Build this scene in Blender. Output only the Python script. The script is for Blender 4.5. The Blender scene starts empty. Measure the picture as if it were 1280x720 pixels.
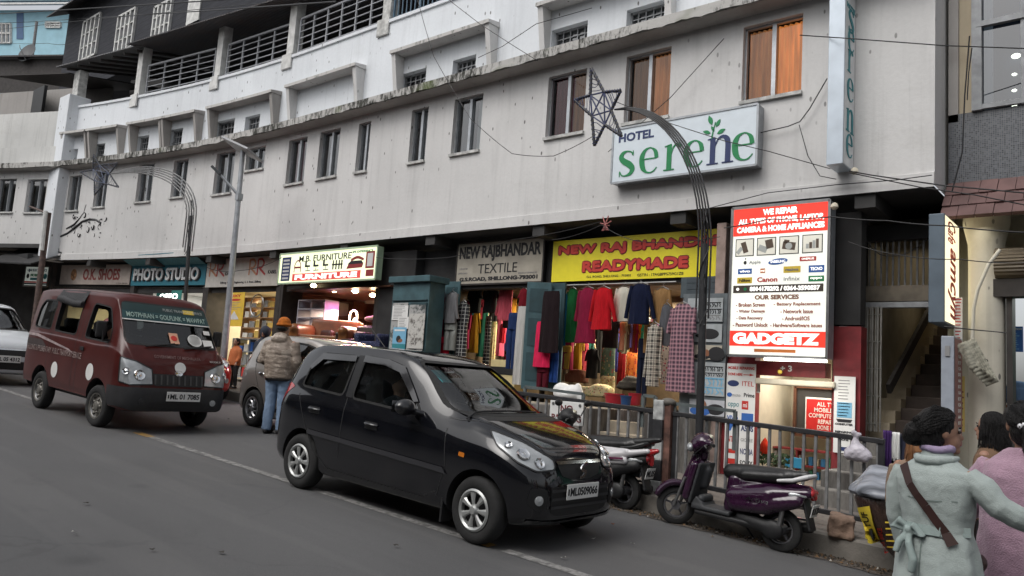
import bpy,math,random
import numpy as np
from mathutils import Vector,Matrix,Euler
from mathutils.bvhtree import BVHTree
from mathutils.geometry import delaunay_2d_cdt
random.seed(7);np.random.seed(7)
R=math.radians
SC=bpy.context.scene
COL=SC.collection
# ------------------------------------------------------------------ camera, sky, sun, exposure
FPX,YAW,PITCH,ROLL=980.0,40.2566,6.7,3.85
CAMPOS=np.array([0.0,0.0,1.533])
def cam_basis():
    y,p,r=R(YAW),R(PITCH),R(ROLL)
    f=np.array([-math.sin(y)*math.cos(p),math.cos(y)*math.cos(p),math.sin(p)])
    rt=np.array([math.cos(y),math.sin(y),0.0]);up=np.cross(rt,f)
    return f,math.cos(r)*rt + math.sin(r)*up,math.cos(r)*up - math.sin(r)*rt
CA,CB,CC=cam_basis()
cd=bpy.data.cameras.new('camera');cam=bpy.data.objects.new('camera',cd);COL.objects.link(cam)
cam.matrix_world=Matrix(((CB[0],CC[0],-CA[0],CAMPOS[0]),(CB[1],CC[1],-CA[1],CAMPOS[1]),(CB[2],CC[2],-CA[2],CAMPOS[2]),(0,0,0,1)))
cd.sensor_width=36.0;cd.lens=FPX/1280*36.0;cd.clip_start=0.05;cd.clip_end=2000
SC.camera=cam
W=bpy.data.worlds.new('World');SC.world=W;W.use_nodes=True
SUN_EL,SUN_AZ=R(52),R(192)      # soft sun behind the cloud, over the street side
nt=W.node_tree;bg=nt.nodes['Background']
sky=nt.nodes.new('ShaderNodeTexSky');sky.sky_type='NISHITA';sky.sun_disc=False
sky.sun_elevation=SUN_EL;sky.sun_rotation=SUN_AZ;sky.air_density=1.0;sky.dust_density=4.0;sky.ozone_density=1.0
hs=nt.nodes.new('ShaderNodeHueSaturation');hs.inputs['Saturation'].default_value=0.20
nt.links.new(sky.outputs[0],hs.inputs['Color']);nt.links.new(hs.outputs[0],bg.inputs['Color'])
bg.inputs['Strength'].default_value=0.10
sd=bpy.data.lights.new('sun','SUN');sd.energy=0.5;sd.angle=R(40);sd.color=(1.0,0.96,0.92)
sun=bpy.data.objects.new('sun',sd);COL.objects.link(sun)
# direction towards the sun: sky rotation turns from +Y towards +X (clockwise seen from above)
sdir=Vector((math.sin(SUN_AZ)*math.cos(SUN_EL),math.cos(SUN_AZ)*math.cos(SUN_EL),math.sin(SUN_EL)))
sun.rotation_euler=sdir.to_track_quat('Z','Y').to_euler()
SC.view_settings.view_transform='Standard';SC.view_settings.look='None'
SC.view_settings.exposure=0.80;SC.view_settings.gamma=1.0;SC.view_settings.use_curve_mapping=False
SC.render.engine='CYCLES'
SC.cycles.use_denoising=True
SC.cycles.max_bounces=6;SC.cycles.diffuse_bounces=3;SC.cycles.glossy_bounces=3
SC.cycles.transmission_bounces=6;SC.cycles.transparent_max_bounces=10
SC.cycles.sample_clamp_indirect=4.0;SC.cycles.caustics_reflective=False;SC.cycles.caustics_refractive=False
SC.cycles.blur_glossy=0.5
# ------------------------------------------------------------------ where things stand
SLOPE=0.05                                  # the street climbs to the left
def G(x):return -SLOPE*x                     # road surface height
KERB_H=0.2
def ray(u,v):return CA + CB*(u-640)/FPX - CC*(v-360)/FPX
def at(u,v,y):                              # a point on the upright plane y = const
    d=ray(u,v);t=(y-CAMPOS[1])/d[1];return CAMPOS + t*d
def atx(u,v,x):
    d=ray(u,v);t=(x-CAMPOS[0])/d[0];return CAMPOS + t*d
def level(u,v,z):                           # the point at height z on the line of sight
    d=ray(u,v);t=(z-CAMPOS[2])/d[2];return CAMPOS + t*d
def onplane(u,v,A,B):                      # ... on the upright plane through A and B
    n=np.array([-(B[1]-A[1]),B[0]-A[0],0.0]);d=ray(u,v);t=(np.dot(A-CAMPOS,n))/np.dot(d,n);return CAMPOS + t*d
def Yw(x):                                    # plan line of the hotel front: straight, bending at the left
    if x>-15:return 10.2
    if x>-25.6:return 10.2-0.012*(x+15)**2
    return 8.852+0.40*(x+25.6)
def atw(u,v,off=0.0):
    d=ray(u,v);lo,hi=2.0,60.0
    for t in np.linspace(4,50,900):
        P=CAMPOS+t*d
        if P[1]>=Yw(P[0])-off:return P
    return CAMPOS+40*d
# ------------------------------------------------------------------ mesh helpers
class MB:
    def __init__(s):s.v=[];s.f=[];s.mi=[];s.m=0
    def add(s,vs,fs):
        b=len(s.v);s.v+=[tuple(map(float,p)) for p in vs];s.f+=[tuple(b+i for i in f) for f in fs];s.mi+=[s.m]*len(fs);return s
    def box(s,a,b):
        x0,y0,z0=(min(a[i],b[i]) for i in range(3));x1,y1,z1=(max(a[i],b[i]) for i in range(3))
        return s.add([(x0,y0,z0),(x1,y0,z0),(x1,y1,z0),(x0,y1,z0),(x0,y0,z1),(x1,y0,z1),(x1,y1,z1),(x0,y1,z1)],
                     [(0,3,2,1),(4,5,6,7),(0,1,5,4),(1,2,6,5),(2,3,7,6),(3,0,4,7)])
    def obox(s,c,size,rot):                # box with a rotation (Euler)
        M=Matrix.Translation(c) @ Euler(rot).to_matrix().to_4x4();h=[q/2 for q in size]
        vs=[M @ Vector((sx*h[0],sy*h[1],sz*h[2])) for sz in (-1,1) for sx,sy in ((-1,-1),(1,-1),(1,1),(-1,1))]
        return s.add(vs,[(0,3,2,1),(4,5,6,7),(0,1,5,4),(1,2,6,5),(2,3,7,6),(3,0,4,7)])
    def bar(s,p,q,w,h=None,up=(0,0,1)):  # square bar from p to q
        h=h or w;p=Vector(p);q=Vector(q);d=(q-p).normalized();u=Vector(up)
        if abs(d.dot(u))>.98:u=Vector((1,0,0))
        a=d.cross(u).normalized()*w/2;b=a.cross(d).normalized()*h/2
        return s.add([p-a-b,p+a-b,p+a+b,p-a+b,q-a-b,q+a-b,q+a+b,q-a+b],[(0,3,2,1),(4,5,6,7),(0,1,5,4),(1,2,6,5),(2,3,7,6),(3,0,4,7)])
    def tube(s,pts,r,n=8,cap=True):
        pts=[Vector(p) for p in pts];rs=r if isinstance(r,(list,tuple)) else [r]*len(pts);vs=[];fs=[]
        ref=None
        for i,p in enumerate(pts):
            d=(pts[min(i+1,len(pts)-1)]-pts[max(i-1,0)])
            d=d.normalized() if d.length>1e-9 else Vector((0,0,1))
            if ref is None:ref=Vector((0,0,1)) if abs(d.z)<.9 else Vector((1,0,0))
            a=d.cross(ref)
            a=a.normalized() if a.length>1e-6 else d.orthogonal().normalized()
            b=a.cross(d).normalized();ref=b
            for k in range(n):
                t=2*math.pi*k/n;vs.append(p+(a*math.cos(t)+b*math.sin(t))*rs[i])
        m=len(pts)
        for i in range(m-1):
            for k in range(n):fs.append((i*n+k,i*n+(k+1)%n,(i+1)*n+(k+1)%n,(i+1)*n+k))
        if cap:fs+=[tuple(range(n-1,-1,-1)),tuple(range((m-1)*n,m*n))]
        return s.add(vs,fs)
    def lathe(s,prof,M=None,n=24,cap=True):         # prof: list of (r, z); M places the axis
        M=M or Matrix();vs=[];fs=[]
        for r,z in prof:
            for k in range(n):
                t=2*math.pi*k/n;vs.append(M @ Vector((r*math.cos(t),r*math.sin(t),z)))
        m=len(prof)
        for i in range(m-1):
            for k in range(n):fs.append((i*n+k,i*n+(k+1)%n,(i+1)*n+(k+1)%n,(i+1)*n+k))
        if cap and prof[0][0]>1e-6:fs.append(tuple(range(n-1,-1,-1)))
        if cap and prof[-1][0]>1e-6:fs.append(tuple(range((m-1)*n,m*n)))
        return s.add(vs,fs)
    def prism(s,poly,M,d):                 # 2-D outline in the xy plane of M, extruded d along its z
        n=len(poly);a=sum(poly[i][0]*poly[(i+1)%n][1]-poly[(i+1)%n][0]*poly[i][1] for i in range(n))
        if a<0:poly=poly[::-1]
        vs=[M @ Vector((x,y,0)) for x,y in poly]+[M @ Vector((x,y,d)) for x,y in poly]
        fs=[tuple(range(n-1,-1,-1)),tuple(range(n,2*n))]+[(i,(i+1)%n,n+(i+1)%n,n+i) for i in range(n)]
        if d<0:fs=[f[::-1] for f in fs]
        return s.add(vs,fs)
    def quad(s,a,b,c,d):return s.add([a,b,c,d],[(0,1,2,3)])
    def ell(s,c,r,rot=(0,0,0),n=16,m=10):
        M=Matrix.Translation(c) @ Euler(rot).to_matrix().to_4x4()
        vs=[M @ Vector((0,0,-r[2]))];fs=[]
        for i in range(1,m):
            p=-math.pi/2+math.pi*i/m
            for k in range(n):
                t=2*math.pi*k/n;vs.append(M @ Vector((r[0]*math.cos(p)*math.cos(t),r[1]*math.cos(p)*math.sin(t),r[2]*math.sin(p))))
        vs.append(M @ Vector((0,0,r[2])))
        for k in range(n):fs.append((0,1+(k+1)%n,1+k))
        for i in range(m-2):
            for k in range(n):fs.append((1+i*n+k,1+i*n+(k+1)%n,1+(i+1)*n+(k+1)%n,1+(i+1)*n+k))
        b=1+(m-2)*n
        for k in range(n):fs.append((b+k,b+(k+1)%n,len(vs)-1))
        return s.add(vs,fs)
    def cap(s,p,rp,q,rq,n=12):           # tapered capsule
        p=Vector(p);q=Vector(q);L=(q-p).length;M=Matrix.Translation(p) @ (q-p).to_track_quat('Z','Y').to_matrix().to_4x4()
        prof=[(rp*math.cos(t)+1e-4,rp*math.sin(t)) for t in np.linspace(-math.pi/2,0,5)]+[(rq*math.cos(t)+1e-4,L+rq*math.sin(t)) for t in np.linspace(0,math.pi/2,5)]
        return s.lathe(prof,M,n)
    def text(s,body,x,y,w,h,z=0.0,d=0.004,bold=0.0,res=3,mono=False,M=None,shear=0):
        me=text_mesh(body,bold,res,shear)
        if me is None:return s
        vs,fs,(x0,y0,x1,y1)=me
        sx=w/max(x1-x0,1e-6);sy=h/max(y1-y0,1e-6)
        M=M or Matrix()
        return s.add([M @ Vector((x+(p[0]-x0)*sx,y+(p[1]-y0)*sy,z+d*p[2])) for p in vs],fs)
    def stroke(s,pts,z=0.0,d=0.004,sub=6,M=None):   # flat brush stroke: (x, y, width) points, smooth
        P=np.array(pts,float)
        n=len(P);t=np.linspace(0,n-1,(n-1)*sub+1);Q=np.stack([catmull(P[:,k],t) for k in range(3)],1)
        T=np.gradient(Q[:,:2],axis=0);T /= np.maximum(np.linalg.norm(T,axis=1,keepdims=True),1e-9)
        N=np.stack([-T[:,1],T[:,0]],1);L=Q[:,:2]+N*Q[:,2:3]/2;Rr=Q[:,:2]-N*Q[:,2:3]/2
        M=M or Matrix();m=len(Q);vs=[];fs=[]
        for zz in (z,z+d):
            for i in range(m):vs+=[M @ Vector((L[i,0],L[i,1],zz)),M @ Vector((Rr[i,0],Rr[i,1],zz))]
        o=2*m
        for i in range(m-1):
            a,b,c,e=2*i,2*i+1,2*i+3,2*i+2
            fs+=[(o+a,o+b,o+c,o+e),(a,e,c,b),(a,o+a,o+e,e),(b,c,o+c,o+b)]
        fs+=[(0,1,o+1,o),(2*m-1,2*m-2,o+2*m-2,o+2*m-1)]
        return s.add(vs,fs)
    def build(s,name,mat,parent=None,smooth=False,world=False,bevel=0,autos=None):
        me=bpy.data.meshes.new(name)
        vs=s.v
        if world and parent is not None:
            I=PM[parent.name].inverted();vs=[tuple(I @ Vector(p)) for p in vs]
        me.from_pydata(vs,[],s.f)
        for m in (mat if isinstance(mat,(list,tuple)) else [mat]):me.materials.append(m)
        if isinstance(mat,(list,tuple)):me.polygons.foreach_set('material_index',s.mi)
        if smooth:me.polygons.foreach_set('use_smooth',[True]*len(me.polygons))
        me.update()
        return link(name,me,parent,bevel,autos if autos else (40 if smooth else None))
PM={}
def link(name,me,parent=None,bevel=0,autos=None):
    o=bpy.data.objects.new(name,me);COL.objects.link(o)
    if parent is not None:o.parent=parent;PM[o.name]=PM[parent.name].copy()
    else:PM[o.name]=Matrix()
    if autos and hasattr(me,'set_sharp_from_angle'):me.set_sharp_from_angle(angle=R(autos))
    if bevel:
        b=o.modifiers.new('bevel','BEVEL');b.width=bevel;b.segments=2;b.limit_method='ANGLE';b.angle_limit=R(40)
    return o
def catmull(p,t):
    n=len(p);i=np.clip(np.floor(t).astype(int),0,n-2);u=t-i
    g=lambda k:p[np.clip(k,0,n-1)]
    a,b,c,d=g(i-1),p[i],p[i+1],g(i+2)
    return 0.5*((2*b)+(c-a)*u+(2*a-5*b+4*c-d)*u*u+(3*b-a-3*c+d)*u**3)
def pchip(x,y,xi):
    x=np.asarray(x,float);y=np.asarray(y,float);h=np.diff(x);dl=np.diff(y)/h;n=len(x);m=np.zeros(n)
    m[0],m[-1]=dl[0],dl[-1]
    for i in range(1,n-1):
        if dl[i-1]*dl[i]>0:
            w1=2*h[i]+h[i-1];w2=h[i]+2*h[i-1];m[i]=(w1+w2)/(w1/dl[i-1]+w2/dl[i])
    k=np.clip(np.searchsorted(x,xi)-1,0,n-2);t=(xi-x[k])/h[k]
    return (1+2*t)*(1-t)**2*y[k]+t*(1-t)**2*h[k]*m[k]+t*t*(3-2*t)*y[k+1]+t*t*(t-1)*h[k]*m[k+1]
_TX={}
def text_mesh(body,bold,res,shear=0):
    k=(body,bold,res,shear)
    if k not in _TX:
        c=bpy.data.curves.new('lettering_curve','FONT');c.body=body;c.offset=bold;c.resolution_u=res;c.extrude=0.5;c.shear=shear
        o=bpy.data.objects.new('lettering_curve',c);COL.objects.link(o)
        dg=bpy.context.evaluated_depsgraph_get();dg.update()
        me=bpy.data.meshes.new_from_object(o.evaluated_get(dg))
        vs=[tuple(v.co) for v in me.vertices];fs=[tuple(p.vertices) for p in me.polygons]
        bpy.data.objects.remove(o);bpy.data.curves.remove(c);bpy.data.meshes.remove(me)
        if not vs:_TX[k]=None
        else:
            xs=[p[0] for p in vs];ys=[p[1] for p in vs];_TX[k]=(vs,fs,(min(xs),min(ys),max(xs),max(ys)))
    return _TX[k]
def tag(o,label=None,cat=None,group=None,kind=None):
    if label:o['label']=label
    if cat:o['category']=cat
    if group:o['group']=group
    if kind:o['kind']=kind
    return o
def thing(name,label,cat,loc=(0,0,0),rot=(0,0,0),group=None,scale=1.0):
    o=bpy.data.objects.new(name,None);COL.objects.link(o);o.location=loc;o.rotation_euler=rot
    if scale != 1.0:o.scale=(scale,)*3
    o.empty_display_size=.1
    PM[o.name]=Matrix.LocRotScale(Vector(loc),Euler(rot),Vector((scale,)*3))
    return tag(o,label,cat,group)
def dup(root,loc,rot=None,label=None,group=None,mats=None):
    def cp(o,par):
        c=o.copy();COL.objects.link(c)
        if par is not None:c.parent=par
        if mats and c.type=='MESH':
            for old,new in mats.items():
                if old in [m for m in c.data.materials]:
                    if c.data.users>1:c.data=c.data.copy()
                    for i,m in enumerate(c.data.materials):
                        if m==old:c.data.materials[i]=new
        for ch in list(o.children):cp(ch,c)
        return c
    r=cp(root,None);r.location=loc
    if rot is not None:r.rotation_euler=rot
    if label:r['label']=label
    if group:r['group']=group
    return r
def blob(name,mat,parent,prims,vox=0.014,smooth=4,world=False,noise=0.0,nscale=0.2):
    """one continuous organic skin over a union of capsules and ellipsoids"""
    b=MB()
    for p in prims:
        if p[0]=='c':b.cap(*p[1:])
        elif p[0]=='e':b.ell(*p[1:])
        elif p[0]=='b':b.obox(*p[1:])
        elif p[0]=='t':b.tube(p[1],p[2],10)
    me=bpy.data.meshes.new(name);me.from_pydata(b.v,[],b.f);o=bpy.data.objects.new(name,me);COL.objects.link(o)
    r=o.modifiers.new('r','REMESH');r.mode='VOXEL';r.voxel_size=vox
    if smooth:
        sm=o.modifiers.new('s','SMOOTH');sm.factor=0.5;sm.iterations=smooth
    if noise:
        tx=bpy.data.textures.new('folds','CLOUDS');tx.noise_scale=nscale;tx.noise_depth=2
        dm=o.modifiers.new('d','DISPLACE');dm.texture=tx;dm.strength=noise;dm.texture_coords='GLOBAL'
    dg=bpy.context.evaluated_depsgraph_get();dg.update()
    m2=bpy.data.meshes.new_from_object(o.evaluated_get(dg));m2.name=name
    bpy.data.objects.remove(o);bpy.data.meshes.remove(me)
    if world and parent is not None:m2.transform(PM[parent.name].inverted())
    m2.materials.clear();m2.materials.append(mat)
    m2.polygons.foreach_set('use_smooth',[True]*len(m2.polygons))
    return link(name,m2,parent)
# ------------------------------------------------------------------ materials
def rgb(h):                                    # '#rrggbb' as seen -> linear
    h=h.lstrip('#');c=[int(h[i:i+2],16)/255 for i in (0,2,4)]
    return tuple(((x+.055)/1.055)**2.4 if x>.04045 else x/12.92 for x in c)
def mat(name,col,rough=.6,metal=0.0,var=0.12,nscale=8.0,bump=0.0,bscale=60.0,coat=0.0,emit=0.0,spec=0.5,streak=0.0,sheen=0.0,stretch=None):
    if isinstance(col,str):col=rgb(col)
    m=bpy.data.materials.new(name);m.use_nodes=True;N=m.node_tree.nodes;L=m.node_tree.links;b=N['Principled BSDF']
    b.inputs['Roughness'].default_value=rough;b.inputs['Metallic'].default_value=metal
    b.inputs['Coat Weight'].default_value=coat;b.inputs['Coat Roughness'].default_value=0.05
    b.inputs['Specular IOR Level'].default_value=spec;b.inputs['Sheen Weight'].default_value=sheen
    tc=N.new('ShaderNodeTexCoord');mp=N.new('ShaderNodeMapping');L.new(tc.outputs['Object'],mp.inputs['Vector'])
    if stretch:mp.inputs['Scale'].default_value=stretch
    no=N.new('ShaderNodeTexNoise');no.inputs['Scale'].default_value=nscale;no.inputs['Detail'].default_value=5;L.new(mp.outputs[0],no.inputs['Vector'])
    rp=N.new('ShaderNodeValToRGB');rp.color_ramp.elements[0].position=.3;rp.color_ramp.elements[1].position=.72
    rp.color_ramp.elements[0].color=tuple(c*(1-var) for c in col)+(1,);rp.color_ramp.elements[1].color=tuple(min(1,c*(1+var*.6)) for c in col)+(1,)
    L.new(no.outputs['Fac'],rp.inputs['Fac']);L.new(rp.outputs[0],b.inputs['Base Color'])
    if emit:
        L.new(rp.outputs[0],b.inputs['Emission Color']);b.inputs['Emission Strength'].default_value=emit
    if bump:
        n2=N.new('ShaderNodeTexNoise');n2.inputs['Scale'].default_value=bscale;n2.inputs['Detail'].default_value=4;L.new(mp.outputs[0],n2.inputs['Vector'])
        bu=N.new('ShaderNodeBump');bu.inputs['Strength'].default_value=bump;bu.inputs['Distance'].default_value=.02
        L.new(n2.outputs['Fac'],bu.inputs['Height']);L.new(bu.outputs[0],b.inputs['Normal'])
    return m
def glow(name,col,s):
    if isinstance(col,str):col=rgb(col)
    m=bpy.data.materials.new(name);m.use_nodes=True;b=m.node_tree.nodes['Principled BSDF']
    b.inputs['Base Color'].default_value=tuple(col)+(1,);b.inputs['Emission Color'].default_value=tuple(col)+(1,);b.inputs['Emission Strength'].default_value=s
    return m
def glass(name,tint=(.6,.66,.66),rough=.02,base=.04,gloss=1.0):
    """thin pane: see-through tint plus a mirror coat that grows at grazing angles"""
    m=bpy.data.materials.new(name);m.use_nodes=True;N=m.node_tree.nodes;L=m.node_tree.links
    for n in list(N):N.remove(n)
    out=N.new('ShaderNodeOutputMaterial');tr=N.new('ShaderNodeBsdfTransparent');tr.inputs[0].default_value=tuple(tint)+(1,)
    gl=N.new('ShaderNodeBsdfGlossy');gl.inputs['Roughness'].default_value=rough;gl.inputs[0].default_value=(gloss,gloss,gloss,1)
    fr=N.new('ShaderNodeFresnel');fr.inputs[0].default_value=1.5;ad=N.new('ShaderNodeMath');ad.operation='ADD';ad.inputs[1].default_value=base;ad.use_clamp=True
    L.new(fr.outputs[0],ad.inputs[0]);mx=N.new('ShaderNodeMixShader');L.new(ad.outputs[0],mx.inputs[0]);L.new(tr.outputs[0],mx.inputs[1]);L.new(gl.outputs[0],mx.inputs[2]);L.new(mx.outputs[0],out.inputs[0])
    return m
class NT:                                      # tiny node-graph builder for the few special materials
    def __init__(s,name,rough=.6):
        s.m=bpy.data.materials.new(name);s.m.use_nodes=True;s.N=s.m.node_tree.nodes;s.L=s.m.node_tree.links;s.b=s.N['Principled BSDF']
        s.b.inputs['Roughness'].default_value=rough;s.tc=s.N.new('ShaderNodeTexCoord').outputs['Object']
    def map(s,scale,vec=None,rot=(0,0,0)):
        n=s.N.new('ShaderNodeMapping');n.inputs['Scale'].default_value=scale;n.inputs['Rotation'].default_value=rot;s.L.new(vec or s.tc,n.inputs[0]);return n.outputs[0]
    def noise(s,vec,scale,detail=4,rough=.55):
        n=s.N.new('ShaderNodeTexNoise');n.inputs['Scale'].default_value=scale;n.inputs['Detail'].default_value=detail;n.inputs['Roughness'].default_value=rough;s.L.new(vec,n.inputs['Vector']);return n.outputs['Fac']
    def voro(s,vec,scale,out='Distance',rnd=1.0):
        n=s.N.new('ShaderNodeTexVoronoi');n.inputs['Scale'].default_value=scale;n.inputs['Randomness'].default_value=rnd;s.L.new(vec,n.inputs['Vector']);return n.outputs[out]
    def ramp(s,fac,stops,interp='LINEAR'):
        n=s.N.new('ShaderNodeValToRGB');cr=n.color_ramp;cr.interpolation=interp
        while len(cr.elements)<len(stops):cr.elements.new(.5)
        for e,(p,c) in zip(cr.elements,stops):
            e.position=p;e.color=(c,c,c,1) if isinstance(c,(int,float)) else tuple(c)+(1,)
        s.L.new(fac,n.inputs[0]);return n.outputs[0]
    def mix(s,fac,a,b,mode='MIX'):
        n=s.N.new('ShaderNodeMix');n.data_type='RGBA';n.blend_type=mode
        for i,x in ((0,fac),(6,a),(7,b)):
            if hasattr(x,'is_output'):s.L.new(x,n.inputs[i])
            elif isinstance(x,(int,float)) and i==0:n.inputs[0].default_value=x
            else:n.inputs[i].default_value=tuple(x)+(1,) if not isinstance(x,(int,float)) else (x,x,x,1)
        return n.outputs[2]
    def math(s,op,a,b=0.0):
        n=s.N.new('ShaderNodeMath');n.operation=op
        for i,x in enumerate((a,b)):
            if hasattr(x,'is_output'):s.L.new(x,n.inputs[i])
            else:n.inputs[i].default_value=x
        return n.outputs[0]
    def sep(s,vec=None):
        n=s.N.new('ShaderNodeSeparateXYZ');s.L.new(vec or s.tc,n.inputs[0]);return n.outputs
    def col(s,c):s.L.new(c,s.b.inputs['Base Color'])
    def rough(s,c):s.L.new(c,s.b.inputs['Roughness'])
    def bump(s,h,strength=.3,dist=.02):
        n=s.N.new('ShaderNodeBump');n.inputs['Strength'].default_value=strength;n.inputs['Distance'].default_value=dist;s.L.new(h,n.inputs['Height']);s.L.new(n.outputs[0],s.b.inputs['Normal'])
def checks(name,cols,size=.05,rough=.85):
    """woven tartan: base colour, dark bands, pale lines in both directions"""
    t=NT(name,rough);x,y,z=t.sep();base,dark,line=[rgb(c) for c in cols]
    def band(v,w,th):return t.math('LESS_THAN',t.math('FRACT',t.math('MULTIPLY',t.math('ADD',v,50.0),1/w)),th)
    bx=band(x,size,.42);bz=band(z,size,.42);lx=band(t.math('ADD',x,size*.35),size,.09);lz=band(t.math('ADD',z,size*.35),size,.09)
    c=t.mix(t.math('MULTIPLY',t.math('ADD',bx,bz),.46),base,dark);c=t.mix(t.math('MULTIPLY',t.math('MAXIMUM',lx,lz),.8),c,line);t.col(c)
    return t.m
# ------------------------------------------------------------------ surfaces of the place
def plaster(name,base,flecks=True,dirt=.35,streak=.0):
    t=NT(name,.85);c=t.noise(t.tc,.55,5);st=t.noise(t.map((2.6,2.6,.22)),1.6,5,.6);fine=t.noise(t.tc,18,4)
    a=t.mix(t.ramp(c,[(.35,0),(.75,1)]),tuple(x*(1-dirt*.45) for x in base),base);big=t.noise(t.map((.9,.9,1.6)),.8,7,.65);a=t.mix(t.ramp(big,[(.58,0),(.72,dirt*.8)]),a,tuple(x*k for x,k in zip(base,(.60,.58,.55))))
    a=t.mix(t.ramp(st,[(.52,0),(.75,dirt)]),a,tuple(x*.55 for x in base))
    s2=t.noise(t.map((6.5,6.5,.14)),1.3,4,.65);a=t.mix(t.math('MULTIPLY',t.ramp(s2,[(.54,0),(.70,dirt*.8)]),t.ramp(big,[(.38,0),(.60,1)])),a,tuple(x*.42 for x in base));a=t.mix(t.ramp(fine,[(.3,.12),(.6,0)]),a,tuple(x*.6 for x in base))
    if flecks:
        v=t.voro(t.map((5.5,5.5,2.6)),1.15);n=t.noise(t.tc,.35,2);n3=t.noise(t.map((30,30,12)),1,2)
        k=t.math('MULTIPLY',t.ramp(t.math('ADD',v,t.math('MULTIPLY',n3,.05)),[(.11,1),(.15,0)]),t.ramp(n,[(.36,0),(.50,.9)]))
        a=t.mix(k,a,(.10,.095,.09))
    if streak:
        w=t.noise(t.map((7,7,.1)),1.5,3,.7);k=t.ramp(w,[(.60,0),(.66,streak)]);a=t.mix(k,a,(.06,.06,.055))
    t.col(a);t.bump(fine,.25,.01);return t.m
M={}
M['plaster']=plaster('white plaster',(.675,.667,.655),dirt=.36)
M['plaster_up']=plaster('upper plaster',(.74,.77,.80),dirt=.28)
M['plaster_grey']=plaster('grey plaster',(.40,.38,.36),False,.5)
M['plaster_warm']=plaster('beige plaster',(.55,.47,.34),False,.5)
M['column_paint']=plaster('cream column paint',(.62,.59,.50),True,.4)
t=NT('mossy concrete edge',.95);n=t.noise(t.map((5,5,1.6)),2.2,8,.75);n2=t.noise(t.tc,12,4);n=t.math('ADD',t.math('MULTIPLY',n,.6),t.math('MULTIPLY',t.noise(t.tc,.7,4,.6),.5));x=t.mix(t.ramp(n,[(.52,0),(.60,1)]),(.46,.45,.43),(.045,.045,.038))
x=t.mix(t.ramp(t.noise(t.tc,.9,3),[(.62,0),(.72,.7)]),x,(.09,.12,.03));t.col(x);t.bump(n2,.5,.02);M['moss_edge']=t.m
t=NT('stained lip',.95);n=t.noise(t.map((4,4,1.0)),2.0,6,.7);x=t.mix(t.ramp(n,[(.55,0),(.66,.85)]),(.50,.49,.47),(.06,.06,.05));t.col(x);M['drip']=t.m
t=NT('asphalt',.78);a=t.noise(t.tc,.45,4);b_=t.noise(t.tc,160,3,.7);c=t.noise(t.map((.25,1.6,1)),2.0,4)
x=t.mix(t.ramp(a,[(.3,0),(.7,1)]),(.092,.092,.094),(.124,.123,.124));x=t.mix(t.ramp(c,[(.48,0),(.75,.35)]),x,(.085,.083,.083));x=t.mix(t.ramp(b_,[(.4,.35),(.62,0)]),x,(.045,.045,.045));x=t.mix(t.ramp(b_,[(.60,0),(.70,.35)]),x,(.20,.195,.19));cr=t.voro(t.mix(.06,t.tc,t.tc) if 0 else t.map((.55,.8,1)),1.0,'Distance');w_=t.noise(t.map((.12,2.2,1)),1.2,3);x=t.mix(t.ramp(w_,[(.52,0),(.62,.22)]),x,(.15,.147,.145));sp=t.voro(t.tc,.9);x=t.mix(t.ramp(t.math('ADD',sp,t.math('MULTIPLY',a,.25)),[(.12,.55),(.24,0)]),x,(.05,.05,.052))
t.col(x);ck=t.N.new('ShaderNodeTexVoronoi');ck.feature='DISTANCE_TO_EDGE';ck.inputs['Scale'].default_value=.42;wv_=t.N.new('ShaderNodeVectorMath');wv_.operation='ADD';nz=t.N.new('ShaderNodeTexNoise');nz.inputs['Scale'].default_value=1.6;nz.inputs['Detail'].default_value=6;t.L.new(t.tc,nz.inputs['Vector']);t.L.new(t.tc,wv_.inputs[0]);t.L.new(nz.outputs['Color'],wv_.inputs[1]);t.L.new(wv_.outputs[0],ck.inputs['Vector']);x=t.mix(t.math('MULTIPLY',t.ramp(ck.outputs['Distance'],[(.004,.22),(.012,0)]),t.ramp(t.noise(t.tc,.30,2),[(.50,0),(.60,1)])),x,(.03,.03,.032));oil=t.noise(t.map((.5,1.2,1)),1.1,5,.7);x=t.mix(t.ramp(oil,[(.62,0),(.74,.45)]),x,(.055,.055,.057));t.col(x);t.rough(t.ramp(a,[(.3,.62),(.7,.85)]));t.bump(b_,.55,.008);M['asphalt']=t.m
t=NT('dusty road edge',.9);a=t.noise(t.tc,2.2,6,.7);b_=t.noise(t.tc,90,3);x=t.mix(t.ramp(a,[(.35,0),(.65,1)]),(.085,.070,.055),(.165,.145,.125));x=t.mix(t.ramp(b_,[(.4,.5),(.6,0)]),x,(.05,.04,.035));t.col(x);t.bump(b_,.6,.01);M['dirt']=t.m
t=NT('pavement slabs',.85);br=t.N.new('ShaderNodeTexBrick');t.L.new(t.map((1,1,1)),br.inputs[0]);br.inputs['Scale'].default_value=3.2;br.inputs['Color1'].default_value=(.20,.17,.145,1);br.inputs['Color2'].default_value=(.16,.14,.125,1);br.inputs['Mortar'].default_value=(.06,.055,.05,1);br.inputs['Mortar Size'].default_value=.012
x=t.mix(t.ramp(t.noise(t.tc,3,5),[(.4,0),(.7,.6)]),br.outputs[0],(.10,.09,.08));t.col(x);t.bump(br.outputs['Fac'],-.3,.01);M['paving']=t.m
t=NT('concrete',.9);a=t.noise(t.tc,1.6,6,.65);b_=t.noise(t.tc,40,3);x=t.mix(t.ramp(a,[(.35,0),(.7,1)]),(.13,.12,.105),(.27,.25,.22));t.col(x);t.bump(b_,.4,.01);M['concrete']=t.m
t=NT('stained concrete',.9);a=t.noise(t.map((3,3,.5)),1.4,6,.7);b_=t.noise(t.tc,40,3);x=t.mix(t.ramp(a,[(.38,0),(.62,1)]),(.055,.05,.045),(.19,.18,.165));t.col(x);t.bump(b_,.4,.01);M['stain_concrete']=t.m
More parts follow.
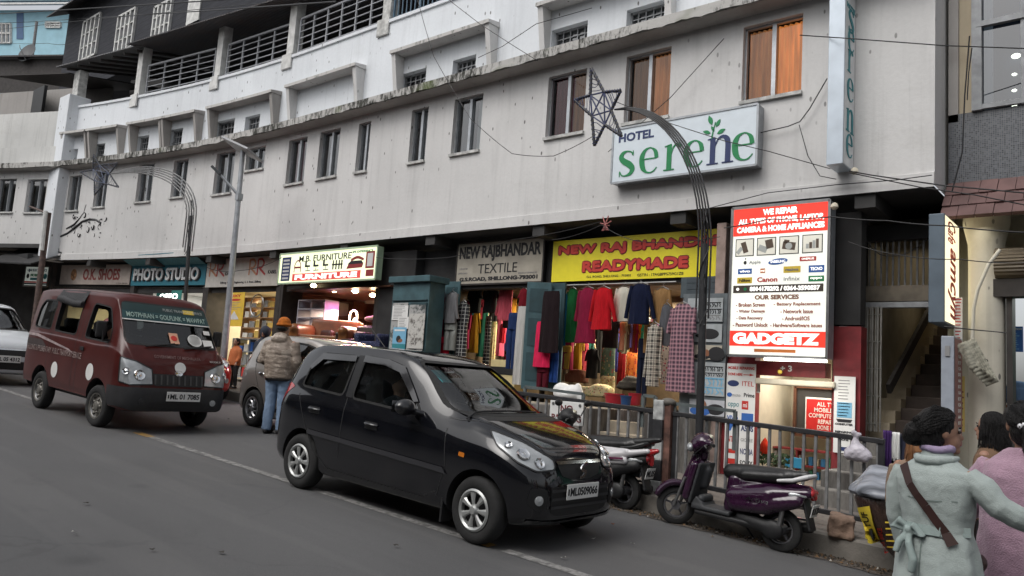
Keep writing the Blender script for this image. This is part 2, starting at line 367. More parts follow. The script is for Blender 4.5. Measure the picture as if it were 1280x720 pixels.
t=NT('worn road paint',.75);a=t.noise(t.tc,14,6,.7);x=t.mix(t.ramp(a,[(.42,0),(.6,1)]),(.115,.114,.112),(.29,.285,.275));t.col(x);M['paint_line']=t.m
t=NT('worn yellow paint',.75);x=t.mix(t.ramp(t.noise(t.tc,14,6,.7),[(.4,0),(.6,1)]),(.13,.11,.08),(.50,.27,.03));t.col(x);M['paint_yellow']=t.m
t=NT('dark clapboard',.85);z=t.sep()[2];w=t.math('FRACT',t.math('MULTIPLY',z,4.2));a=t.noise(t.map((.5,.5,6)),3,5);x=t.mix(t.ramp(a,[(.3,0),(.7,1)]),(.020,.022,.030),(.050,.052,.062));x=t.mix(t.ramp(w,[(0,1),(.12,0)]),x,(.006,.006,.008));t.col(x);t.bump(w,.8,.05);M['clapboard']=t.m
def corrugated(name,c0,c1,freq,axis=0,rust=.5):
    t=NT(name,.6);w=t.math('SINE',t.math('MULTIPLY',t.sep()[axis],freq));a=t.noise(t.tc,2.0,6,.7)
    x=t.mix(t.ramp(a,[(.4,0),(.65,rust)]),c0,c1);t.col(x);t.bump(w,.6,.03);return t.m
M['tin']=corrugated('rusty tin sheet',(.05,.05,.055),(.09,.06,.045),60)
M['tin_light']=corrugated('old tin sheet',(.16,.165,.17),(.08,.06,.05),60)
M['blue_tin']=corrugated('blue tin roof',(.30,.42,.50),(.18,.22,.24),30)
M['blue_wall']=mat('pale blue wall',(.36,.60,.70),.8,var=.1,nscale=2)
M['blue_trim']=mat('blue trim',(.06,.13,.26),.6)
M['white_paint']=mat('white paint',(.62,.62,.60),.6,var=.25,nscale=6)
M['old_white']=mat('peeling white paint',(.50,.50,.48),.75,var=.45,nscale=9)
M['dark_wood']=mat('dark wood',(.035,.03,.028),.7,var=.4,nscale=6)
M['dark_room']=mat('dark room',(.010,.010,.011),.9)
M['recess']=mat('shade-dark recess wall',(.030,.029,.029),.9,var=.5,nscale=2)  # shade of the arcade and recesses put into this near-black colour
M['soffit']=mat('shade-dark soffit',(.055,.054,.053),.9,var=.45,nscale=1.2)  # shade under the overhangs put into the soffit colour
M['alu']=mat('grey aluminium',(.42,.44,.46),.4,.6,var=.15)
M['frame_grey']=mat('weathered window frame',(.30,.31,.32),.6,var=.3)
M['win_glass']=glass('window pane',(.72,.77,.78),.03,.10)
M['lit_glass']=glass('lamplit window pane',(.78,.78,.76),.03,.0)
M['dark_glass']=glass('dark window pane',(.30,.34,.37),.04,.12)
M['grey_rail']=mat('grey painted railing',(.30,.31,.33),.55,var=.25)
M['blue_rail']=mat('blue painted railing',(.10,.16,.22),.55,var=.25)
M['black_iron']=mat('black painted iron',(.022,.022,.024),.5,var=.3,nscale=20)
M['galv']=mat('galvanised steel',(.36,.38,.40),.45,.5,var=.2,nscale=10)
M['grey_iron']=mat('weathered grey iron',(.20,.20,.20),.6,.2,var=.35,nscale=14)
M['rust_iron']=mat('rusty brown pole',(.10,.065,.055),.7,var=.5,nscale=12)
M['teal_wood']=mat('teal painted wood',(.045,.10,.115),.65,var=.3,nscale=5)
M['teal_dark']=mat('dark teal door',(.020,.055,.065),.65,var=.3,nscale=5)
M['red_paint']=mat('dark red paint',(.20,.018,.022),.6,var=.3)
M['cream']=mat('cream wall',(.58,.53,.42),.7,var=.08)
M['brown_wood']=mat('varnished brown wood',(.11,.045,.025),.4,var=.35,nscale=3,stretch=(1,1,5))
M['mid_wood']=mat('light wood',(.34,.20,.10),.5,var=.3,nscale=3)
M['black']=mat('black plastic',(.014,.014,.015),.55,var=.2)
M['rubber']=mat('tyre rubber',(.018,.018,.018),.85,var=.25,nscale=20,bump=.2)
M['white']=mat('matt white',(.72,.72,.70),.6,var=.06)
M['ink']=mat('black ink',(.015,.015,.017),.6)
M['chrome']=mat('chrome',(.75,.76,.77),.12,1.0,var=.03)
M['silver']=mat('silver plastic',(.42,.43,.42),.38,.55,var=.08)
M['steel']=mat('dull steel',(.28,.28,.28),.4,.8,var=.2)
M['red']=mat('signal red',(.55,.02,.02),.5,var=.06)
M['skin']=mat('brown skin',(.33,.18,.12),.55,var=.1,nscale=20)
M['hair']=mat('black hair',(.007,.006,.006),.5,var=.6,nscale=60,bump=.9,bscale=150,stretch=(1,1,.06),spec=.35)
M['hair_brown']=mat('light brown hair',(.24,.11,.045),.5,var=.4,nscale=40,bump=.4,bscale=100,stretch=(1,1,.15))
# ------------------------------------------------------------------ ground
def gsheet(name,xs,yfun,zoff,m,nx=40):
    b=MB();X=np.linspace(xs[0],xs[1],nx)
    for i in range(nx-1):
        (a0,b0),(a1,b1)=yfun(X[i]),yfun(X[i+1])
        b.quad((X[i],a0,G(X[i])+zoff),(X[i+1],a1,G(X[i+1])+zoff),(X[i+1],b1,G(X[i+1])+zoff),(X[i],b0,G(X[i])+zoff))
    return tag(b.build(name,m),kind='structure')
def kerb_y(x):                                # kerb face: 7.65, steps back to a lay-by on the left
    if x>-6.6:return 7.65
    if x>-8.2:return 7.65+(-6.6-x)/1.6*1.15
    return 8.8 if x>-18 else 8.8-.012*(x+18)**2*1.6
gsheet('ground',(-400,400),lambda x:(-400,500),-.03,M['asphalt'],3)
gsheet('road',(-60,25),lambda x:(-14,14),0.0,M['asphalt'],3)
gsheet('gutter',(-6.6,3),lambda x:(7.40+.03*math.sin(7*x)+.02*math.sin(23*x),7.65),.006,M['dirt'],120)
b=MB()
for x0,x1,mm in ((-30,-13.5,0),(-10.05,-4.2,0),(-4.05,3.2,0)):
    for xa in np.arange(x0,x1,.5):
        xb=min(xa+.5,x1);b.quad((xa,4.855,G(xa)+.004),(xb,4.855,G(xb)+.004),(xb,4.965,G(xb)+.004),(xa,4.965,G(xa)+.004))
tag(b.build('road_line',M['paint_line']),kind='structure')
b=MB()
for xa,xb in ((-10.42,-10.05),(-4.30,-4.18)):
    b.quad((xa,4.85,G(xa)+.005),(xb,4.85,G(xb)+.005),(xb,4.97,G(xb)+.005),(xa,4.97,G(xa)+.005))
tag(b.build('yellow_road_mark',M['paint_yellow']),kind='structure')
b=MB();X=np.concatenate([np.linspace(-45,-18,40),np.linspace(-17.9,-8.2,12),np.linspace(-8.1,-6.6,8),np.linspace(-6.5,5,16)])
for i in range(len(X)-1):
    xa,xb=X[i],X[i+1];ya,yb=kerb_y(xa),kerb_y(xb);za,zb=G(xa)+KERB_H,G(xb)+KERB_H
    b.quad((xa,ya+.13,za+.003),(xb,yb+.13,zb+.003),(xb,16,zb+.003),(xa,16,za+.003))
tag(b.build('pavement',M['paving']),kind='structure')
b=MB()
for i in range(len(X)-1):
    xa,xb=X[i],X[i+1];ya,yb=kerb_y(xa),kerb_y(xb);za,zb=G(xa)+KERB_H,G(xb)+KERB_H
    vs=[(xa,ya,za-.4),(xb,yb,zb-.4),(xb,yb,zb-.02),(xa,ya,za-.02),(xa,ya+.02,za),(xb,yb+.02,zb),(xb,yb+.15,zb),(xa,ya+.15,za)]
    b.add(vs,[(0,1,2,3),(3,2,5,4),(4,5,6,7)])
tag(b.build('kerb',M['concrete']),kind='structure')
# ------------------------------------------------------------------ the hotel: a long white block over an arcade of shops
ZL,ZS,ZST,ZP=4.19,6.98,7.11,8.93       # wall foot, slab under side, slab top, terrace parapet top
hotel=thing('hotel_building','long white plastered hotel block with a mossy ledge above an arcade of lit shops','building',(-10,10.2,G(-10)))
def strip(X,z0,z1,yf,b):
    for i in range(len(X)-1):
        b.quad((X[i],yf(X[i]),z0),(X[i+1],yf(X[i+1]),z0),(X[i+1],yf(X[i+1]),z1),(X[i],yf(X[i]),z1))
def facade(x0,x1,z0,z1,ops,yf,depth=.16):
    """plastered front with real openings; ops = (xl, xr, zb, zt)"""
    b=MB();cuts=sorted({x0,x1}|{o[0] for o in ops}|{o[1] for o in ops})
    for a,c in zip(cuts[:-1],cuts[1:]):
        n=max(1,int((c-a)/.6));X=np.linspace(a,c,n+1);hit=[o for o in ops if o[0]<=a+1e-6 and o[1]>=c-1e-6]
        if not hit:strip(X,z0,z1,yf,b)
        else:
            o=hit[0];strip(X,z0,o[2],yf,b);strip(X,o[3],z1,yf,b)
    for xl,xr,zb,zt in ops:
        yl,yr=yf(xl),yf(xr)
        b.quad((xl,yl,zb),(xl,yl,zt),(xl,yl+depth,zt),(xl,yl+depth,zb));b.quad((xr,yr,zt),(xr,yr,zb),(xr,yr+depth,zb),(xr,yr+depth,zt))
        b.quad((xl,yl,zb),(xl,yl+depth,zb),(xr,yr+depth,zb),(xr,yr,zb));b.quad((xl,yl,zt),(xr,yr,zt),(xr,yr+depth,zt),(xl,yl+depth,zt))
    return b
CUR={k:mat(k+' curtain',c,.9,var=.25,nscale=9,stretch=(6,6,.3)) for k,c in (('grey',(.16,.165,.17)),('pale',(.52,.56,.56)),('maroon',(.14,.03,.045)),('brown',(.15,.085,.055)))}  # pale curtain lightened to stand in for reflections on the panes
CUR['brown']=mat('self-lit brown curtain',(.22,.11,.05),.9,var=.35,nscale=5,stretch=(5,5,.4),emit=.14);CUR['maroon']=mat('self-lit maroon curtain',(.13,.03,.04),.9,var=.4,nscale=5,stretch=(5,5,.4),emit=.10)  # room lamplight painted into brown, maroon, orange and amber curtains as emission
CUR['orange']=mat('self-lit orange curtain',(.58,.21,.05),.9,var=.4,nscale=3,stretch=(4,4,.5),emit=.50)
CUR['amber']=mat('self-lit amber curtain',(.38,.16,.055),.9,var=.45,nscale=3,stretch=(4,4,.5),emit=.30)
def add_window(xl,xr,zb,zt,yf,curtains,bars=False,depth=.16):
    yl,yr=yf(xl)+depth-.05,yf(xr)+depth-.05;lerp=lambda s,z,o=0:(xl+(xr-xl)*s,yl+(yr-yl)*s+o,z)
    fb=MB();w=.055
    fb.bar(lerp(0,zb),lerp(0,zt),w);fb.bar(lerp(1,zb),lerp(1,zt),w);fb.bar(lerp(0,zb),lerp(1,zb),w);fb.bar(lerp(0,zt),lerp(1,zt),w)
    if bars:
        for s in (.2,.4,.6,.8):fb.bar(lerp(s,zb),lerp(s,zt),.018)
        for s in (.33,.66):fb.bar(lerp(0,zb+(zt-zb)*s),lerp(1,zb+(zt-zb)*s),.016)
    else:fb.bar(lerp(.5,zb),lerp(.5,zt),.06)
    win=fb.build('window',M['frame_grey'] if bars else M['alu'],hotel,world=True)
    pb=MB();pb.quad(lerp(.03,zb+.02,.02),lerp(.97,zb+.02,.02),lerp(.97,zt-.02,.02),lerp(.03,zt-.02,.02));pb.build('pane',M['dark_glass'] if bars else M['lit_glass'] if any(c[2] in ('orange','amber','brown','maroon') and xl>-11 for c in curtains) else M['win_glass'],win,world=True)
    for (s0,s1,c) in curtains:
        cb=MB();n=28
        for i in range(n):
            a=s0+(s1-s0)*i/n;e=s0+(s1-s0)*(i+1)/n;f=lambda q:.14+.025*math.sin(q*70)
            cb.quad(lerp(a,zb,f(a)),lerp(e,zb,f(e)),lerp(e,zt,f(e)),lerp(a,zt,f(a)))
        cb.build('curtain',CUR[c],win,smooth=True,world=True)
    if not bars:
        sb=MB();sb.bar(lerp(-.02,zb-.03,-.07),lerp(1.02,zb-.03,-.07),.18,.05);sb.build('sill',M['old_white'],win,world=True)
# main-floor windows: pixel corners on the plaster plane (left, right, top and bottom at the middle)
WN=[((929.5,81),(1003.5,67),(967,27),(965,121),[(.0,.48,'amber'),(.5,1,'orange')]),
      ((781.5,113),(838,102),(811,66),(808,150),[(0,.5,'brown'),(.5,1,'amber')]),
      ((685,134),(733,126),(711,91.5),(707,168),[(0,.52,'maroon'),(.52,1,'brown')]),
      ((566,158),(603,153),(585.5,121),(583,190),[(.0,.5,'grey'),(.55,.98,'pale')]),
      ((513,171),(534,167),(525,136.5),(521.5,202),[(.02,.5,'grey'),(.6,1,'pale')]),
      ((447,186),(462.5,182),(457,153.5),(453,214),[(.4,1,'pale')]),
      ((398.5,195),(424.5,190),(413.5,163),(409.5,221.5),[(0,.45,'grey'),(.5,1,'grey')]),
      ((360,204),(382.5,199),(373,173.5),(369,229),[(0,.4,'maroon'),(.5,1,'grey')]),
      ((308,199),(332,196),(321,184.5),(319,211.5),[(0,.6,'grey')]),
      ((269,217),(293,215),(283,190),(279,242),[(.0,.3,'grey'),(.5,.95,'pale')]),
      ((216,224),(233.5,222),(226.5,200),(223,246),[(.4,.95,'grey')]),
      ((172.5,229),(192,228),(183.5,205),(180,252),[(0,.3,'grey'),(.6,.9,'grey')]),
      ((119,237),(135,235.5),(128.5,214),(125.5,258.5),[(0,.5,'pale'),(.5,1,'grey')]),
      ((86,242),(101.5,240.5),(96.5,219.5),(90.5,263),[(.55,1,'pale')])]
ops=[];wins=[]
for l,r,tp,bt,cur in WN:
    xl,xr=atw(*l)[0],atw(*r)[0];zt,zb=atw(*tp)[2],atw(*bt)[2];ops.append((xl,xr,zb,zt));wins.append((xl,xr,zb,zt,cur))
XE,XP=-2.12,-25.6                          # right end of the block, pilaster on the left
fb=facade(XP,XE,ZL,ZS,ops,Yw)
fb.quad((XE,10.2,ZL),(XE,13.5,ZL),(XE,13.5,ZS),(XE,10.2,ZS))
fb.build('front_wall',M['plaster'],hotel,world=True)
for w in wins:add_window(w[0],w[1],w[2],w[3],Yw,w[4])
# drip band along the foot of the wall, and its return on the end wall
b=MB();X=np.linspace(XP,XE,60);yf=lambda x:Yw(x)-.03
strip(X,ZL-.02,ZL+.16,yf,b)
for i in range(len(X)-1):
    b.quad((X[i],yf(X[i]),ZL+.16),(X[i+1],yf(X[i+1]),ZL+.16),(X[i+1],Yw(X[i+1]),ZL+.17),(X[i],Yw(X[i]),ZL+.17))
b.build('drip_band',M['plaster'],hotel,world=True)
# soffit of the overhang
b=MB();X=np.linspace(XP,XE,50)
for i in range(len(X)-1):b.quad((X[i],Yw(X[i])-.03,ZL-.02),(X[i],14.2,ZL-.02),(X[i+1],14.2,ZL-.02),(X[i+1],Yw(X[i+1])-.03,ZL-.02))
for xb in np.arange(-24,-2.4,2.62):b.box((xb,Yw(xb)+.02,ZL-.20),(xb+.25,14.0,ZL-.021))
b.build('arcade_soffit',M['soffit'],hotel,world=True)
# ledge slab
def slab(X,z0,z1,yf,out,name,m):
    b=MB()
    for i in range(len(X)-1):
        a,c=X[i],X[i+1];ya,yc=yf(a),yf(c);j=lambda q:.012*math.sin(q*9)+.008*math.sin(q*31)
        b.quad((a,ya-out,z0+j(a)),(c,yc-out,z0+j(c)),(c,yc-out,z1),(a,ya-out,z1));b.quad((a,ya-out,z1),(c,yc-out,z1),(c,yc+.02,z1+.03),(a,ya+.02,z1+.03))
        b.quad((a,ya+.02,z0),(c,yc+.02,z0),(c,yc-out,z0+j(c)),(a,ya-out,z0+j(a)))
    a=X[-1];ya=yf(a);b.quad((a,ya-out,z0),(a,ya+.3,z0),(a,ya+.3,z1),(a,ya-out,z1));b.build(name,m,hotel,world=True)
Xs=np.concatenate([np.linspace(-52,-25.7,26),np.linspace(XP,-15,40),np.linspace(-14.8,XE,120)])
slab(Xs,ZS-.02,ZST,Yw,.36,'ledge_slab',M['moss_edge'])
b=MB()
for i in range(len(Xs)-1):
    a,c=Xs[i],Xs[i+1];b.quad((a,Yw(a)+.01,ZS-.045),(c,Yw(c)+.01,ZS-.045),(c,Yw(c)-.345,ZS-.035),(a,Yw(a)-.345,ZS-.035))
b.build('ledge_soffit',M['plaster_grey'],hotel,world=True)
# upper storey with hooded small windows
HD=[((673,60),(838,20),[((694,738),(35.5,66)),((788,835),(10,41))]),
      ((491,100),(612,70),[((506,537),(92,115)),((571,599),(75,98))]),
      ((358,137),(445,112),[]),
      ((259,160),(341,143),[((274,297),(152,171)),((311,330),(146,164))]),
      ((202,172),(245,165),[((216,233),(163,178))]),
      ((161,178),(200,172),[((176,190),(171.5,186))]),
      ((109,185),(147,180),[((122,135),(181,195))]),
      ((77,190),(107,186),[((90,101),(188,202))])]
ops2=[];w2=[];hoods=[]
for l,r,ws in HD:
    xl,xr=atw(*l,.2)[0],atw(*r,.2)[0];hoods.append((xl,xr))
    for (ul,ur),(vt,vb) in ws:
        a,c=atw(ul,(vt+vb)/2,-.1)[0],atw(ur,(vt+vb)/2,-.1)[0];zz=atw((ul+ur)/2,vt,-.1)[2]
        o=(a,c,ZST+.10,max(ZST+.38,min(zz,ZST+.72)));ops2.append(o)
facade(XP,XE,ZST-.02,ZP,ops2,Yw,.3).build('upper_wall',M['plaster_up'],hotel,world=True)
for o in ops2:add_window(*o,Yw,[(0,1,'grey')] if o[0]>-8 else [],True,.2)
HZ=ZST+.86
for xl,xr in hoods:                           # projecting concrete hood: roof plate and two tapering side fins
    b=MB();ya,yc=Yw(xl),Yw(xr);p=.27;th=.06
    for s,xx,yy in ((1,xl,ya),(-1,xr,yc)):
        q=[(yy+.02,ZST+.02),(yy-.12,ZST+.02),(yy-p,HZ),(yy+.02,HZ)];x2=xx+s*.11
        vs=[(xx+s*0,y,z) for y,z in q]+[(x2,y,z) for y,z in q];fs=[(0,1,2,3),(7,6,5,4),(0,4,5,1),(1,5,6,2),(2,6,7,3),(3,7,4,0)]
        b.add(vs,fs if s<0 else [f[::-1] for f in fs])
    n=8;X=np.linspace(xl-.02,xr+.02,n)
    for i in range(n-1):
        a,c=X[i],X[i+1];y0,y1=Yw(a),Yw(c)
        b.quad((a,y0-p-.03,HZ+.002),(a,y0+.02,HZ+.002),(c,y1+.02,HZ+.002),(c,y1-p-.03,HZ+.002));b.quad((a,y0-p-.03,HZ+.002),(c,y1-p-.03,HZ+.002),(c,y1-p-.03,HZ+th),(a,y0-p-.03,HZ+th));b.quad((a,y0-p-.03,HZ+th),(c,y1-p-.03,HZ+th),(c,y1+.02,HZ+th+.05),(a,y0+.02,HZ+th+.05))
    for xx,yy in ((X[0],ya),(X[-1],yc)):b.quad((xx,yy-p-.03,HZ),(xx,yy+.02,HZ),(xx,yy+.02,HZ+th+.05),(xx,yy-p-.03,HZ+th))
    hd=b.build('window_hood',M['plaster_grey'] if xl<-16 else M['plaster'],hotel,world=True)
    e=MB()
    for i in range(n-1):
        a,c=X[i],X[i+1];e.quad((a,Yw(a)-p-.036,HZ-.004),(c,Yw(c)-p-.036,HZ-.004),(c,Yw(c)-p-.036,HZ+th+.004),(a,Yw(a)-p-.036,HZ+th+.004))
    e.build('drip_edge',M['drip'],hd,world=True)
# near-black strip behind the panes: darkness of unlit rooms put into its colour
b=MB();X=np.linspace(XP-26,XE,50);strip(X,ZL+.3,ZP-.1,lambda x:Yw(x)+.75,b);b.build('dark_backing',M['dark_room'],hotel,world=True)
# parapet cap, terrace floor, back wall, columns, railings
b=MB();X=np.linspace(XP,XE,50)
for i in range(len(X)-1):
    a,c=X[i],X[i+1];b.quad((a,Yw(a)-.04,ZP),(c,Yw(c)-.04,ZP),(c,Yw(c)+.22,ZP),(a,Yw(a)+.22,ZP));b.quad((a,Yw(a)-.04,ZP-.07),(c,Yw(c)-.04,ZP-.07),(c,Yw(c)-.04,ZP),(a,Yw(a)-.04,ZP))
    b.quad((a,Yw(a)+.22,ZP-.3),(a,Yw(a)+.22,ZP),(c,Yw(c)+.22,ZP),(c,Yw(c)+.22,ZP-.3));b.quad((a,Yw(a),ZP-.07),(c,Yw(c),ZP-.07),(c,Yw(c)-.04,ZP-.07),(a,Yw(a)-.04,ZP-.07))
    b.quad((a,Yw(a)+.2,ZP-.3),(c,Yw(c)+.2,ZP-.3),(c,16,ZP-.3),(a,16,ZP-.3))
b.build('terrace_parapet',M['plaster_up'],hotel,world=True)
b=MB();X=np.linspace(-27.3,-4,40)
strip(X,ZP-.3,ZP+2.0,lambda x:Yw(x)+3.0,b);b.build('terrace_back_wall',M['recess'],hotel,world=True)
for (u,v0,v1,w,m) in ((90,137,88,.42,'old_white'),(170,118,58,.30,'white_paint'),(270,95,28,.28,'white_paint'),(361,72,0,.28,'white_paint'),(481,30,-30,.26,'old_white')):
    P=atw(u,v0);xx=P[0];yy=Yw(xx);b=MB();b.box((xx-w/2,yy+.02,ZP),(xx+w/2,yy+.02+.26,atw(u,v1)[2]-.02));b.box((xx-w/2-.06,yy-.05,ZP-.32),(xx+w/2+.06,yy-.002,ZP+.06))
    b.build('terrace_column',M[m],hotel,world=True,bevel=.015)
def railing(xa,xb,h,n,m,vertical=False):
    b=MB();f=lambda s:(xa+(xb-xa)*s,Yw(xa+(xb-xa)*s)+.11)
    for s in np.linspace(0,1,n+1):x,y=f(s);b.bar((x,y,ZP),(x,y,ZP+h),.038)
    if vertical:
        for s in np.linspace(0,1,26):x,y=f(s);b.bar((x,y,ZP+.1),(x,y,ZP+h),.02)
        zs=(.1,h)
    else:zs=np.linspace(.12,h,6)
    for z in zs:(x0,y0),(x1,y1)=f(0),f(1);b.bar((x0,y0,ZP+z),(x1,y1,ZP+z),.045 if z==zs[-1] else .02)
    b.build('terrace_railing',M[m],hotel,world=True)
cx=[atw(u,v)[0] for u,v in ((178,116),(262,98),(278,92),(355,72),(368,67),(477,34),(487,32),(562,4))]
railing(cx[0],cx[1],.92,4,'grey_rail');railing(cx[2],cx[3],.92,4,'grey_rail');railing(cx[4],cx[5],.95,6,'grey_rail');railing(cx[6],cx[7]+1.5,.95,4,'blue_rail',True)
# left wing beyond the pilaster: same ledge, its own front
Yl=lambda x:Yw(x)-.02
ol=[];XL0=-52.0
def atl(u,v):
    return atw(u,v)
for l,r,tp,bt in (((34,245),(58,245),(48,224.5),(44,265.5)),((-3,245),(20.5,245),(10,224),(9,265))):
    ol.append((max(atl(*l)[0],-32),atl(*r)[0],atl(*bt)[2],atl(*tp)[2]))
ZLL=atw(30,309)[2]
facade(XL0,XP-.35,ZLL,ZS,ol,Yl).build('wing_wall',M['plaster'],hotel,world=True)
for o in ol:add_window(*o,Yl,[(.05,.45,'grey'),(.6,1,'pale')])
b=MB();X=np.linspace(XL0,XP-.35,12)
for i in range(11):b.quad((X[i],Yl(X[i]),ZLL),(X[i],Yl(X[i])+5,ZLL),(X[i+1],Yl(X[i+1])+5,ZLL),(X[i+1],Yl(X[i+1]),ZLL))
strip(X,ZLL-.02,ZLL+.1,lambda x:Yl(x)-.03,b);b.build('wing_soffit',M['soffit'],hotel,world=True)
b=MB();strip(np.linspace(XL0,XP-.2,12),ZST-.02,atw(30,142)[2],Yl,b);strip(np.linspace(XL0,XP-.2,12),ZST+.0,ZST+.55,lambda x:Yl(x)-.12,b);b.build('wing_parapet',plaster('damp plaster',(.66,.66,.64),False,.5,.12),hotel,world=True)
b=MB();yy=Yw(XP);b.box((XP-.45,yy-.22,ZL-.02),(XP+.30,yy+.4,ZS-.04));b.box((XP-.42,yy-.22,ZST+.03),(XP+.34,yy+.4,ZP+.30));b.build('pilaster',M['plaster_up'],hotel,world=True,bevel=.02)
# branch ornament painted in relief on the wall
b=MB()
def wl(pts,r):
    b.tube([(lambda P:(P[0],P[1]-.012,P[2]))(atw(u,v)) for u,v in pts],r,6)
wl([(62,297),(75,296.5),(85,292),(95,284),(104,277),(113,274),(121,275),(127,279)],.035);wl([(84,286),(93,281),(100,274),(106,266),(109,256)],.03);wl([(62,299),(69,302),(74,308),(75,316)],.022)
for u,v in ((93,270),(98,268),(106,270),(111,269),(93,290),(99,293),(103,284),(110,288),(112,280),(116,284),(119,280),(127,276),(132,274),(118,295),(126,293),(73,312),(68,316),(76,318),(72,304),(101,282),(90,287),(125,283)):
    P=atw(u,v);a=random.uniform(0,6.28);b.tube([(P[0]+.10*math.cos(a+q)*(.4+.6*q/4),P[1]-.012,P[2]+.10*math.sin(a+q)*(.4+.6*q/4)) for q in np.linspace(0,4,7)],.018,5)
b.build('branch_ornament',M['black_iron'],hotel,world=True)
# roof tops over the terrace
b=MB()
def sheet(b,p,n=(0,0,.03)):
    p=[Vector(q) for q in p];n=Vector(n);q=[v+n for v in p];b.add(p+q,[(3,2,1,0),(4,5,6,7)]+[(i,(i+1) % 4,4+(i+1) % 4,4+i) for i in range(4)])
A0,A1=atw(70,84,.25),atw(172,57,.25);sheet(b,[A0,A1,A1+np.array([.2,3.4,.75]),A0+np.array([.2,3.4,.75])])
b.build('terrace_roof',M['tin_light'],hotel,world=True)
b=MB();B0,B1=atw(158,55.5,.45),atw(330,4,.45);B2=B1+(B1-B0)*1.6;B2[2]=B1[2];sheet(b,[B0,B1,B1+np.array([.2,3.6,.5]),B0+np.array([.2,3.6,.5])]);sheet(b,[B1,B2,B2+np.array([.2,3.6,.5]),B1+np.array([.2,3.6,.5])]);b.build('terrace_roof',M['tin'],hotel,world=True)
b=MB()
for s in np.linspace(.1,.95,7):p=A0+(A1-A0)*s;b.bar(p+np.array([0,.1,-.08]),p+np.array([.2,3.2,.62]),.07)
C1=atw(86,92,.0);C0=level(-10,95,C1[2]);sheet(b,[C0,C1,C1+np.array([0,3.0,.5]),C0+np.array([0,3.0,.5])]);b.build('terrace_roof',M['dark_wood'],hotel,world=True)
b=MB();q0,q1=atw(42,113,-2.2),atw(56,141,-2.2);b.box((q0[0],q0[1],ZP-.2),(q1[0]+.4,q0[1]+.1,q0[2]));b.build('terrace_door',M['black'],hotel,world=True)
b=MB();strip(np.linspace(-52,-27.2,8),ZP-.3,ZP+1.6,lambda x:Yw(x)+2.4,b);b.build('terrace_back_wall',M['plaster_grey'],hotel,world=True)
# ------------------------------------------------------------------ dark wooden house standing on top, behind
HY=13.6
wh=thing('wooden_house','dark clapboard house with white casement windows rising behind the hotel terrace','house',(-22,HY+2,9))
zb_,zt_=at(120,75,HY)[2]-1.2,at(120,8,HY)[2]+1.0
x0_,x1_=at(82,50,HY)[0],at(340,0,HY)[0]+6
b=MB();b.box((x0_,HY,zb_),(x1_,HY+5,zt_+1.5));b.build('wall',M['clapboard'],wh,world=True)
for (ul,vt),(ur,vb) in (((103.5,29),(124.5,66)),((147,22),(169,58)),((193,10),(215,41))):
    P,Q=at((ul+ur)/2-9,vt,HY-.03),at((ul+ur)/2+9,vb,HY-.03);xa,xb,za,zb=P[0],Q[0],Q[2],P[2];xa=at(ul+1,(vt+vb)/2,HY)[0];xb=at(ur-1,(vt+vb)/2,HY)[0]
    f=MB()
    for x in np.linspace(xa,xb,5):f.bar((x,HY-.05,za),(x,HY-.05,zb),.10 if x in (xa,xb) else .12)
    for z in np.linspace(za,zb,4):f.bar((xa,HY-.055,z),(xb,HY-.055,z),.09 if z in (za,zb) else .05)
    w=f.build('window',M['white_paint'],wh,world=True);p=MB();p.quad((xa,HY-.012,za),(xb,HY-.012,za),(xb,HY-.012,zb),(xa,HY-.012,zb));p.build('pane',mat('old pane',(.12,.13,.15),.15),w,world=True)
b=MB();P,Q=at(237,6,HY),at(248,26,HY);b.box((P[0],HY-.06,Q[2]),(Q[0]+.1,HY-.01,P[2]+.6));b.build('panel',M['white_paint'],wh,world=True)
b=MB();E0,E1=at(58,22,HY-.9),at(330,-40,HY-.9);E1[2]=E0[2]+.1;sheet(b,[E0,E1,E1+np.array([.5,4.5,2.6]),E0+np.array([.5,4.5,2.6])],(0,0,.06));b.build('roof',M['tin'],wh,world=True)
# light-blue house far behind on the hillside
BY=24.0
B1=at(112,12,BY);B0=level(-40,13,B1[2]);zb_=B1[2]-7
bh=thing('blue_house','pale blue house with blue pilaster and tin roof on the slope behind','house',(B1+B0)/2-np.array([0,0,7]))
bn=np.array([B1[1]-B0[1],B0[0]-B1[0],0]);bn /= np.linalg.norm(bn);bn=bn if bn[1]<0 else -bn   # towards the viewer
b=MB();A_,C_=B0-bn*6,B1-bn*6;lo=lambda q:np.array([q[0],q[1],zb_]);b.add([lo(B0),lo(B1),B1,B0,lo(A_),lo(C_),C_,A_],[(0,1,2,3),(1,5,6,2),(4,0,3,7),(5,4,7,6)]);b.build('wall',M['blue_wall'],bh,world=True)
for k,(zz,oo) in enumerate(((.0,1.0),(.55,.6))):
    b=MB();e0,e1=B0+bn*oo+np.array([0,0,zz]),B1+bn*oo+np.array([0,0,zz]);sheet(b,[e0,e1,e1-bn*(4.0 if k else .5)+np.array([0,0,1.6 if k else .3]),e0-bn*(4.0 if k else .5)+np.array([0,0,1.6 if k else .3])],(0,0,.12));b.build('roof' if k else 'fascia',M['blue_tin'] if k else M['white_paint'],bh,world=True)
def brect(u0,v0,u1,v1,o):return [onplane(u,v,B0,B1)+bn*o for u,v in ((u0,v1),(u1,v1),(u1,v0),(u0,v0))]
b=MB();b.quad(*brect(21,16,29.5,49,.04));b.build('pilaster_strip',M['blue_trim'],bh,world=True)
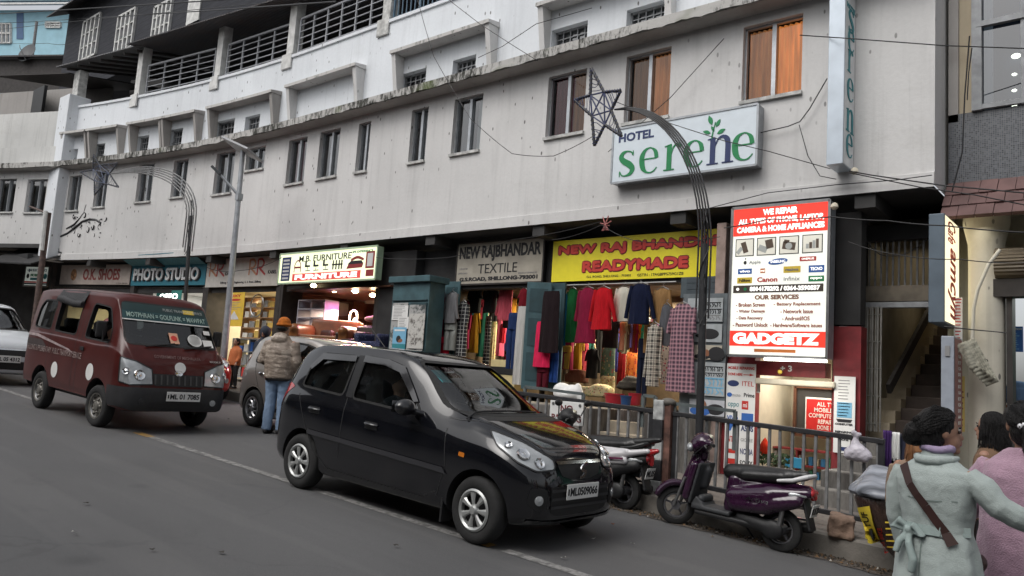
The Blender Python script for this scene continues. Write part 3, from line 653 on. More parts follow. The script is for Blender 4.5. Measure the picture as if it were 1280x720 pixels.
for u0,v0,u1,v1 in ((-2,30,14,54),(58,28.5,76,34.5)):
    q=brect(u0,v0,u1,v1,.05);f=MB()
    for s_ in np.linspace(0,1,4):f.bar(q[0]+(q[1]-q[0])*s_,q[3]+(q[2]-q[3])*s_,.16)
    for s_ in np.linspace(0,1,3):f.bar(q[0]+(q[3]-q[0])*s_,q[1]+(q[2]-q[1])*s_,.14)
    w=f.build('window',M['white_paint'],bh,world=True);pn=MB();pn.quad(*brect(u0,v0,u1,v1,.02));pn.build('pane',mat('blue house pane',(.10,.13,.16),.2),w,world=True)
# low shed roof in front of the blue house, with a dish
SY=17.0
p1=at(78,70,SY);p0=level(-30,71.5,p1[2]);sh=thing('tin_shed','low rusty tin roofed shed in front of the pale blue house','shed',(p0+p1)/2-np.array([0,0,2]))
sn=np.array([p1[1]-p0[1],p0[0]-p1[0],0]);sn /= np.linalg.norm(sn);sn=sn if sn[1]<0 else -sn
b=MB();sheet(b,[p0,p1,p1-sn*3+np.array([0,0,.5]),p0-sn*3+np.array([0,0,.5])],(0,0,.1));b.build('roof',M['tin'],sh,world=True)
b=MB();q0,q1=p0-sn*.4,p1-sn*.4;d2=np.array([0,0,-2.2]);b.quad(q0+d2,q1+d2,q1,q0);b.build('wall',M['dark_wood'],sh,world=True)
P=onplane(27,64,p0,p1)-sn*.6;di=thing('satellite_dish','grey satellite dish on the shed roof before the blue house','satellite dish',P,(R(62),R(-24),R(35)))
b=MB();b.lathe([(0,.0),(.3,.03),(.55,.10),(.75,.2),(.75,.215),(.55,.125),(.3,.055),(0,.02)],Matrix.Diagonal((.8,1.1,1,1)),24);b.build('reflector',mat('dish grey',(.07,.075,.08),.6),di,smooth=True)
b=MB();b.tube([(0,-.75,.18),(0,-.2,.75),(0,0,.8)],.025,6);b.tube([(0,0,-.0),(0,-.1,-.6)],.04,6);b.build('bracket',M['grey_iron'],di)
def pole_thing(name,label,cat,u,v0,v1,y,r,m,group=None):
    P,Q=at(u,v0,y),at(u,v1,y);o=thing(name,label,cat,P,group=group);b=MB();b.tube([(0,0,0),(Q[0]-P[0],0,Q[2]-P[2])],r,8);return o,b
p0,p1=at(39.5,82,16.5),at(46,27,16.5);b=MB();b.tube([p0-np.array([0,0,1.5]),p1],.09,8);tag(b.build('roof_pole',M['grey_iron'],smooth=True),'thin grey pole standing up before the pale blue house','pole')

# houses on the near side of the street, behind the viewer: they shade the road and show in paint and glass
ob=thing('opposite_building','grey and cream row of houses facing the hotel from across the street','building',(-14,-8.4,.7))
b=MB();b.box((-52,-14,-2),(26,-8.2,9.6));b.build('wall',mat('opposite plaster',(.20,.19,.175),.85,var=.4,nscale=.4),ob,world=True)
for k,x in enumerate(np.arange(-50,25,3.1)):
    for z in (4.6,6.9):
        f=MB();f.box((x,-8.25,z),(x+1.3,-8.12,z+1.4));w=f.build('window',M['frame_grey'],ob,world=True);p=MB();p.quad((x+1.22,-8.11,z+.08),(x+.08,-8.11,z+.08),(x+.08,-8.11,z+1.32),(x+1.22,-8.11,z+1.32));p.build('pane',M['dark_glass'],w,world=True)
    f=MB();f.box((x-.4,-8.3,G(x)+.1),(x+2.2,-8.1,G(x)+2.6));f.build('shutter',mat('roller shutter',(.07,.08,.09),.5,.3) if k==0 else bpy.data.materials['roller shutter'],ob,world=True)
b=MB();b.box((-52,-8.3,3.6),(26,-6.8,3.75));b.box((-52,-9,9.6),(26,-7.8,9.8));b.build('canopy',M['concrete'],ob,world=True)
# ------------------------------------------------------------------ ground floor: shop rooms, pillars, steps
SY0=10.72                                    # shop front plane
FZ=1.20                                      # raised floor of the clothes shops
def xs(u,v,y=SY0):return at(u,v,y)[0]
def room(name,x0,x1,y0,y1,z0,z1,mw,mf=None,mc=None):
    b=MB();b.m=0
    b.quad((x0,y0,z0),(x0,y1,z0),(x0,y1,z1),(x0,y0,z1));b.quad((x1,y1,z0),(x1,y0,z0),(x1,y0,z1),(x1,y1,z1));b.quad((x0,y1,z0),(x1,y1,z0),(x1,y1,z1),(x0,y1,z1))
    b.m=1;b.quad((x0,y0,z0),(x1,y0,z0),(x1,y1,z0),(x0,y1,z0));b.m=2;b.quad((x0,y0,z1),(x0,y1,z1),(x1,y1,z1),(x1,y0,z1))
    return b.build(name,[mw,mf or M['concrete'],mc or mw],hotel,world=True)
def lamp(name,loc,power,size,col=(1,.9,.75),sy=None,rot=(0,0,0)):
    l=bpy.data.lights.new(name,'AREA');l.energy=power;l.size=size;l.color=col
    if sy:l.shape='RECTANGLE';l.size_y=sy
    o=bpy.data.objects.new(name,l);COL.objects.link(o);o.location=loc;o.rotation_euler=rot;return o
xA,xB=xs(548,400),xs(683,400);xC,xD=xs(906,400),xs(918,400);xF=xs(1043,400);xG=xs(1076,420);xH=XE
cw=mat('shop ply wall',(.13,.095,.06),.7,var=.3)
room('shop_room',xA,xB-.06,SY0,13.6,FZ,3.3,cw,M['stain_concrete']);room('shop_room',xB+.06,xC,SY0,13.2,FZ,3.3,cw,M['stain_concrete'])
lamp('textile_light',((xA+xB)/2+.3,12.0,3.2),100,.9,(1,.86,.62));lamp('readymade_light',((xB+xC)/2,12.2,3.2),170,1.6,(1,.85,.62))
# fascia over the shop openings and dark void above
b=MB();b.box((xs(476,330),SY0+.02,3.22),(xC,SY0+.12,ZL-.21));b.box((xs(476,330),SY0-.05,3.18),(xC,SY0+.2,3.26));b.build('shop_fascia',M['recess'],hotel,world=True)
# plinth with steps
b=MB();px0=xs(655,470,9.72);pst0,pst1=xs(735,520,9.72),xs(803,520,9.72)
b.box((px0-3.4,9.72,-.2),(pst0,13.6,FZ));b.box((pst1,9.72,-.2),(xC+.02,13.6,FZ));b.box((pst0,10.5,-.2),(pst1,13.6,FZ))
b.build('shop_plinth',M['stain_concrete'],hotel,world=True,bevel=.015)
b=MB();zp=G(pst0)+KERB_H
for i in range(3):b.box((pst0+.002,9.72+.26*i,-.2),(pst1-.002,10.5,zp+(FZ-zp)*(i+1)/4))
b.build('shop_steps',mat('worn cream step',(.30,.26,.20),.85,var=.4,nscale=4),hotel,world=True,bevel=.012)
# pillars
def pillar(x0,x1,y0,y1,z0,z1,m,name='pillar'):
    b=MB();b.box((x0,y0,z0),(x1,y1,z1));return b.build(name,m,hotel,world=True,bevel=.012)
pillar(xC,xD,10.35,10.95,0,ZL-.21,mat('pinkish pillar plaster',(.36,.27,.235),.85,var=.3))
pillar(xs(476,330,10.5),xs(520,330,10.5),10.5,11.2,0,ZL-.21,M['recess'])
# teal ticket-booth like cupboard with posters between furniture and textile shops
bx0,bx1=xs(488,390,9.9),xs(534,390,9.9)
booth=thing('shop_cupboard','teal painted wooden cupboard with peeling posters on its doors beside the furniture shop','cupboard',((bx0+bx1)/2,10.1,.7))
b=MB();b.box((bx0,9.92,.55),(bx1,10.32,at(520,350,9.9)[2]));b.box((bx0-.06,9.84,at(520,352,9.9)[2]-.01),(bx1+.06,10.36,at(520,345,9.9)[2]));b.build('case',M['teal_wood'],booth,world=True,bevel=.01)
zt2=at(520,375,9.9)[2]
b=MB();b.box((bx0+.03,9.89,zt2-.012),(bx1-.03,9.918,zt2+.012))
for k in range(2):b.box((bx0+.04+k*(bx1-bx0)/2,9.895,.75),(bx0-.03+(k+1)*(bx1-bx0)/2,9.918,zt2-.05))
b.build('door',M['teal_dark'],booth,world=True,bevel=.006)
def torn(name,seed,c0,c1,sc=3.0):
    t=NT(name,.85);n=t.noise(t.map((1,1,1),rot=(seed,seed,0)),sc,7,.75);x=t.mix(t.ramp(n,[(.42,0),(.50,1)]),c0,c1);t.col(x);return t.m
tp=torn('torn grey poster',1,(.06,.07,.07),(.36,.36,.35),3)
b=MB();nx=3;cw_=(bx1-bx0-.14)/2;b.quad((bx0+.06,9.889,.8),(bx0+.06+cw_,9.889,.8),(bx0+.06+cw_,9.889,zt2-.05),(bx0+.06,9.889,zt2-.05));b.quad((bx0+.1+cw_,9.889,.8),(bx0+.1+2*cw_,9.889,.8),(bx0+.1+2*cw_,9.889,zt2-.09),(bx0+.1+cw_,9.889,zt2-.09))
tag(b.build('torn_posters',tp,None),'layer of torn grey posters glued over the teal cupboard doors','poster')
def poster(label,tl,br,y,bg,marks=(),name='poster',cat='poster',group=None,slant=0):
    """flat sheet with printed marks: (kind, args in 0..1 of the sheet, colour)"""
    P,Q=at(*tl,y),at(*br,y);w,h=Q[0]-P[0],P[2]-Q[2]
    o=thing(name,label,cat,(P[0],y,Q[2]),(R(90),0,0),group)
    b=MB();b.box((0,0,-.006),(w,h,0));b.build('sheet',bg,o);ink={}
    for m in marks:
        k=m[-1];q=ink.setdefault(k,MB())
        if m[0]=='t':q.text(m[1],m[2]*w,m[3]*h,m[4]*w,m[5]*h,.0015,.002,m[6] if len(m)>7 else .0)
        elif m[0]=='r':q.box((m[1]*w,m[2]*h,.0005),(m[3]*w,m[4]*h,.002))
        elif m[0]=='e':q.ell((m[1]*w,m[2]*h,.001),(m[3]*w,m[4]*h,.0015),n=20,m=4)
        elif m[0]=='p':q.prism([(x*w,y_*h) for x,y_ in m[1]],Matrix.Translation((0,0,.0006)),.002)
        elif m[0]=='s':q.stroke([(x*w,y_*h,ww*h) for x,y_,ww in m[1]],.001,.002)
        elif m[0]=='lines':
            _,x0,y0,x1,y1,n=m[:6]
            for i in range(n):
                yy=y0+(y1-y0)*i/max(1,n-1);q.box((x0*w,yy*h,.0005),((x0+(x1-x0)*random.uniform(.6,1))*w,(yy+.35*(y1-y0)/n)*h,.002))
    for i,(k,q) in enumerate(ink.items()):q.build('lettering',k,o)
    return o
INK={k:mat(k+' print',c,.6,var=.08) for k,c in (('navy',(.02,.035,.12)),('green',(.01,.22,.07)),('redp',(.50,.03,.02)),('orange',(.55,.16,.03)),('blue',(.03,.12,.40)),('sky',(.18,.42,.60)),('yellow',(.72,.52,.05)),('grey',(.25,.25,.25)),('pale',(.62,.62,.60)),('brownp',(.25,.10,.05)),('teal',(.03,.22,.25)))}
INK['ink']=M['ink'];INK['white']=M['white']
poster('white printed notice stuck high on the left cupboard door',(491,382),(509,400),9.875,M['white'],[('lines',.1,.1,.9,.9,9,INK['grey'])])
poster('small white notice under the larger one on the teal cupboard',(498,396),(510,411),9.872,M['white'],[('lines',.1,.15,.9,.85,6,INK['grey'])])
poster('blue framed poster of a couple at sea on the teal cupboard',(492,409),(506,436),9.87,INK['sky'],[('r',0,0,1,.22,INK['teal']),('e',.45,.45,.18,.16,INK['ink']),('e',.55,.38,.22,.1,INK['brownp']),('r',.1,.82,.9,.9,INK['white'])])
poster('white paper crumpled poster on the right door of the teal cupboard',(512,392),(528,436),9.872,torn('crumpled paper',2,(.12,.11,.10),(.50,.49,.46),5),[])
# GADGETZ repair shop (room at pavement height)
gz=G(-4)+KERB_H+.02;gx0,gx1=xs(940,520),xs(1046,520)
room('shop_room',gx0,gx1,10.5,12.2,gz,2.15,M['cream'],M['paving'],mat('shop ceiling',(.6,.58,.5),.8))
lamp('repair_shop_light',((gx0+gx1)/2,11.2,2.1),13,.6,(1,.93,.8))
b=MB();b.box((xD,10.40,at(980,470,10.4)[2]),(xF,10.62,at(980,452,10.4)[2]));b.box((xD-.02,10.42,gz),(xs(942,520,10.42),10.6,2.2));b.box((xs(1040,520,10.4),10.4,gz),(xs(1075,520,10.4),10.64,at(1050,408,10.4)[2]));b.build('shop_surround',M['red_paint'],hotel,world=True)
b=MB();b.box((xs(1044,350,10.4),10.40,at(1060,406,10.4)[2]),(xs(1076,350,10.4),10.62,ZL-.2));b.box((xD,10.5,2.2),(xs(1044,350,10.4),10.6,ZL-.2));b.build('pillar',M['recess'],hotel,world=True)
b=MB();b.text('+ 3',xs(975,457,10.39),at(975,464,10.39)[2],.16,.08,M=Matrix(((1,0,0,0),(0,0,-1,10.395),(0,1,0,0),(0,0,0,1))),bold=.03);b.build('lettering',M['white'],hotel,world=True)
# a tilted cream box (rolling-shutter hood) under the red band
b=MB();P=at(942,472,10.3);b.box((xs(943,480,10.3),10.3,P[2]-.08),(xs(1043,480,10.3),10.5,P[2]));b.build('shutter_hood',M['cream'],hotel,world=True,bevel=.02)
# inner window with the red repair notice
b=MB();P,Q=at(995,483,11.7),at(1046,548,11.7);b.box((P[0],11.7,Q[2]),(Q[0],11.74,P[2]));b.build('shop_window',mat('grey-black backing',(.05,.05,.05),.3),hotel,world=True)
b=MB()
for a_,c_ in (((P[0],11.68,Q[2]),(P[0],11.68,P[2])),((P[0],11.68,Q[2]),(Q[0],11.68,Q[2])),((P[0],11.68,P[2]),(Q[0],11.68,P[2]))):b.bar(a_,c_,.04)
b.build('shop_window_frame',M['brown_wood'],hotel,world=True)
poster('red notice reading all types mobile computer repairing done inside the phone repair shop',(1007,496),(1052,545),11.66,M['white'],[('r',.03,.04,1,.95,M['red'])]+[('t',tx,x,y,w,.12,.02,M['white']) for tx,x,y,w in (('ALL TYPES',.32,.76,.66),('MOBILE',.25,.6,.5),('COMPUTER',.10,.44,.72),('REPAIRING',.36,.28,.62),('DONE HERE',.34,.12,.62))],name='notice_board',cat='notice')
# staircase hall
sx0,sx1=xG,XE
room('stair_hall',sx0,sx1,11.0,16.0,.2,ZL-.22,mat('dingy stair wall',(.30,.265,.20),.85,var=.35,nscale=2),None,M['dark_room'])
b=MB();s0y,s0z=11.15,1.02
b.box((sx0+.25,10.2,-.1),(sx1,s0y,s0z))
for i in range(12):b.box((sx0+.25,s0y+.27*i,.2),(sx1-.02,s0y+.27*(i+1)+.02,s0z+.165*(i+1)))
b.build('stairs',mat('dark worn stair',(.075,.055,.045),.7,var=.4,nscale=4),hotel,world=True,bevel=.01)
b=MB()
for i in range(12):b.box((sx0+.002,s0y+.27*i,.2),(sx0+.25,s0y+.27*(i+1),s0z+.165*(i+1)+.12))
b.build('stair_skirting',M['plaster_warm'],hotel,world=True)
b=MB();b.bar((sx0+.22,11.2,1.75),(sx0+.30,14.0,3.5),.05,.14);b.build('handrail',M['dark_wood'],hotel,world=True)
fy=11.0
def fr(u0,v0,u1,v1,m,name,y=fy,d=.1):
    P,Q=at(u0,v0,y),at(u1,v1,y);b=MB();b.box((P[0],y,Q[2]),(Q[0],y+d,P[2]));return b.build(name,m,hotel,world=True,bevel=.006)
fr(1072,358,1172,376,mat('grey-brown lintel',(.20,.17,.13),.85,var=.45,nscale=4),'stair_lintel');fr(1070,378,1172,384,M['frame_grey'],'shutter_rail',fy-.04,.1)
fr(1060,290,1079,525,M['stain_concrete'],'stair_jamb',fy-.02,.14);fr(1060,284,1172,297,M['recess'],'stair_lintel',fy-.02,.14)
b=MB();P,Q=at(1079,297,fy),at(1166,357,fy);b.quad((P[0],fy+.9,Q[2]-.1),(Q[0]+.2,fy+.9,Q[2]-.1),(Q[0]+.2,fy+.9,P[2]+.1),(P[0],fy+.9,P[2]+.1));b.build('grille_back',M['plaster_warm'],hotel,world=True)
b=MB()
for x in np.linspace(P[0],Q[0]+.1,14):b.bar((x,fy+.05,Q[2]),(x,fy+.05,P[2]),.022)
b.build('window_grille',M['grey_iron'],hotel,world=True)
lamp('stair_grille_light',((P[0]+Q[0])/2,fy+.5,P[2]-.02),.4,.3,(1,.88,.66));lamp('stair_light',(sx0+.5,13.2,3.7),1.3,.3,(1,.85,.6))
b=MB();P,Q=at(1075,384,fy-.06),at(1100,530,fy-.06)   # folded collapsible gate
for i,x in enumerate(np.linspace(P[0]+.01,Q[0],9)):b.bar((x,fy-.06-(.03 if i % 2 else 0),Q[2]-.1),(x,fy-.06-(.03 if i % 2 else 0),P[2]),.02)
for z in np.linspace(Q[2],P[2]-.1,5):b.bar((P[0],fy-.075,z),(Q[0],fy-.075,z),.014)
b.build('collapsible_gate',mat('grey gate paint',(.32,.31,.28),.6,.2,var=.3),hotel,world=True)
# stone steps from the pavement to the stair hall
b=MB();zp=G(-3)+KERB_H;xa,xb=xs(1012,600,9.6),XE
for i in range(4):b.box((xa+.12*i,9.35+.26*i,-.1),(xb,10.42,zp+.19*(i+1)))
b.build('entrance_steps',M['stain_concrete'],hotel,world=True,bevel=.015)
# shops further left, along the bend
def segp(u,v,off):return atw(u,v,-off)
LS=[(62,165,(1,.80,.5),70),(166,257,(1,.96,.9),60),(259,349,(1,.88,.62),75),(352,474,(1,.72,.52),95)]
for u0,u1,c,p in LS:
    A,B=segp(u0,380,.5),segp(u1,380,.5);z0=G((A[0]+B[0])/2)+KERB_H+.02;b=MB();d=2.6;z1=3.42
    b.m=0;b.quad((A[0],A[1],z0),(A[0],A[1]+d,z0),(A[0],A[1]+d,z1),(A[0],A[1],z1));b.quad((B[0],B[1]+d,z0),(B[0],B[1],z0),(B[0],B[1],z1),(B[0],B[1]+d,z1));b.quad((A[0],A[1]+d,z0),(B[0],B[1]+d,z0),(B[0],B[1]+d,z1),(A[0],A[1]+d,z1));b.m=1;b.quad((A[0],A[1],z0),(B[0],B[1],z0),(B[0],B[1]+d,z0),(A[0],A[1]+d,z0));b.m=2;b.quad((A[0],A[1],z1),(A[0],A[1]+d,z1),(B[0],B[1]+d,z1),(B[0],B[1],z1))
    wall={62:M['cream'],166:M['white'],259:M['cream'],352:M['brown_wood']}[u0]
    b.build('shop_room',[wall,M['concrete'],wall],hotel,world=True)
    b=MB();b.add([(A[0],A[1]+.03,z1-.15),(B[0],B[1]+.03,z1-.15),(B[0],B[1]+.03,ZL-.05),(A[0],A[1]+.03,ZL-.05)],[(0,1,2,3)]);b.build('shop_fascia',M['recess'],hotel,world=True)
    mid=(A+B)/2;lamp('shop_light',(mid[0],mid[1]+1.0,z1-(.55 if u0==352 else .05)),p,1.2,c)
    if u0==352:lamp('magenta_strip_light',(mid[0]+.4,mid[1]+.5,z1-.35),14,1.0,(1,.25,.75),.1)
    for P in (A,B):b=MB();b.box((P[0]-.09,P[1]-.06,z0-.2),(P[0]+.09,P[1]+.5,ZL-.05));b.build('pillar',M['dark_wood'],hotel,world=True)
# shop under the left wing
A,B=segp(-40,380,.6),segp(60,380,.6);zz=G(A[0])+KERB_H
b=MB();b.m=0;b.quad((-60,Yw(-60)+2.6,zz),(B[0]+.3,B[1]+2.0,zz),(B[0]+.3,B[1]+2.0,ZLL+.6),(-60,Yw(-60)+2.6,ZLL+.6));b.build('shop_room',M['recess'],hotel,world=True)
P,Q=segp(26,383,1.0),segp(42,402,1.0);b=MB();b.quad((P[0]-.3,P[1]+.6,Q[2]-1.2),(Q[0]+.2,Q[1]+.6,Q[2]-1.2),(Q[0]+.2,Q[1]+.6,P[2]),(P[0]-.3,P[1]+.6,P[2]));b.build('shop_window',mat('lamplit shelf',(.6,.42,.14),.8,var=.9,nscale=9,emit=.9),hotel,world=True)  # shelf lamplight painted in as emission; no lamp stands here
P,Q=segp(-6,330,-.8),segp(34,362,-.8);b=MB();sheet(b,[P+np.array([-1,0,.1]),np.array([Q[0],Q[1],P[2]]),np.array([Q[0],Q[1]+1.5,P[2]+.7]),P+np.array([-1,1.2,.8])],(0,0,.04));tag(b.build('shop_awning',M['black'],None),'dark cloth awning hung over the shop at the left end of the street','awning')
# ------------------------------------------------------------------ building to the right of the hotel
RY=10.75;rx0=XE+.04
rb=thing('corner_building','neighbouring building with mosaic wall, brown tile awning and round cream column','building',(-.4,RY+.5,.1))
t=NT('dark mosaic tiles',.35);v=t.map((1,1,1));br=t.N.new('ShaderNodeTexBrick');t.L.new(t.map((1,1,1),rot=(R(90),0,0)),br.inputs[0]);br.offset=0;br.inputs['Scale'].default_value=26;br.inputs['Brick Width'].default_value=.6;br.inputs['Row Height'].default_value=.6;br.inputs['Mortar Size'].default_value=.06;br.inputs['Color1'].default_value=(.028,.034,.048,1);br.inputs['Color2'].default_value=(.11,.12,.14,1);br.inputs['Mortar'].default_value=(.16,.16,.155,1);t.col(br.outputs[0]);t.bump(br.outputs['Fac'],-.3,.004);M['mosaic']=t.m
za,zb=at(1230,228,RY)[2],at(1230,138,RY)[2]
b=MB();b.box((rx0,RY,za-.05),(3.5,RY+.3,zb));b.build('mosaic_wall',M['mosaic'],rb,world=True)
b=MB();b.box((rx0,RY+.05,zb),(at(1220,60,RY)[0],RY+.3,8.5));b.build('wall',M['plaster_warm'],rb,world=True)
b=MB();b.box((rx0-.0,RY-.0,zb-.1),(rx0+.11,RY+.05,8.5));b.build('wall_strip',M['plaster_grey'],rb,world=True)
w0=at(1221,60,RY)[0];zt3=at(1240,29,RY)[2]
f=MB();f.box((w0-.05,RY-.06,zb),(w0+.06,RY+.1,8.5));f.bar((w0,RY-.02,zb+.04),(3.5,RY-.02,zb+.04),.06);f.bar((w0,RY-.03,zt3),(3.5,RY-.03,zt3),.07);f.bar((at(1279,60,RY)[0],RY-.02,zb),(at(1279,60,RY)[0],RY-.02,8.5),.04)
w=f.build('window',M['frame_grey'],rb,world=True);p=MB();p.quad((w0,RY+.02,zb),(3.5,RY+.02,zb),(3.5,RY+.02,8.5),(w0,RY+.02,8.5));p.build('pane',glass('blue tinted pane',(.16,.22,.30),.03,.1),w,world=True)
p=MB();p.quad((w0,RY+1.2,zb),(3.5,RY+1.2,zb),(3.5,RY+1.2,8.5),(w0,RY+1.2,8.5));p.build('window_back',mat('blue dim room',(.05,.07,.11),.9,var=.6,nscale=1.5,stretch=(2,2,.6)),rb,world=True)
p=MB()
for u,v,r in ((1270,70,.035),(1268,93,.02),(1268,113,.02),(1268,132,.02)):
    P=at(u,v,RY+1.1);p.ell(P,(r*1.6,r,r),n=10,m=6)
p.build('lamp',glow('warm lamp',(1,.8,.5),9),rb,world=True)
# tiled awning
b=MB();zt4,zb4=at(1230,226,RY)[2],at(1230,266,10.35)[2];nrow=3
for r in range(nrow):
    for k in range(-1,24):
        s0,s1=r/nrow,(r+1)/nrow+.06;x=rx0+(k+.5*(r % 2))*.185;y0,y1=RY-.02-(.40*s0),RY-.02-(.40*s1);z0,z1=zt4+(zb4-zt4)*s0,zt4+(zb4-zt4)*s1;o=.012+.006*((k*7+r*3) % 3)
        x1=x+.178;x=max(x,rx0)
        if x1<x+.02:continue
        b.add([(x,y0-o,z0),(x1,y0-o,z0),(x1,y1-o-.03,z1),(x,y1-o-.03,z1),(x,y0+.02,z0),(x1,y0+.02,z0),(x1,y1+.0,z1-.03),(x,y1+.0,z1-.03)],[(3,2,1,0),(7,6,5,4)[::-1],(2,3,7,6),(0,4,7,3)[::-1],(1,2,6,5)])
b.build('tile_awning',mat('brown roof tile',(.135,.075,.07),.7,var=.35,nscale=3),rb,world=True)
b=MB();b.quad((rx0,RY-.42,zb4+.01),(rx0,RY+2,zb4+.3),(3.5,RY+2,zb4+.3),(3.5,RY-.42,zb4+.01));b.build('awning_soffit',mat('cream soffit',(.55,.52,.42),.8,var=.2),rb,world=True)
cxm=(at(1206,420,10.6)[0]+at(1254,420,10.6)[0])/2;cr=(at(1254,420,10.6)[0]-at(1206,420,10.6)[0])/2*.98
b=MB();b.lathe([(cr,-.1),(cr,zb4-.45),(cr*1.02,zb4-.3),(cr*1.3,zb4-.05),(cr*1.3,zb4+.2)],Matrix.Translation((cxm,RY+.05,0)),32);b.build('column',M['column_paint'],rb,smooth=True,world=True)
lamp('column_lamp',(cxm-.05,RY-.35,zb4-.12),.45,.2,(1,.93,.75))
b=MB();b.text('3',cxm+.0,at(1241,459,10.5)[2],.045,.10,M=Matrix(((1,0,0,0),(0,0,-1,RY+.05-cr-.002),(0,1,0,0),(0,0,0,1))));b.build('house_number',M['ink'],rb,world=True)
# its shop, right of the column
jx=at(1258,420,10.7)[0]
b=MB();b.box((jx,RY-.05,0),(jx+.06,RY+.2,at(1265,350,RY)[2]));b.box((jx-.12,RY-.12,at(1265,372,RY)[2]),(3.5,RY+.1,at(1265,350,RY)[2]));b.build('shop_jamb',M['dark_wood'],rb,world=True)
b=MB();zr=at(1270,330,RY)[2]
b.lathe([(.19,0),(.19,4.5)],Matrix.Translation((jx-.10,RY-.05,zr)) @ Euler((0,R(90),0)).to_matrix().to_4x4(),16);b.build('shutter_roll',corrugated('brown rolled shutter',(.16,.13,.09),(.07,.05,.04),160,2),rb,smooth=True,world=True)
b=MB();b.quad((jx,RY+1.6,0),(3.5,RY+1.6,0),(3.5,RY+1.6,4),(jx,RY+1.6,4));b.build('shop_back',mat('green shop wall',(.10,.30,.22),.8,var=.5,nscale=4),rb,world=True)
lamp('corner_shop_light',(jx+.5,RY+.8,3.0),7,.5,(.95,1,.95))
b=MB();b.quad((cxm,RY+.36,zr-.1),(3.5,RY+.36,zr-.1),(3.5,RY+.36,zb4+.5),(cxm,RY+.36,zb4+.5));b.build('upper_shop_wall',bpy.data.materials['cream soffit'],rb,world=True)
b=MB();b.tube([at(u,v,yy) for u,v,yy in ((1250,312,10.35),(1236,330,10.32),(1222,362,10.3),(1217,385,10.32),(1215,432,10.34))],.02,8);b.build('pipe',M['column_paint'],rb,smooth=True,world=True)
b=MB();b.quad((rx0-.005,RY,0),(rx0-.005,16,0),(rx0-.005,16,9),(rx0-.005,RY,9));b.quad((rx0,RY+.35,0),(cxm,RY+.35,0),(cxm,RY+.35,zb4+.2),(rx0,RY+.35,zb4+.2));b.build('side_wall',M['column_paint'],rb,world=True)
# ------------------------------------------------------------------ signs
def sign(name,label,cat,tl,tr,br,bl,off,depth,face,side=None,frame=None,group=None,tilt=0.0,plane=None):
    f=(lambda p:at(p[0],p[1],plane)) if plane is not None else (lambda p:atw(p[0],p[1],off))
    TL,TR,BR,BL=f(tl),f(tr),f(br),f(bl)
    z0,z1=(BL[2]+BR[2])/2,(TL[2]+TR[2])/2;A=np.array([(TL[0]+BL[0])/2,(TL[1]+BL[1])/2]);B=np.array([(TR[0]+BR[0])/2,(TR[1]+BR[1])/2])
    w=float(np.linalg.norm(B-A));h=float(z1-z0);ang=math.atan2(B[1]-A[1],B[0]-A[0])
    o=thing(name,label,cat,(A[0],A[1],z0),(R(90)+tilt,0,ang),group)
    b=MB();b.box((0,0,-depth),(w,h,-.004));b.build('case',side or face,o)
    b=MB();b.quad((0,0,0),(w,0,0),(w,h,0),(0,h,0));b.build('face',face,o)
    if frame:
        b=MB();q=frame[1]
        for p0,p1 in (((0,0),(w,0)),((w,0),(w,h)),((w,h),(0,h)),((0,h),(0,0))):b.bar((p0[0],p0[1],0),(p1[0],p1[1],0),q,q*.8)
        b.build('frame',frame[0],o)
    return o,w,h
def letters(o,items,m,name='lettering',z=.002,d=.006):
    b=MB()
    for it in items:b.text(it[0],it[1],it[2],it[3],it[4],z,d,it[5] if len(it)>5 else 0.0,shear=it[6] if len(it)>6 else 0)
    return b.build(name,m,o)
# --- HOTEL serene
face_b=mat('pale blue acrylic',(.66,.73,.78),.35,var=.05)
o,w,h=sign('hotel_sign','pale blue hotel sign with green serif lettering on the wall above the yellow board','sign',(765.5,160.5),(946.5,132.5),(946.5,207),(765.5,228),.22,.2,face_b,M['galv'],(M['galv'],.03))
letters(o,[('HOTEL',.045*w,.735*h,.265*w,.16*h,.035)],INK['navy'])
s=MB();sn=MB();xh=.46*h;y0=.10*h
def S(b,pts,x,k=1.0):b.stroke([(x+p[0]*xh,y0+p[1]*xh,p[2]*xh) for p in pts],.002,.006,8)
def g_s(b,x):S(b,[(.66,.98,.03),(.66,.80,.04),(.58,.93,.05),(.38,.985,.06),(.20,.92,.14),(.13,.76,.20),(.26,.60,.23),(.50,.45,.25),(.65,.27,.21),(.57,.09,.14),(.36,.015,.06),(.18,.05,.05),(.09,.20,.04),(.08,.0,.03)],x)
def g_e(b,x):S(b,[(.10,.56,.045),(.45,.56,.045),(.76,.56,.045)],x);S(b,[(.75,.56,.16),(.70,.80,.15),(.56,.95,.06),(.42,.985,.05),(.24,.90,.12),(.13,.70,.20),(.12,.48,.22),(.17,.24,.20),(.30,.07,.10),(.48,.015,.05),(.64,.06,.05),(.77,.20,.035)],x)
def serif(b,x,y,ww):b.stroke([(x-ww/2,y,.045*xh),(x,y,.05*xh),(x+ww/2,y,.045*xh)],.002,.006,4)
def g_stem(b,x,t=.20,top=True):
    b.stroke([(x+.22*xh,y0+.02*xh,t*xh),(x+.22*xh,y0+.5*xh,t*xh),(x+.22*xh,y0+.96*xh,t*xh)],.0025,.006,4);serif(b,x+.22*xh,y0+.02*xh,.44*xh)
    if top:b.stroke([(x+.02*xh,y0+.93*xh,.03*xh),(x+.16*xh,y0+.95*xh,.06*xh),(x+.30*xh,y0+.99*xh,.03*xh)],.0025,.006,4)
def g_r(b,x):g_stem(b,x);S(b,[(.30,.62,.04),(.38,.85,.05),(.50,.97,.08),(.62,.93,.15),(.64,.84,.13)],x)
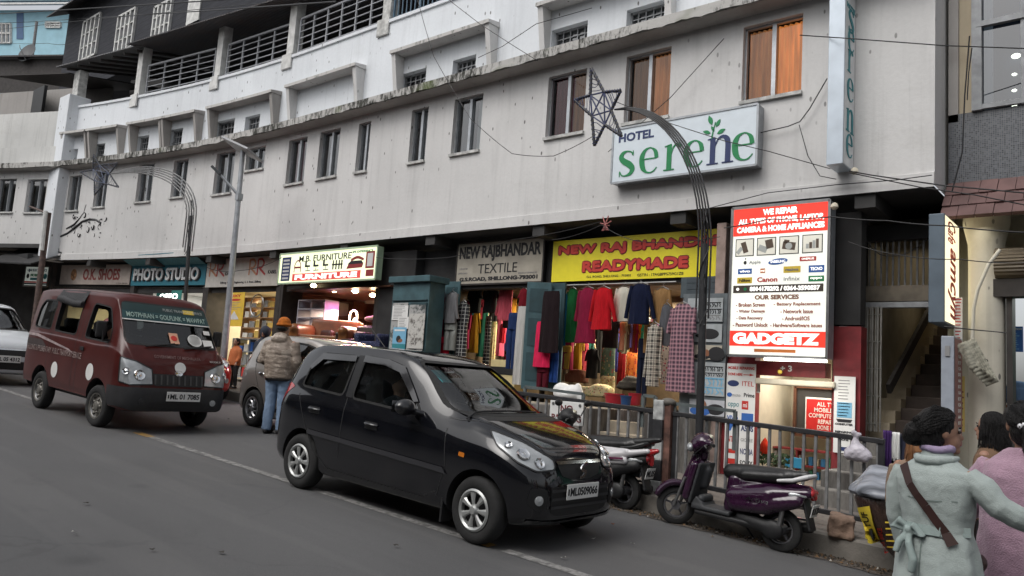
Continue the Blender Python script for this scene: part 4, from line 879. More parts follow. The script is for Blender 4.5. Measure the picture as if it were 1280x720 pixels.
def g_n(b,x):
    g_stem(b,x,.20);S(b,[(.30,.66,.045),(.42,.90,.06),(.58,.985,.10),(.74,.90,.18),(.80,.70,.20),(.80,.35,.20),(.80,.02,.20)],x);serif(b,x+.80*xh,y0+.02*xh,.42*xh)
adv=[(.045,g_s),(.225,g_e),(.40,g_r),(.535,g_e),(.70,g_n),(.865,g_e)]
sc_=(w*.95)/(w)  # letter pitch across the board
pos=[.05*w,.21*w,.39*w,.525*w,.685*w,.845*w]
for x,(k,g) in zip(pos,adv):g(sn if g is g_n else s,x)
s.build('lettering',INK['green'],o);sn.build('lettering',INK['navy'],o)
lf=MB()
def leaf(cx,cy,L,a,ww=.42):
    lf.stroke([(cx-L/2*math.cos(a),cy-L/2*math.sin(a),.004),(cx-L*.2*math.cos(a),cy-L*.2*math.sin(a),L*ww*.9),(cx+L*.1*math.cos(a),cy+L*.1*math.sin(a),L*ww),(cx+L*.35*math.cos(a),cy+L*.35*math.sin(a),L*ww*.5),(cx+L/2*math.cos(a),cy+L/2*math.sin(a),.003)],.003,.006,5)
lx=pos[4]+.22*xh;ly=y0+xh
lf.stroke([(lx-.02,ly-.02,.02),(lx+.0,ly+.10,.016),(lx+.03,ly+.22,.012)],.003,.006,5)
leaf(lx-.05,ly+.26,.15,R(110));leaf(lx+.07,ly+.20,.12,R(60));leaf(lx-.10,ly+.09,.12,R(160));leaf(lx+.12,ly+.07,.13,R(25));leaf(lx-.01,ly+.13,.09,R(120));lf.build('leaf_sprig',INK['green'],o)
# --- vertical serene blade sign
vx0,vx1,vy0=-3.26,-3.055,9.78;zv0=at(1054,204,9.78)[2]
o=thing('blade_sign','tall narrow white blade sign with serif letters down its side, projecting from the hotel wall','sign',(vx1,vy0,zv0))
b=MB();b.box((vx0,vy0,zv0),(vx1-.003,10.19,ZS+1.0));b.build('case',mat('dented pale steel',(.50,.56,.62),.4,.3,var=.15,nscale=3),o,world=True,bevel=.008)
b=MB();b.quad((vx1,vy0+.01,zv0+.01),(vx1,10.18,zv0+.01),(vx1,10.18,ZS+1),(vx1,vy0+.01,ZS+1));b.build('face',mat('white acrylic',(.68,.69,.69),.35),o,world=True)
Mv=Matrix(((0,0,1,vx1+.001),(1,0,0,vy0),(0,1,0,zv0),(0,0,0,1)))
sv=MB();xh0,y00=xh,y0;xh=.30
for i,(vv,g) in enumerate(((188,g_e),(157,g_n),(118,g_e),(83,g_r),(56,g_e),(33,g_s))):
    y0=at(1062,vv+8,9.98)[2]-zv0;bb=MB();g(bb,.10 if g is not g_n else .08)
    sv.add([Mv @ Vector(p) for p in bb.v],bb.f)
sv.text('HOTEL',.05,at(1062,14,9.98)[2]-zv0,.34,.07,.002,.004,.03,M=Mv)
sv.build('lettering',INK['teal'],o,world=True);xh,y0=xh0,y00
# --- GADGETZ light box
GF=10.02
lit=lambda n,c,e:mat(n,c,.4,var=.16,nscale=1.3,emit=e)
o,w,h=sign('repair_shop_sign','tall backlit red and white phone repair sign listing services and brands','sign',(917,261),(1037,249.5),(1034,446),(909,446),0,.24,lit('backlit white',(.74,.75,.68),.48),M['galv'],(M['steel'],.035),plane=GF)
redlit=lit('backlit red',(.72,.035,.02),.62);whl=lit('backlit white letter',(.85,.83,.78),.75)
b=MB();b.box((.02,h*.805,.001),(w-.02,h-.02,.003));b.build('red_band',redlit,o);b=MB();b.box((.02,h*.065,.001),(w-.02,h*.165,.003));b.build('red_band',redlit,o)
letters(o,[('WE REPAIR',.33*w,.935*h,.36*w,.042*h,.05),('ALL TYPES OF PHONE, LAPTOP,',.07*w,.875*h,.88*w,.044*h,.05),('CAMERA & HOME APPLIANCES',.055*w,.825*h,.90*w,.040*h,.05),('GADGETZ',.05*w,.078*h,.88*w,.075*h,.07)],whl,z=.004)
pic=MB();ims=[MB(),MB(),MB()]
for k in range(4):
    x0=(.045+.232*k)*w;x1=x0+.20*w;ya,yb=.665*h,.785*h
    pic.box((x0,ya,.001),(x1,yb,.003));ims[0].box((x0+.012,ya+.012,.003),(x1-.012,yb-.012,.005));c=((x0+x1)/2,(ya+yb)/2)
    if k==0:ims[1].obox((c[0],c[1],.006),(.07,.15,.004),(0,0,.3));ims[2].obox((c[0]-.07,c[1]-.04,.006),(.05,.10,.004),(0,0,-.7))
    if k==1:ims[1].obox((c[0]+.04,c[1]+.03,.006),(.10,.12,.004),(0,0,.2));ims[2].obox((c[0]-.05,c[1]-.03,.006),(.12,.08,.004),(0,0,-.4))
    if k==2:ims[1].obox((c[0],c[1]-.01,.006),(.17,.10,.004),(0,0,-.15));ims[1].obox((c[0]-.03,c[1]+.05,.006),(.07,.04,.004),(0,0,-.15));ims[2].lathe([(.045,0),(.045,.004),(.0,.004)],Matrix.Translation((c[0],c[1]-.015,.008)),20)
    if k==3:
        for q in range(4):(ims[1] if q % 2 else ims[2]).box((c[0]-.08+.042*q,c[1]-.06,.005),(c[0]-.045+.042*q,c[1]+.0+.02*((q*5) % 4),.009))
pic.build('picture_border',M['ink'],o);ims[0].build('picture',lit('photo ground',(.62,.60,.52),.35),o);ims[1].build('picture',lit('photo dark',(.10,.07,.05),.1),o);ims[2].build('picture',lit('photo mid',(.35,.36,.34),.2),o)
letters(o,[('Apple',.20*w,.607*h,.12*w,.026*h)],INK['grey'],z=.004)
b=MB();b.ell((.155*w,.622*h,.004),(.022,.026,.003));b.ell((.16*w,.648*h,.004),(.008,.012,.003));b.build('logo',M['ink'],o)
def pill(x,y,ww,hh,col,txt,tcol,ell=False,shear=0):
    b=MB()
    if ell:b.ell((x+ww/2,y+hh/2,.003),(ww/2,hh/2,.002),(0,0,.12),24,4)
    else:b.box((x,y,.001),(x+ww,y+hh,.0035))
    b.build('logo',col,o)
    if txt:letters(o,[(txt,x+ww*.12,y+hh*.28,ww*.76,hh*.46,.02,shear)],tcol,z=.005)
pill(.40*w,.600*h,.20*w,.040*h,INK['blue'],'SAMSUNG',whl,True);pill(.72*w,.615*h,.16*w,.028*h,INK['redp'],'ONEPLUS',whl);pill(.08*w,.545*h,.15*w,.036*h,INK['blue'],'vivo',whl);pill(.32*w,.548*h,.05*w,.030*h,INK['orange'],'mi',whl);pill(.56*w,.543*h,.17*w,.042*h,INK['yellow'],'realme',INK['grey']);pill(.81*w,.540*h,.15*w,.045*h,INK['blue'],'TECNO',whl);pill(.075*w,.482*h,.16*w,.040*h,INK['yellow'],'Nikon',M['ink'],False,.2);pill(.81*w,.482*h,.15*w,.036*h,INK['green'],'oppo',whl)
letters(o,[('Canon',.29*w,.488*h,.21*w,.032*h,.03)],INK['redp'],z=.004);letters(o,[('infinix',.565*w,.492*h,.16*w,.026*h)],INK['grey'],z=.004)
b=MB();b.box((.035*w,.418*h,.001),(.955*w,.468*h,.004));b.build('phone_band',mat('dark brown band',(.06,.045,.035),.5),o)
letters(o,[('8014178292 / 0364-3590837',.215*w,.427*h,.71*w,.032*h,.05)],whl,z=.005)
b=MB();b.lathe([(.022,0),(.022,.003),(0,.003)],Matrix.Translation((.165*w,.443*h,.004)),16);b.build('logo',INK['green'],o);b=MB();b.lathe([(.020,0),(.020,.003),(0,.003)],Matrix.Translation((.085*w,.443*h,.004)),16);b.build('logo',whl,o)
letters(o,[('OUR SERVICES',.27*w,.372*h,.45*w,.030*h,.04)],INK['brownp'],z=.004)
sv_=mat('brick red print',(.34,.06,.02),.5)
letters(o,[('- Broken Screen',.07*w,.325*h,.31*w,.026*h,.02),('- Water Damage',.08*w,.280*h,.30*w,.026*h,.02),('- Data Recovery',.08*w,.235*h,.28*w,.026*h,.02),('- Password Unlock',.045*w,.192*h,.37*w,.026*h,.02),('- Battery Replacement',.47*w,.325*h,.46*w,.026*h,.02),('- Network Issue',.54*w,.280*h,.32*w,.026*h,.02),('- Android/IOS',.56*w,.235*h,.27*w,.026*h,.02),('- Hardware/Software issues',.44*w,.192*h,.51*w,.024*h,.02)],sv_,z=.004)
b=MB();b.box((.28*w,.028*h,.001),(.70*w,.048*h,.003));b.build('label_strip',INK['orange'],o)
b=MB();b.tube([(.40*w,-.035,.03),(w+.01,-.035,.03)],.018,10);b.build('tube_light',glow('cool tube',(1,.98,.92),6),o,smooth=True)
lamp('sign_tube_glow',(at(1000,452,GF)[0],GF-.06,at(1000,456,GF)[2]-.03),5,.8,(1,.95,.85),.05)
# --- NEW RAJ BHANDAR READYMADE
o,w,h=sign('clothes_shop_sign','long yellow shop board with bold red capitals over the readymade clothes shop','sign',(690,300),(903.5,287.5),(903.5,343.5),(691,353.5),0,.08,mat('yellow flex',(.90,.78,.03),.45,var=.06),M['black'],plane=SY0-.1)
sh_=mat('dark outline print',(.20,.012,.02),.6);rd=mat('bright red print',(.62,.05,.035),.5)
RT=[('NEW RAJ BHANDAR',.035*w,.57*h,.985*w,.32*h),('READYMADE',.20*w,.18*h,.63*w,.30*h)]
def thick(o,items,m,r,z,n=8,name='lettering'):   # heavy letters: copies fanned out round the outline
    b=MB()
    for it in items:
        for k in range(n):b.text(it[0],it[1]+r*math.cos(2*math.pi*k/n),it[2]+r*math.sin(2*math.pi*k/n),it[3],it[4],z+.0005*k,.003)
    return b.build(name,m,o)
RT=[(t_,x+.03,y+.03,ww-.06,hh-.06) for t_,x,y,ww,hh in RT]
thick(o,RT,sh_,.030,.001);thick(o,RT,rd,.014,.008)
letters(o,[('G.S. ROAD, SHILLONG - 793001',.235*w,.055*h,.27*w,.06*h),('GSTIN : 17AGBPP5759G1Z8',.545*w,.055*h,.255*w,.06*h)],M['ink'])
# --- NEW RAJBHANDAR TEXTILE
o,w,h=sign('textile_shop_sign','weathered cream board with black capitals over the textile shop','sign',(570,304),(678.5,297.5),(680,353),(572,355.5),0,.08,mat('weathered cream board',(.42,.385,.32),.8,var=.25,nscale=3),M['black'],(M['dark_wood'],.03),plane=SY0-.1)
letters(o,[('NEW RAJBHANDAR',.03*w,.53*h,.94*w,.38*h,.035),('G.S.ROAD, SHILLONG-793001',.05*w,.06*h,.9*w,.11*h,.05)],M['ink']);letters(o,[('TEXTILE',.27*w,.25*h,.45*w,.22*h)],M['ink']);letters(o,[('since',.04*w,.36*h,.10*w,.05*h),('(PROP)',.03*w,.24*h,.11*w,.05*h),('READYMADE',.74*w,.20*h,.2*w,.04*h)],INK['grey'])
# --- M.B. FURNITURE
o,w,h=sign('furniture_shop_sign','tilted backlit cream sign with pictures of chairs and a bed over the furniture shop','sign',(346,318.5),(468.5,307.5),(473,347.5),(352,355.5),.0,.16,lit('backlit cream',(.72,.76,.50),.7),mat('pale green frame',(.42,.55,.38),.5),(mat('pale green trim',(.42,.55,.38),.5),.035),plane=10.15)
letters(o,[('M.B. FURNITURE',.22*w,.68*h,.54*w,.20*h,.01)],INK['grey' if 0 else 'ink']);b=MB();b.box((.16*w,.06*h,.001),(.86*w,.30*h,.004));b.build('red_band',lit('backlit red band',(.58,.06,.05),.4),o);letters(o,[('FURNITURE',.19*w,.095*h,.64*w,.17*h,.05)],whl,z=.005)
letters(o,[('LIFE EXPERIENCE',.76*w,.84*h,.20*w,.07*h,.02)],INK['green'])
c1,c2,c3,c4=MB(),MB(),MB(),MB()
c1.box((.03*w,.08*h,.001),(.13*w,.88*h,.004))
for k in range(6):c4.box((.045*w,(.14+.12*k)*h,.004),(.115*w,(.20+.12*k)*h,.006))
c2.stroke([(.175*w,.35*h,.02),(.18*w,.62*h,.02),(.21*w,.74*h,.025),(.24*w,.62*h,.02),(.245*w,.36*h,.02)],.002);c2.box((.175*w,.48*h,.001),(.245*w,.54*h,.004))
for x in (.30,.39,.49):c3.box((x*w,.50*h,.001),((x+.045)*w,.56*h,.004));c3.box(((x-.01)*w,.50*h,.001),((x+.008)*w,.70*h,.004));c3.stroke([((x+.02)*w,.50*h,.012),((x+.02)*w,.40*h,.012)],.002);c3.box(((x-.005)*w,.37*h,.001),((x+.05)*w,.395*h,.004))
c3.box((.575*w,.50*h,.001),(.68*w,.545*h,.004))
for x in (.58,.61,.64,.665):c3.box((x*w,.37*h,.001),((x+.012)*w,.66*h,.004))
c2.prism([(.72*w,.36*h),(.87*w,.38*h),(.88*w,.52*h),(.74*w,.52*h)],Matrix.Translation((0,0,.001)),.003);c3.prism([(.73*w,.50*h),(.88*w,.50*h),(.86*w,.60*h),(.76*w,.60*h)],Matrix.Translation((0,0,.002)),.003);c2.stroke([(.76*w,.62*h,.05),(.82*w,.70*h,.06),(.88*w,.62*h,.05)],.002)
c2.box((.90*w,.34*h,.001),(.98*w,.86*h,.004));c4.box((.915*w,.4*h,.004),(.965*w,.8*h,.006));c2.box((.91*w,.1*h,.001),(.98*w,.3*h,.004))
c1.build('picture',INK['navy'],o);c2.build('picture',mat('maroon print',(.28,.03,.03),.5),o);c3.build('picture',INK['ink'],o);c4.build('picture',INK['pale'],o)
# --- cable dealer board: RR KABEL twice
o,w,h=sign('cable_shop_sign','white flex board with two pairs of red ribbon letters beside the photo studio','sign',(257,325.5),(347,318.5),(351,356.5),(259,359.5),-.42,.07,mat('off-white flex',(.52,.50,.46),.6,var=.12),M['grey_iron'])
r1,r2=MB(),MB()
for k,x0 in enumerate((.04,.60)):
    for q,bb in ((0,r2),(1,r1)):
        xx=(x0+.11*q)*w;u=.105*w
        bb.stroke([(xx+.1*u,.38*h,.05),(xx+.12*u,.70*h,.05),(xx+.1*u,.90*h,.05)],.002+.002*q,.004);bb.stroke([(xx+.1*u,.90*h,.05),(xx+.6*u,.90*h,.055),(xx+.85*u,.76*h,.055),(xx+.6*u,.63*h,.055),(xx+.3*u,.62*h,.05),(xx+.7*u,.50*h,.055),(xx+1.1*u,.38*h,.05)],.003+.002*q,.004)
r1.build('logo',mat('ribbon red',(.38,.035,.03),.5),o);r2.build('logo',mat('ribbon orange',(.45,.20,.10),.5),o)
letters(o,[('KABEL',.28*w,.40*h,.11*w,.12*h,.03),('KABEL',.86*w,.40*h,.11*w,.12*h,.03),('Shillong: Ganesha Engineering, G. S. Road, Shillong',.22*w,.09*h,.56*w,.10*h,.01)],M['ink'])
# --- PHOTO STUDIO
o,w,h=sign('photo_studio_sign','teal signboard with raised white block letters reading photo studio','sign',(164.5,333),(257,330),(257.5,355),(164.5,358),-.42,.08,mat('teal board',(.025,.17,.23),.5,var=.1),None)
letters(o,[('PHOTO STUDIO',.06*w,.20*h,.88*w,.62*h,.03)],M['ink'],z=.001,d=.05);letters(o,[('PHOTO STUDIO',.045*w,.24*h,.88*w,.62*h,.03)],mat('letter white',(.62,.63,.63),.5),z=.03,d=.04)
A,B,C,D=atw(148,321,.02),atw(238,315,.02),atw(257,330,-.40),atw(165,333,-.40);b=MB();sheet(b,[A,B,C,D],(0,0,.02));tag(b.build('canopy',mat('teal canopy',(.05,.20,.25),.6,var=.2),None),'slanting teal canopy panel between the hotel wall and the photo studio sign','canopy')
# --- O.K. SHOES
o,w,h=sign('shoe_shop_sign','faded beige shoe shop board with a brown emblem and dark red letters','sign',(76,334),(163,328),(163,355),(75,356),-.42,.07,mat('faded beige flex',(.42,.36,.32),.7,var=.15),M['grey_iron'])
letters(o,[('O.K. SHOES',.34*w,.22*h,.52*w,.58*h,.03)],mat('faded dark red',(.22,.035,.03),.6));b=MB();b.ell((.20*w,.5*h,.002),(.24*h,.30*h,.003),n=28,m=4);b.build('logo',mat('faded brown',(.34,.17,.08),.7,var=.8,nscale=12),o);letters(o,[('G.S. ROAD, SHILLONG',.82*w,.04*h,.16*w,.05*h)],M['ink'])
# --- electronics board on the left
o,w,h=sign('electronics_shop_sign','small white and green electronics shop board hanging under the left wing','sign',(31,334.5),(61,331),(61,356.5),(30,359),-.2,.06,mat('backlit pale board',(.55,.60,.55),.5,emit=.15),M['dark_wood'],(M['dark_wood'],.05))
letters(o,[('UJJAI ELECTRONICS',.1*w,.70*h,.8*w,.17*h,.03)],INK['navy']);letters(o,[('MOBILE',.25*w,.48*h,.4*w,.14*h,.04)],INK['green'])
b=MB();b.ell((.14*w,.5*h,.002),(.06*w,.12*h,.002));b.box((.03*w,.08*h,.001),(.97*w,.16*h,.003));b.build('picture',M['ink'],o);b=MB();b.box((.03*w,.17*h,.001),(.97*w,.24*h,.003));b.build('stripe',INK['redp'],o);b=MB();b.ell((.86*w,.5*h,.002),(.08*w,.14*h,.002));b.box((.25*w,.3*h,.001),(.75*w,.42*h,.003));b.build('picture',INK['teal'],o)
P,Q=segp(21,319,.1),segp(55,331,.1);b=MB();b.box((P[0],P[1]-.05,Q[2]),(Q[0],P[1]+.1,P[2]));tag(b.build('name_board',M['black'],None),'unlit black name board under the soffit of the left wing','sign')
# --- right: lit vertical shop sign beside the stair hall, and grey board below
def bladebox(name,label,ul,um,ur,vt,vb,mfront,mside,y0):
    P0,P1=at(ul,(vt+vb)/2,y0),at(um,(vt+vb)/2,y0);x1=P1[0];r=ray(ur,(vt+vb)/2);t_=x1/r[0];y1=t_*r[1];z0,z1=at(um,vb,y0)[2],at(um,vt,y0)[2]
    o=thing(name,label,'sign',(x1,y0,z0));b=MB();b.box((P0[0],y0,z0),(x1-.004,y1,z1));b.build('case',mfront,o,world=True,bevel=.01)
    b=MB();b.quad((x1,y0+.015,z0+.02),(x1,y1-.015,z0+.02),(x1,y1-.015,z1-.02),(x1,y0+.015,z1-.02));b.build('face',mside,o,world=True)
    return o,Matrix(((0,0,1,x1+.001),(1,0,0,y0),(0,1,0,z0),(0,0,0,1))),y1-y0,z1-z0
gb=mat('blue-grey sheet steel',(.12,.155,.19),.5,.3,var=.2,nscale=3)
o,Mx,w,h=bladebox('lit_blade_sign','narrow backlit cream blade sign with red script running down it, right of the staircase',1160.5,1181,1199,266,403,gb,lit('backlit warm cream',(.82,.74,.50),.85),10.05)
b=MB();txt=text_mesh('Amcyn',.02,3,.25)
Mr=Mx @ Matrix.Translation((w*.20,h*.72,.002)) @ Euler((0,0,R(-90))).to_matrix().to_4x4();b.text('amcyn',0,0,h*.66,w*.52,0,.004,.02,M=Mr,shear=.25);b.text('Cafe',-h*.24,0,h*.2,w*.5,0,.004,.01,M=Mr,shear=.25)
b.build('lettering',mat('script red',(.42,.03,.02),.5),o,world=True)
o,Mx,w,h=bladebox('menu_board','plain grey box board with a red listing strip under the lit blade sign',1176,1193,1203,420,560,mat('grey board',(.30,.33,.38),.55,var=.15),mat('red listing side',(.30,.14,.13),.6,var=.2),10.1)
b=MB()
for k in range(16):b.text('ABOECD'[k % 6]+'AT'[k % 2],w*.45,h*(.92-.055*k),w*.35,h*.03,.001,.002,.03,M=Mx)
b.build('lettering',M['white'],o,world=True);b=MB();b.box((at(1181,430,10.08)[0],10.085,at(1181,445,10.08)[2]),(at(1187,430,10.08)[0],10.099,at(1181,432,10.08)[2]));b.build('sticker',INK['grey'],o,world=True)
# phone brand board and repair board
o=poster('white board of phone brand names and a red arrow beside the repair shop door',(909,454),(941,590),10.32,M['white'],[('t','MOBILE REPAIRING',.05,.945,.9,.028,.03,INK['redp']),('t','DONE HERE',.05,.885,.5,.026,.03,INK['redp']),('r',.58,.893,.82,.900,INK['redp']),('p',[(.8,.885),(.95,.897),(.8,.909)],INK['redp']),('e',.24,.81,.20,.03,INK['navy']),('t','ITEL',.55,.79,.4,.045,.0,INK['redp']),('e',.12,.70,.09,.022,INK['blue']),('t','moto',.22,.685,.28,.025,.0,INK['grey']),('t','Prime',.62,.685,.36,.04,.02,M['ink']),('t','oppo',.08,.575,.38,.05,.0,INK['teal']),('r',.56,.57,.78,.65,INK['redp']),('t','mi',.6,.59,.14,.04,.02,M['white']),('t','VIVO',.06,.46,.38,.045,.02,INK['blue']),('r',.56,.455,.96,.535,INK['blue']),('p',[(.05,.36),(.2,.36),(.3,.43),(.15,.43)],INK['blue']),('t','ASUS',.55,.365,.42,.055,.03,INK['navy']),('e',.42,.39,.08,.03,INK['teal']),('t','INTEX',.05,.255,.45,.055,.02,INK['redp']),('t','GIONEE',.56,.27,.4,.03,.0,INK['grey']),('r',.03,.15,.45,.19,INK['redp']),('t','NOKIA',.55,.15,.43,.055,.02,INK['navy']),('r',.03,.05,.45,.10,INK['redp']),('t','SONY',.55,.04,.43,.055,.02,M['ink'])],name='brand_board',cat='sign board')
o=poster('narrow white computer repairing board with a light blue panel on the red doorpost',(1043,470),(1068,568),10.36,M['white'],[('r',.15,.46,.85,.66,INK['sky']),('lines',.2,.70,.8,.94,7,INK['grey']),('lines',.2,.48,.8,.64,5,INK['white']),('p',[(.2,.40),(.8,.40),(.88,.44),(.12,.44)],M['ink']),('t','COMPUTER',.08,.36,.84,.028,.05,M['ink']),('t','REPAIRING',.08,.26,.84,.028,.05,M['ink']),('t','DONE',.3,.16,.42,.028,.05,M['ink']),('r',.38,.03,.78,.08,INK['navy'])],name='repair_board',cat='sign board')
# bengali newspaper posters on the grey board next to the pillar
pw=mat('weathered white poster',(.40,.43,.44),.8,var=.2);pb=torn('poster photo',3,(.03,.03,.035),(.42,.42,.41),4)
def script(x0,x1,y,hh,n,seed):
    rnd=random.Random(seed);out=[('s',[(x0,y+hh,hh*.22),((x0+x1)/2,y+hh,hh*.22),(x1,y+hh,hh*.22)])]
    for i in range(n):
        x=x0+(x1-x0)*(i+.2)/n;d=(x1-x0)/n*.7;out.append(('s',[(x,y+hh,hh*.15),(x+rnd.uniform(-.2,.9)*d,y+hh*.6,hh*.2),(x+rnd.uniform(.2,1)*d,y+hh*.35,hh*.2),(x+rnd.uniform(-.2,.8)*d,y,hh*.14)]))
    return out
bx_=(863,904)
def scr(x0,x1,y,hh,n,sd,m):return [(*q,m) for q in script(x0,x1,y,hh,n,sd)]
poster('white poster with black bengali headline at the top of the column beside the plaid dress',(860,373),(903,402),10.28,pw,scr(.55,.95,.60,.2,6,1,M['ink'])+scr(.5,.97,.32,.2,7,2,M['ink'])+scr(.45,.95,.06,.2,6,3,INK['grey']),group=None)
poster('dark photo poster of a black hat under the bengali headline',(868,405),(902,428),10.28,pw,[('e',.55,.45,.35,.3,M['ink']),('e',.3,.35,.25,.12,M['ink'])])
poster('portrait poster of a striped figure in the middle of the poster column',(868,431),(902,450),10.28,mat('warm poster',(.46,.42,.34),.8),[('e',.45,.4,.12,.3,INK['brownp']),('e',.8,.4,.3,.5,M['ink']),('e',.3,.2,.3,.2,M['ink'])])
poster('large pale poster lettered in two rows of blue bengali script',(862,452),(905,496),10.28,pw,scr(.45,.95,.74,.13,8,4,M['ink'])+scr(.3,.97,.58,.1,9,5,M['ink'])+scr(.3,.98,.30,.22,6,6,INK['sky'])+scr(.3,.98,.05,.2,6,7,INK['sky']))
poster('blue and white portrait poster near the foot of the poster column',(862,498),(905,521),10.28,mat('pale portrait ground',(.46,.47,.50),.8),[('e',.35,.6,.15,.4,INK['brownp']),('e',.32,.25,.3,.3,INK['blue']),('e',.75,.4,.25,.35,M['ink'])])
P,Q=at(856,368,10.34),at(906,523,10.34);b=MB();b.box((P[0],10.30,Q[2]),(Q[0],10.36,P[2]));tag(b.build('poster_board',mat('grey hoarding',(.13,.15,.16),.8,var=.3),None),'grey wooden board carrying a column of bengali posters beside the pinkish pillar','board')
# poster and panels in the cable shop
poster('tall yellow advertising poster at the door of the cable shop',(284.5,366),(302,408),9.9,mat('yellow poster',(.75,.50,.05),.6),[('t','OXY',.2,.86,.6,.08,.05,INK['redp']),('e',.5,.78,.3,.035,INK['redp']),('lines',.15,.5,.85,.7,5,INK['grey']),('p',[(.2,.2),(.5,.45),(.8,.2)],INK['pale'])])
poster('white phone brand sign glowing over the photo studio counter behind the van',(196,364),(226,377),10.3,mat('green lit board',(.02,.14,.12),.5,emit=.2),[('t','OPPO',.14,.2,.72,.55,.05,glow('white lit letter',(.9,.95,.9),1.6))],name='shop_sign',cat='sign')
# crew of small wall pieces by the corner column
poster('white paper price list pinned left of the round cream column',(1193,372),(1203,430),10.6,M['white'],[('lines',.1,.05,.9,.95,14,INK['redp'])]);poster('yellow leaflet strip low beside the round cream column',(1196,470),(1206,540),10.6,mat('yellow leaflet',(.62,.46,.14),.7),[('lines',.1,.1,.9,.9,9,INK['brownp']),('r',.2,.3,.7,.5,INK['teal'])])
poster('blue shop poster hanging inside the shop right of the column',(1262,408),(1279,440),11.4,INK['blue'],[('t','STATION',.1,.86,.8,.07,.02,INK['white']),('lines',.1,.1,.8,.7,8,INK['sky'])])
# ------------------------------------------------------------------ vehicles
# the body is lofted from half sections along its length, hollowed for the cabin, and cut for windows and wheel arches;
# glass, lamps, seams and trim are panels wrapped on to the body surface
def loft(stations,sect,nx=6,ny=5):
    """stations: rows of numbers by x; sect(row) -> half section [(y, z)] bottom centre .. top centre"""
    A=np.array(stations,float);x=A[:,0];xi=np.concatenate([np.linspace(x[i],x[i+1],nx,endpoint=False) for i in range(len(x)-1)]+[[x[-1]]])
    cols=[pchip(x,A[:,k],xi) for k in range(A.shape[1])];rows=np.stack(cols,1);rings=[]
    for r in rows:
        P=np.array(sect(r));n=len(P);t=np.linspace(0,n-1,(n-1)*ny+1);Y=np.maximum(0,catmull(P[:,0],t));Z=catmull(P[:,1],t)
        Y[0]=Y[-1]=0;rings.append(np.concatenate([np.stack([Y,Z],1),np.stack([-Y[-2:0:-1],Z[-2:0:-1]],1)]))
    m=len(rings[0]);vs=[(rows[i][0],p[0],p[1]) for i in range(len(rings)) for p in rings[i]];fs=[]
    for i in range(len(rings)-1):
        for k in range(m):fs.append((i*m+k,i*m+(k+1) % m,(i+1)*m+(k+1) % m,(i+1)*m+k))
    fs.append(tuple(range(m-1,-1,-1)));o=(len(rings)-1)*m;fs.append(tuple(range(o,o+m)))
    return vs,[f[::-1] for f in fs]
def temp(name,vs,fs,mats):
    me=bpy.data.meshes.new(name);me.from_pydata(vs,[],fs);[me.materials.append(m) for m in mats];me.update()
    import bmesh
    bm=bmesh.new();bm.from_mesh(me);bmesh.ops.recalc_face_normals(bm,faces=bm.faces);bm.to_mesh(me);bm.free()
    o=bpy.data.objects.new(name,me);COL.objects.link(o);return o
def prism_x(poly,x0,x1):                    # outline in (y, z) pushed along x
    n=len(poly);vs=[(x0,y,z) for y,z in poly]+[(x1,y,z) for y,z in poly];return vs,[tuple(range(n)),tuple(range(2*n-1,n-1,-1))]+[(i,n+i,n+(i+1) % n,(i+1) % n) for i in range(n)]
def prism_y(poly,y0,y1):
    n=len(poly);vs=[(x,y0,z) for x,z in poly]+[(x,y1,z) for x,z in poly];return vs,[tuple(range(n)),tuple(range(2*n-1,n-1,-1))]+[(i,n+i,n+(i+1) % n,(i+1) % n) for i in range(n)]
def rounded(poly,r=.05,n=4):                # soften the corners of an outline
    out=[];m=len(poly)
    for i in range(m):
        p,a,c=(np.array(poly[k],float) for k in (i,i-1,(i+1) % m));u,v=a-p,c-p;lu,lv=np.linalg.norm(u),np.linalg.norm(v);q=min(r,lu*.45,lv*.45);A,C=p+u/lu*q,p+v/lv*q
        for t in np.linspace(0,1,n):out.append(tuple((1-t)**2*A+2*t*(1-t)*p+t*t*C))
    return out
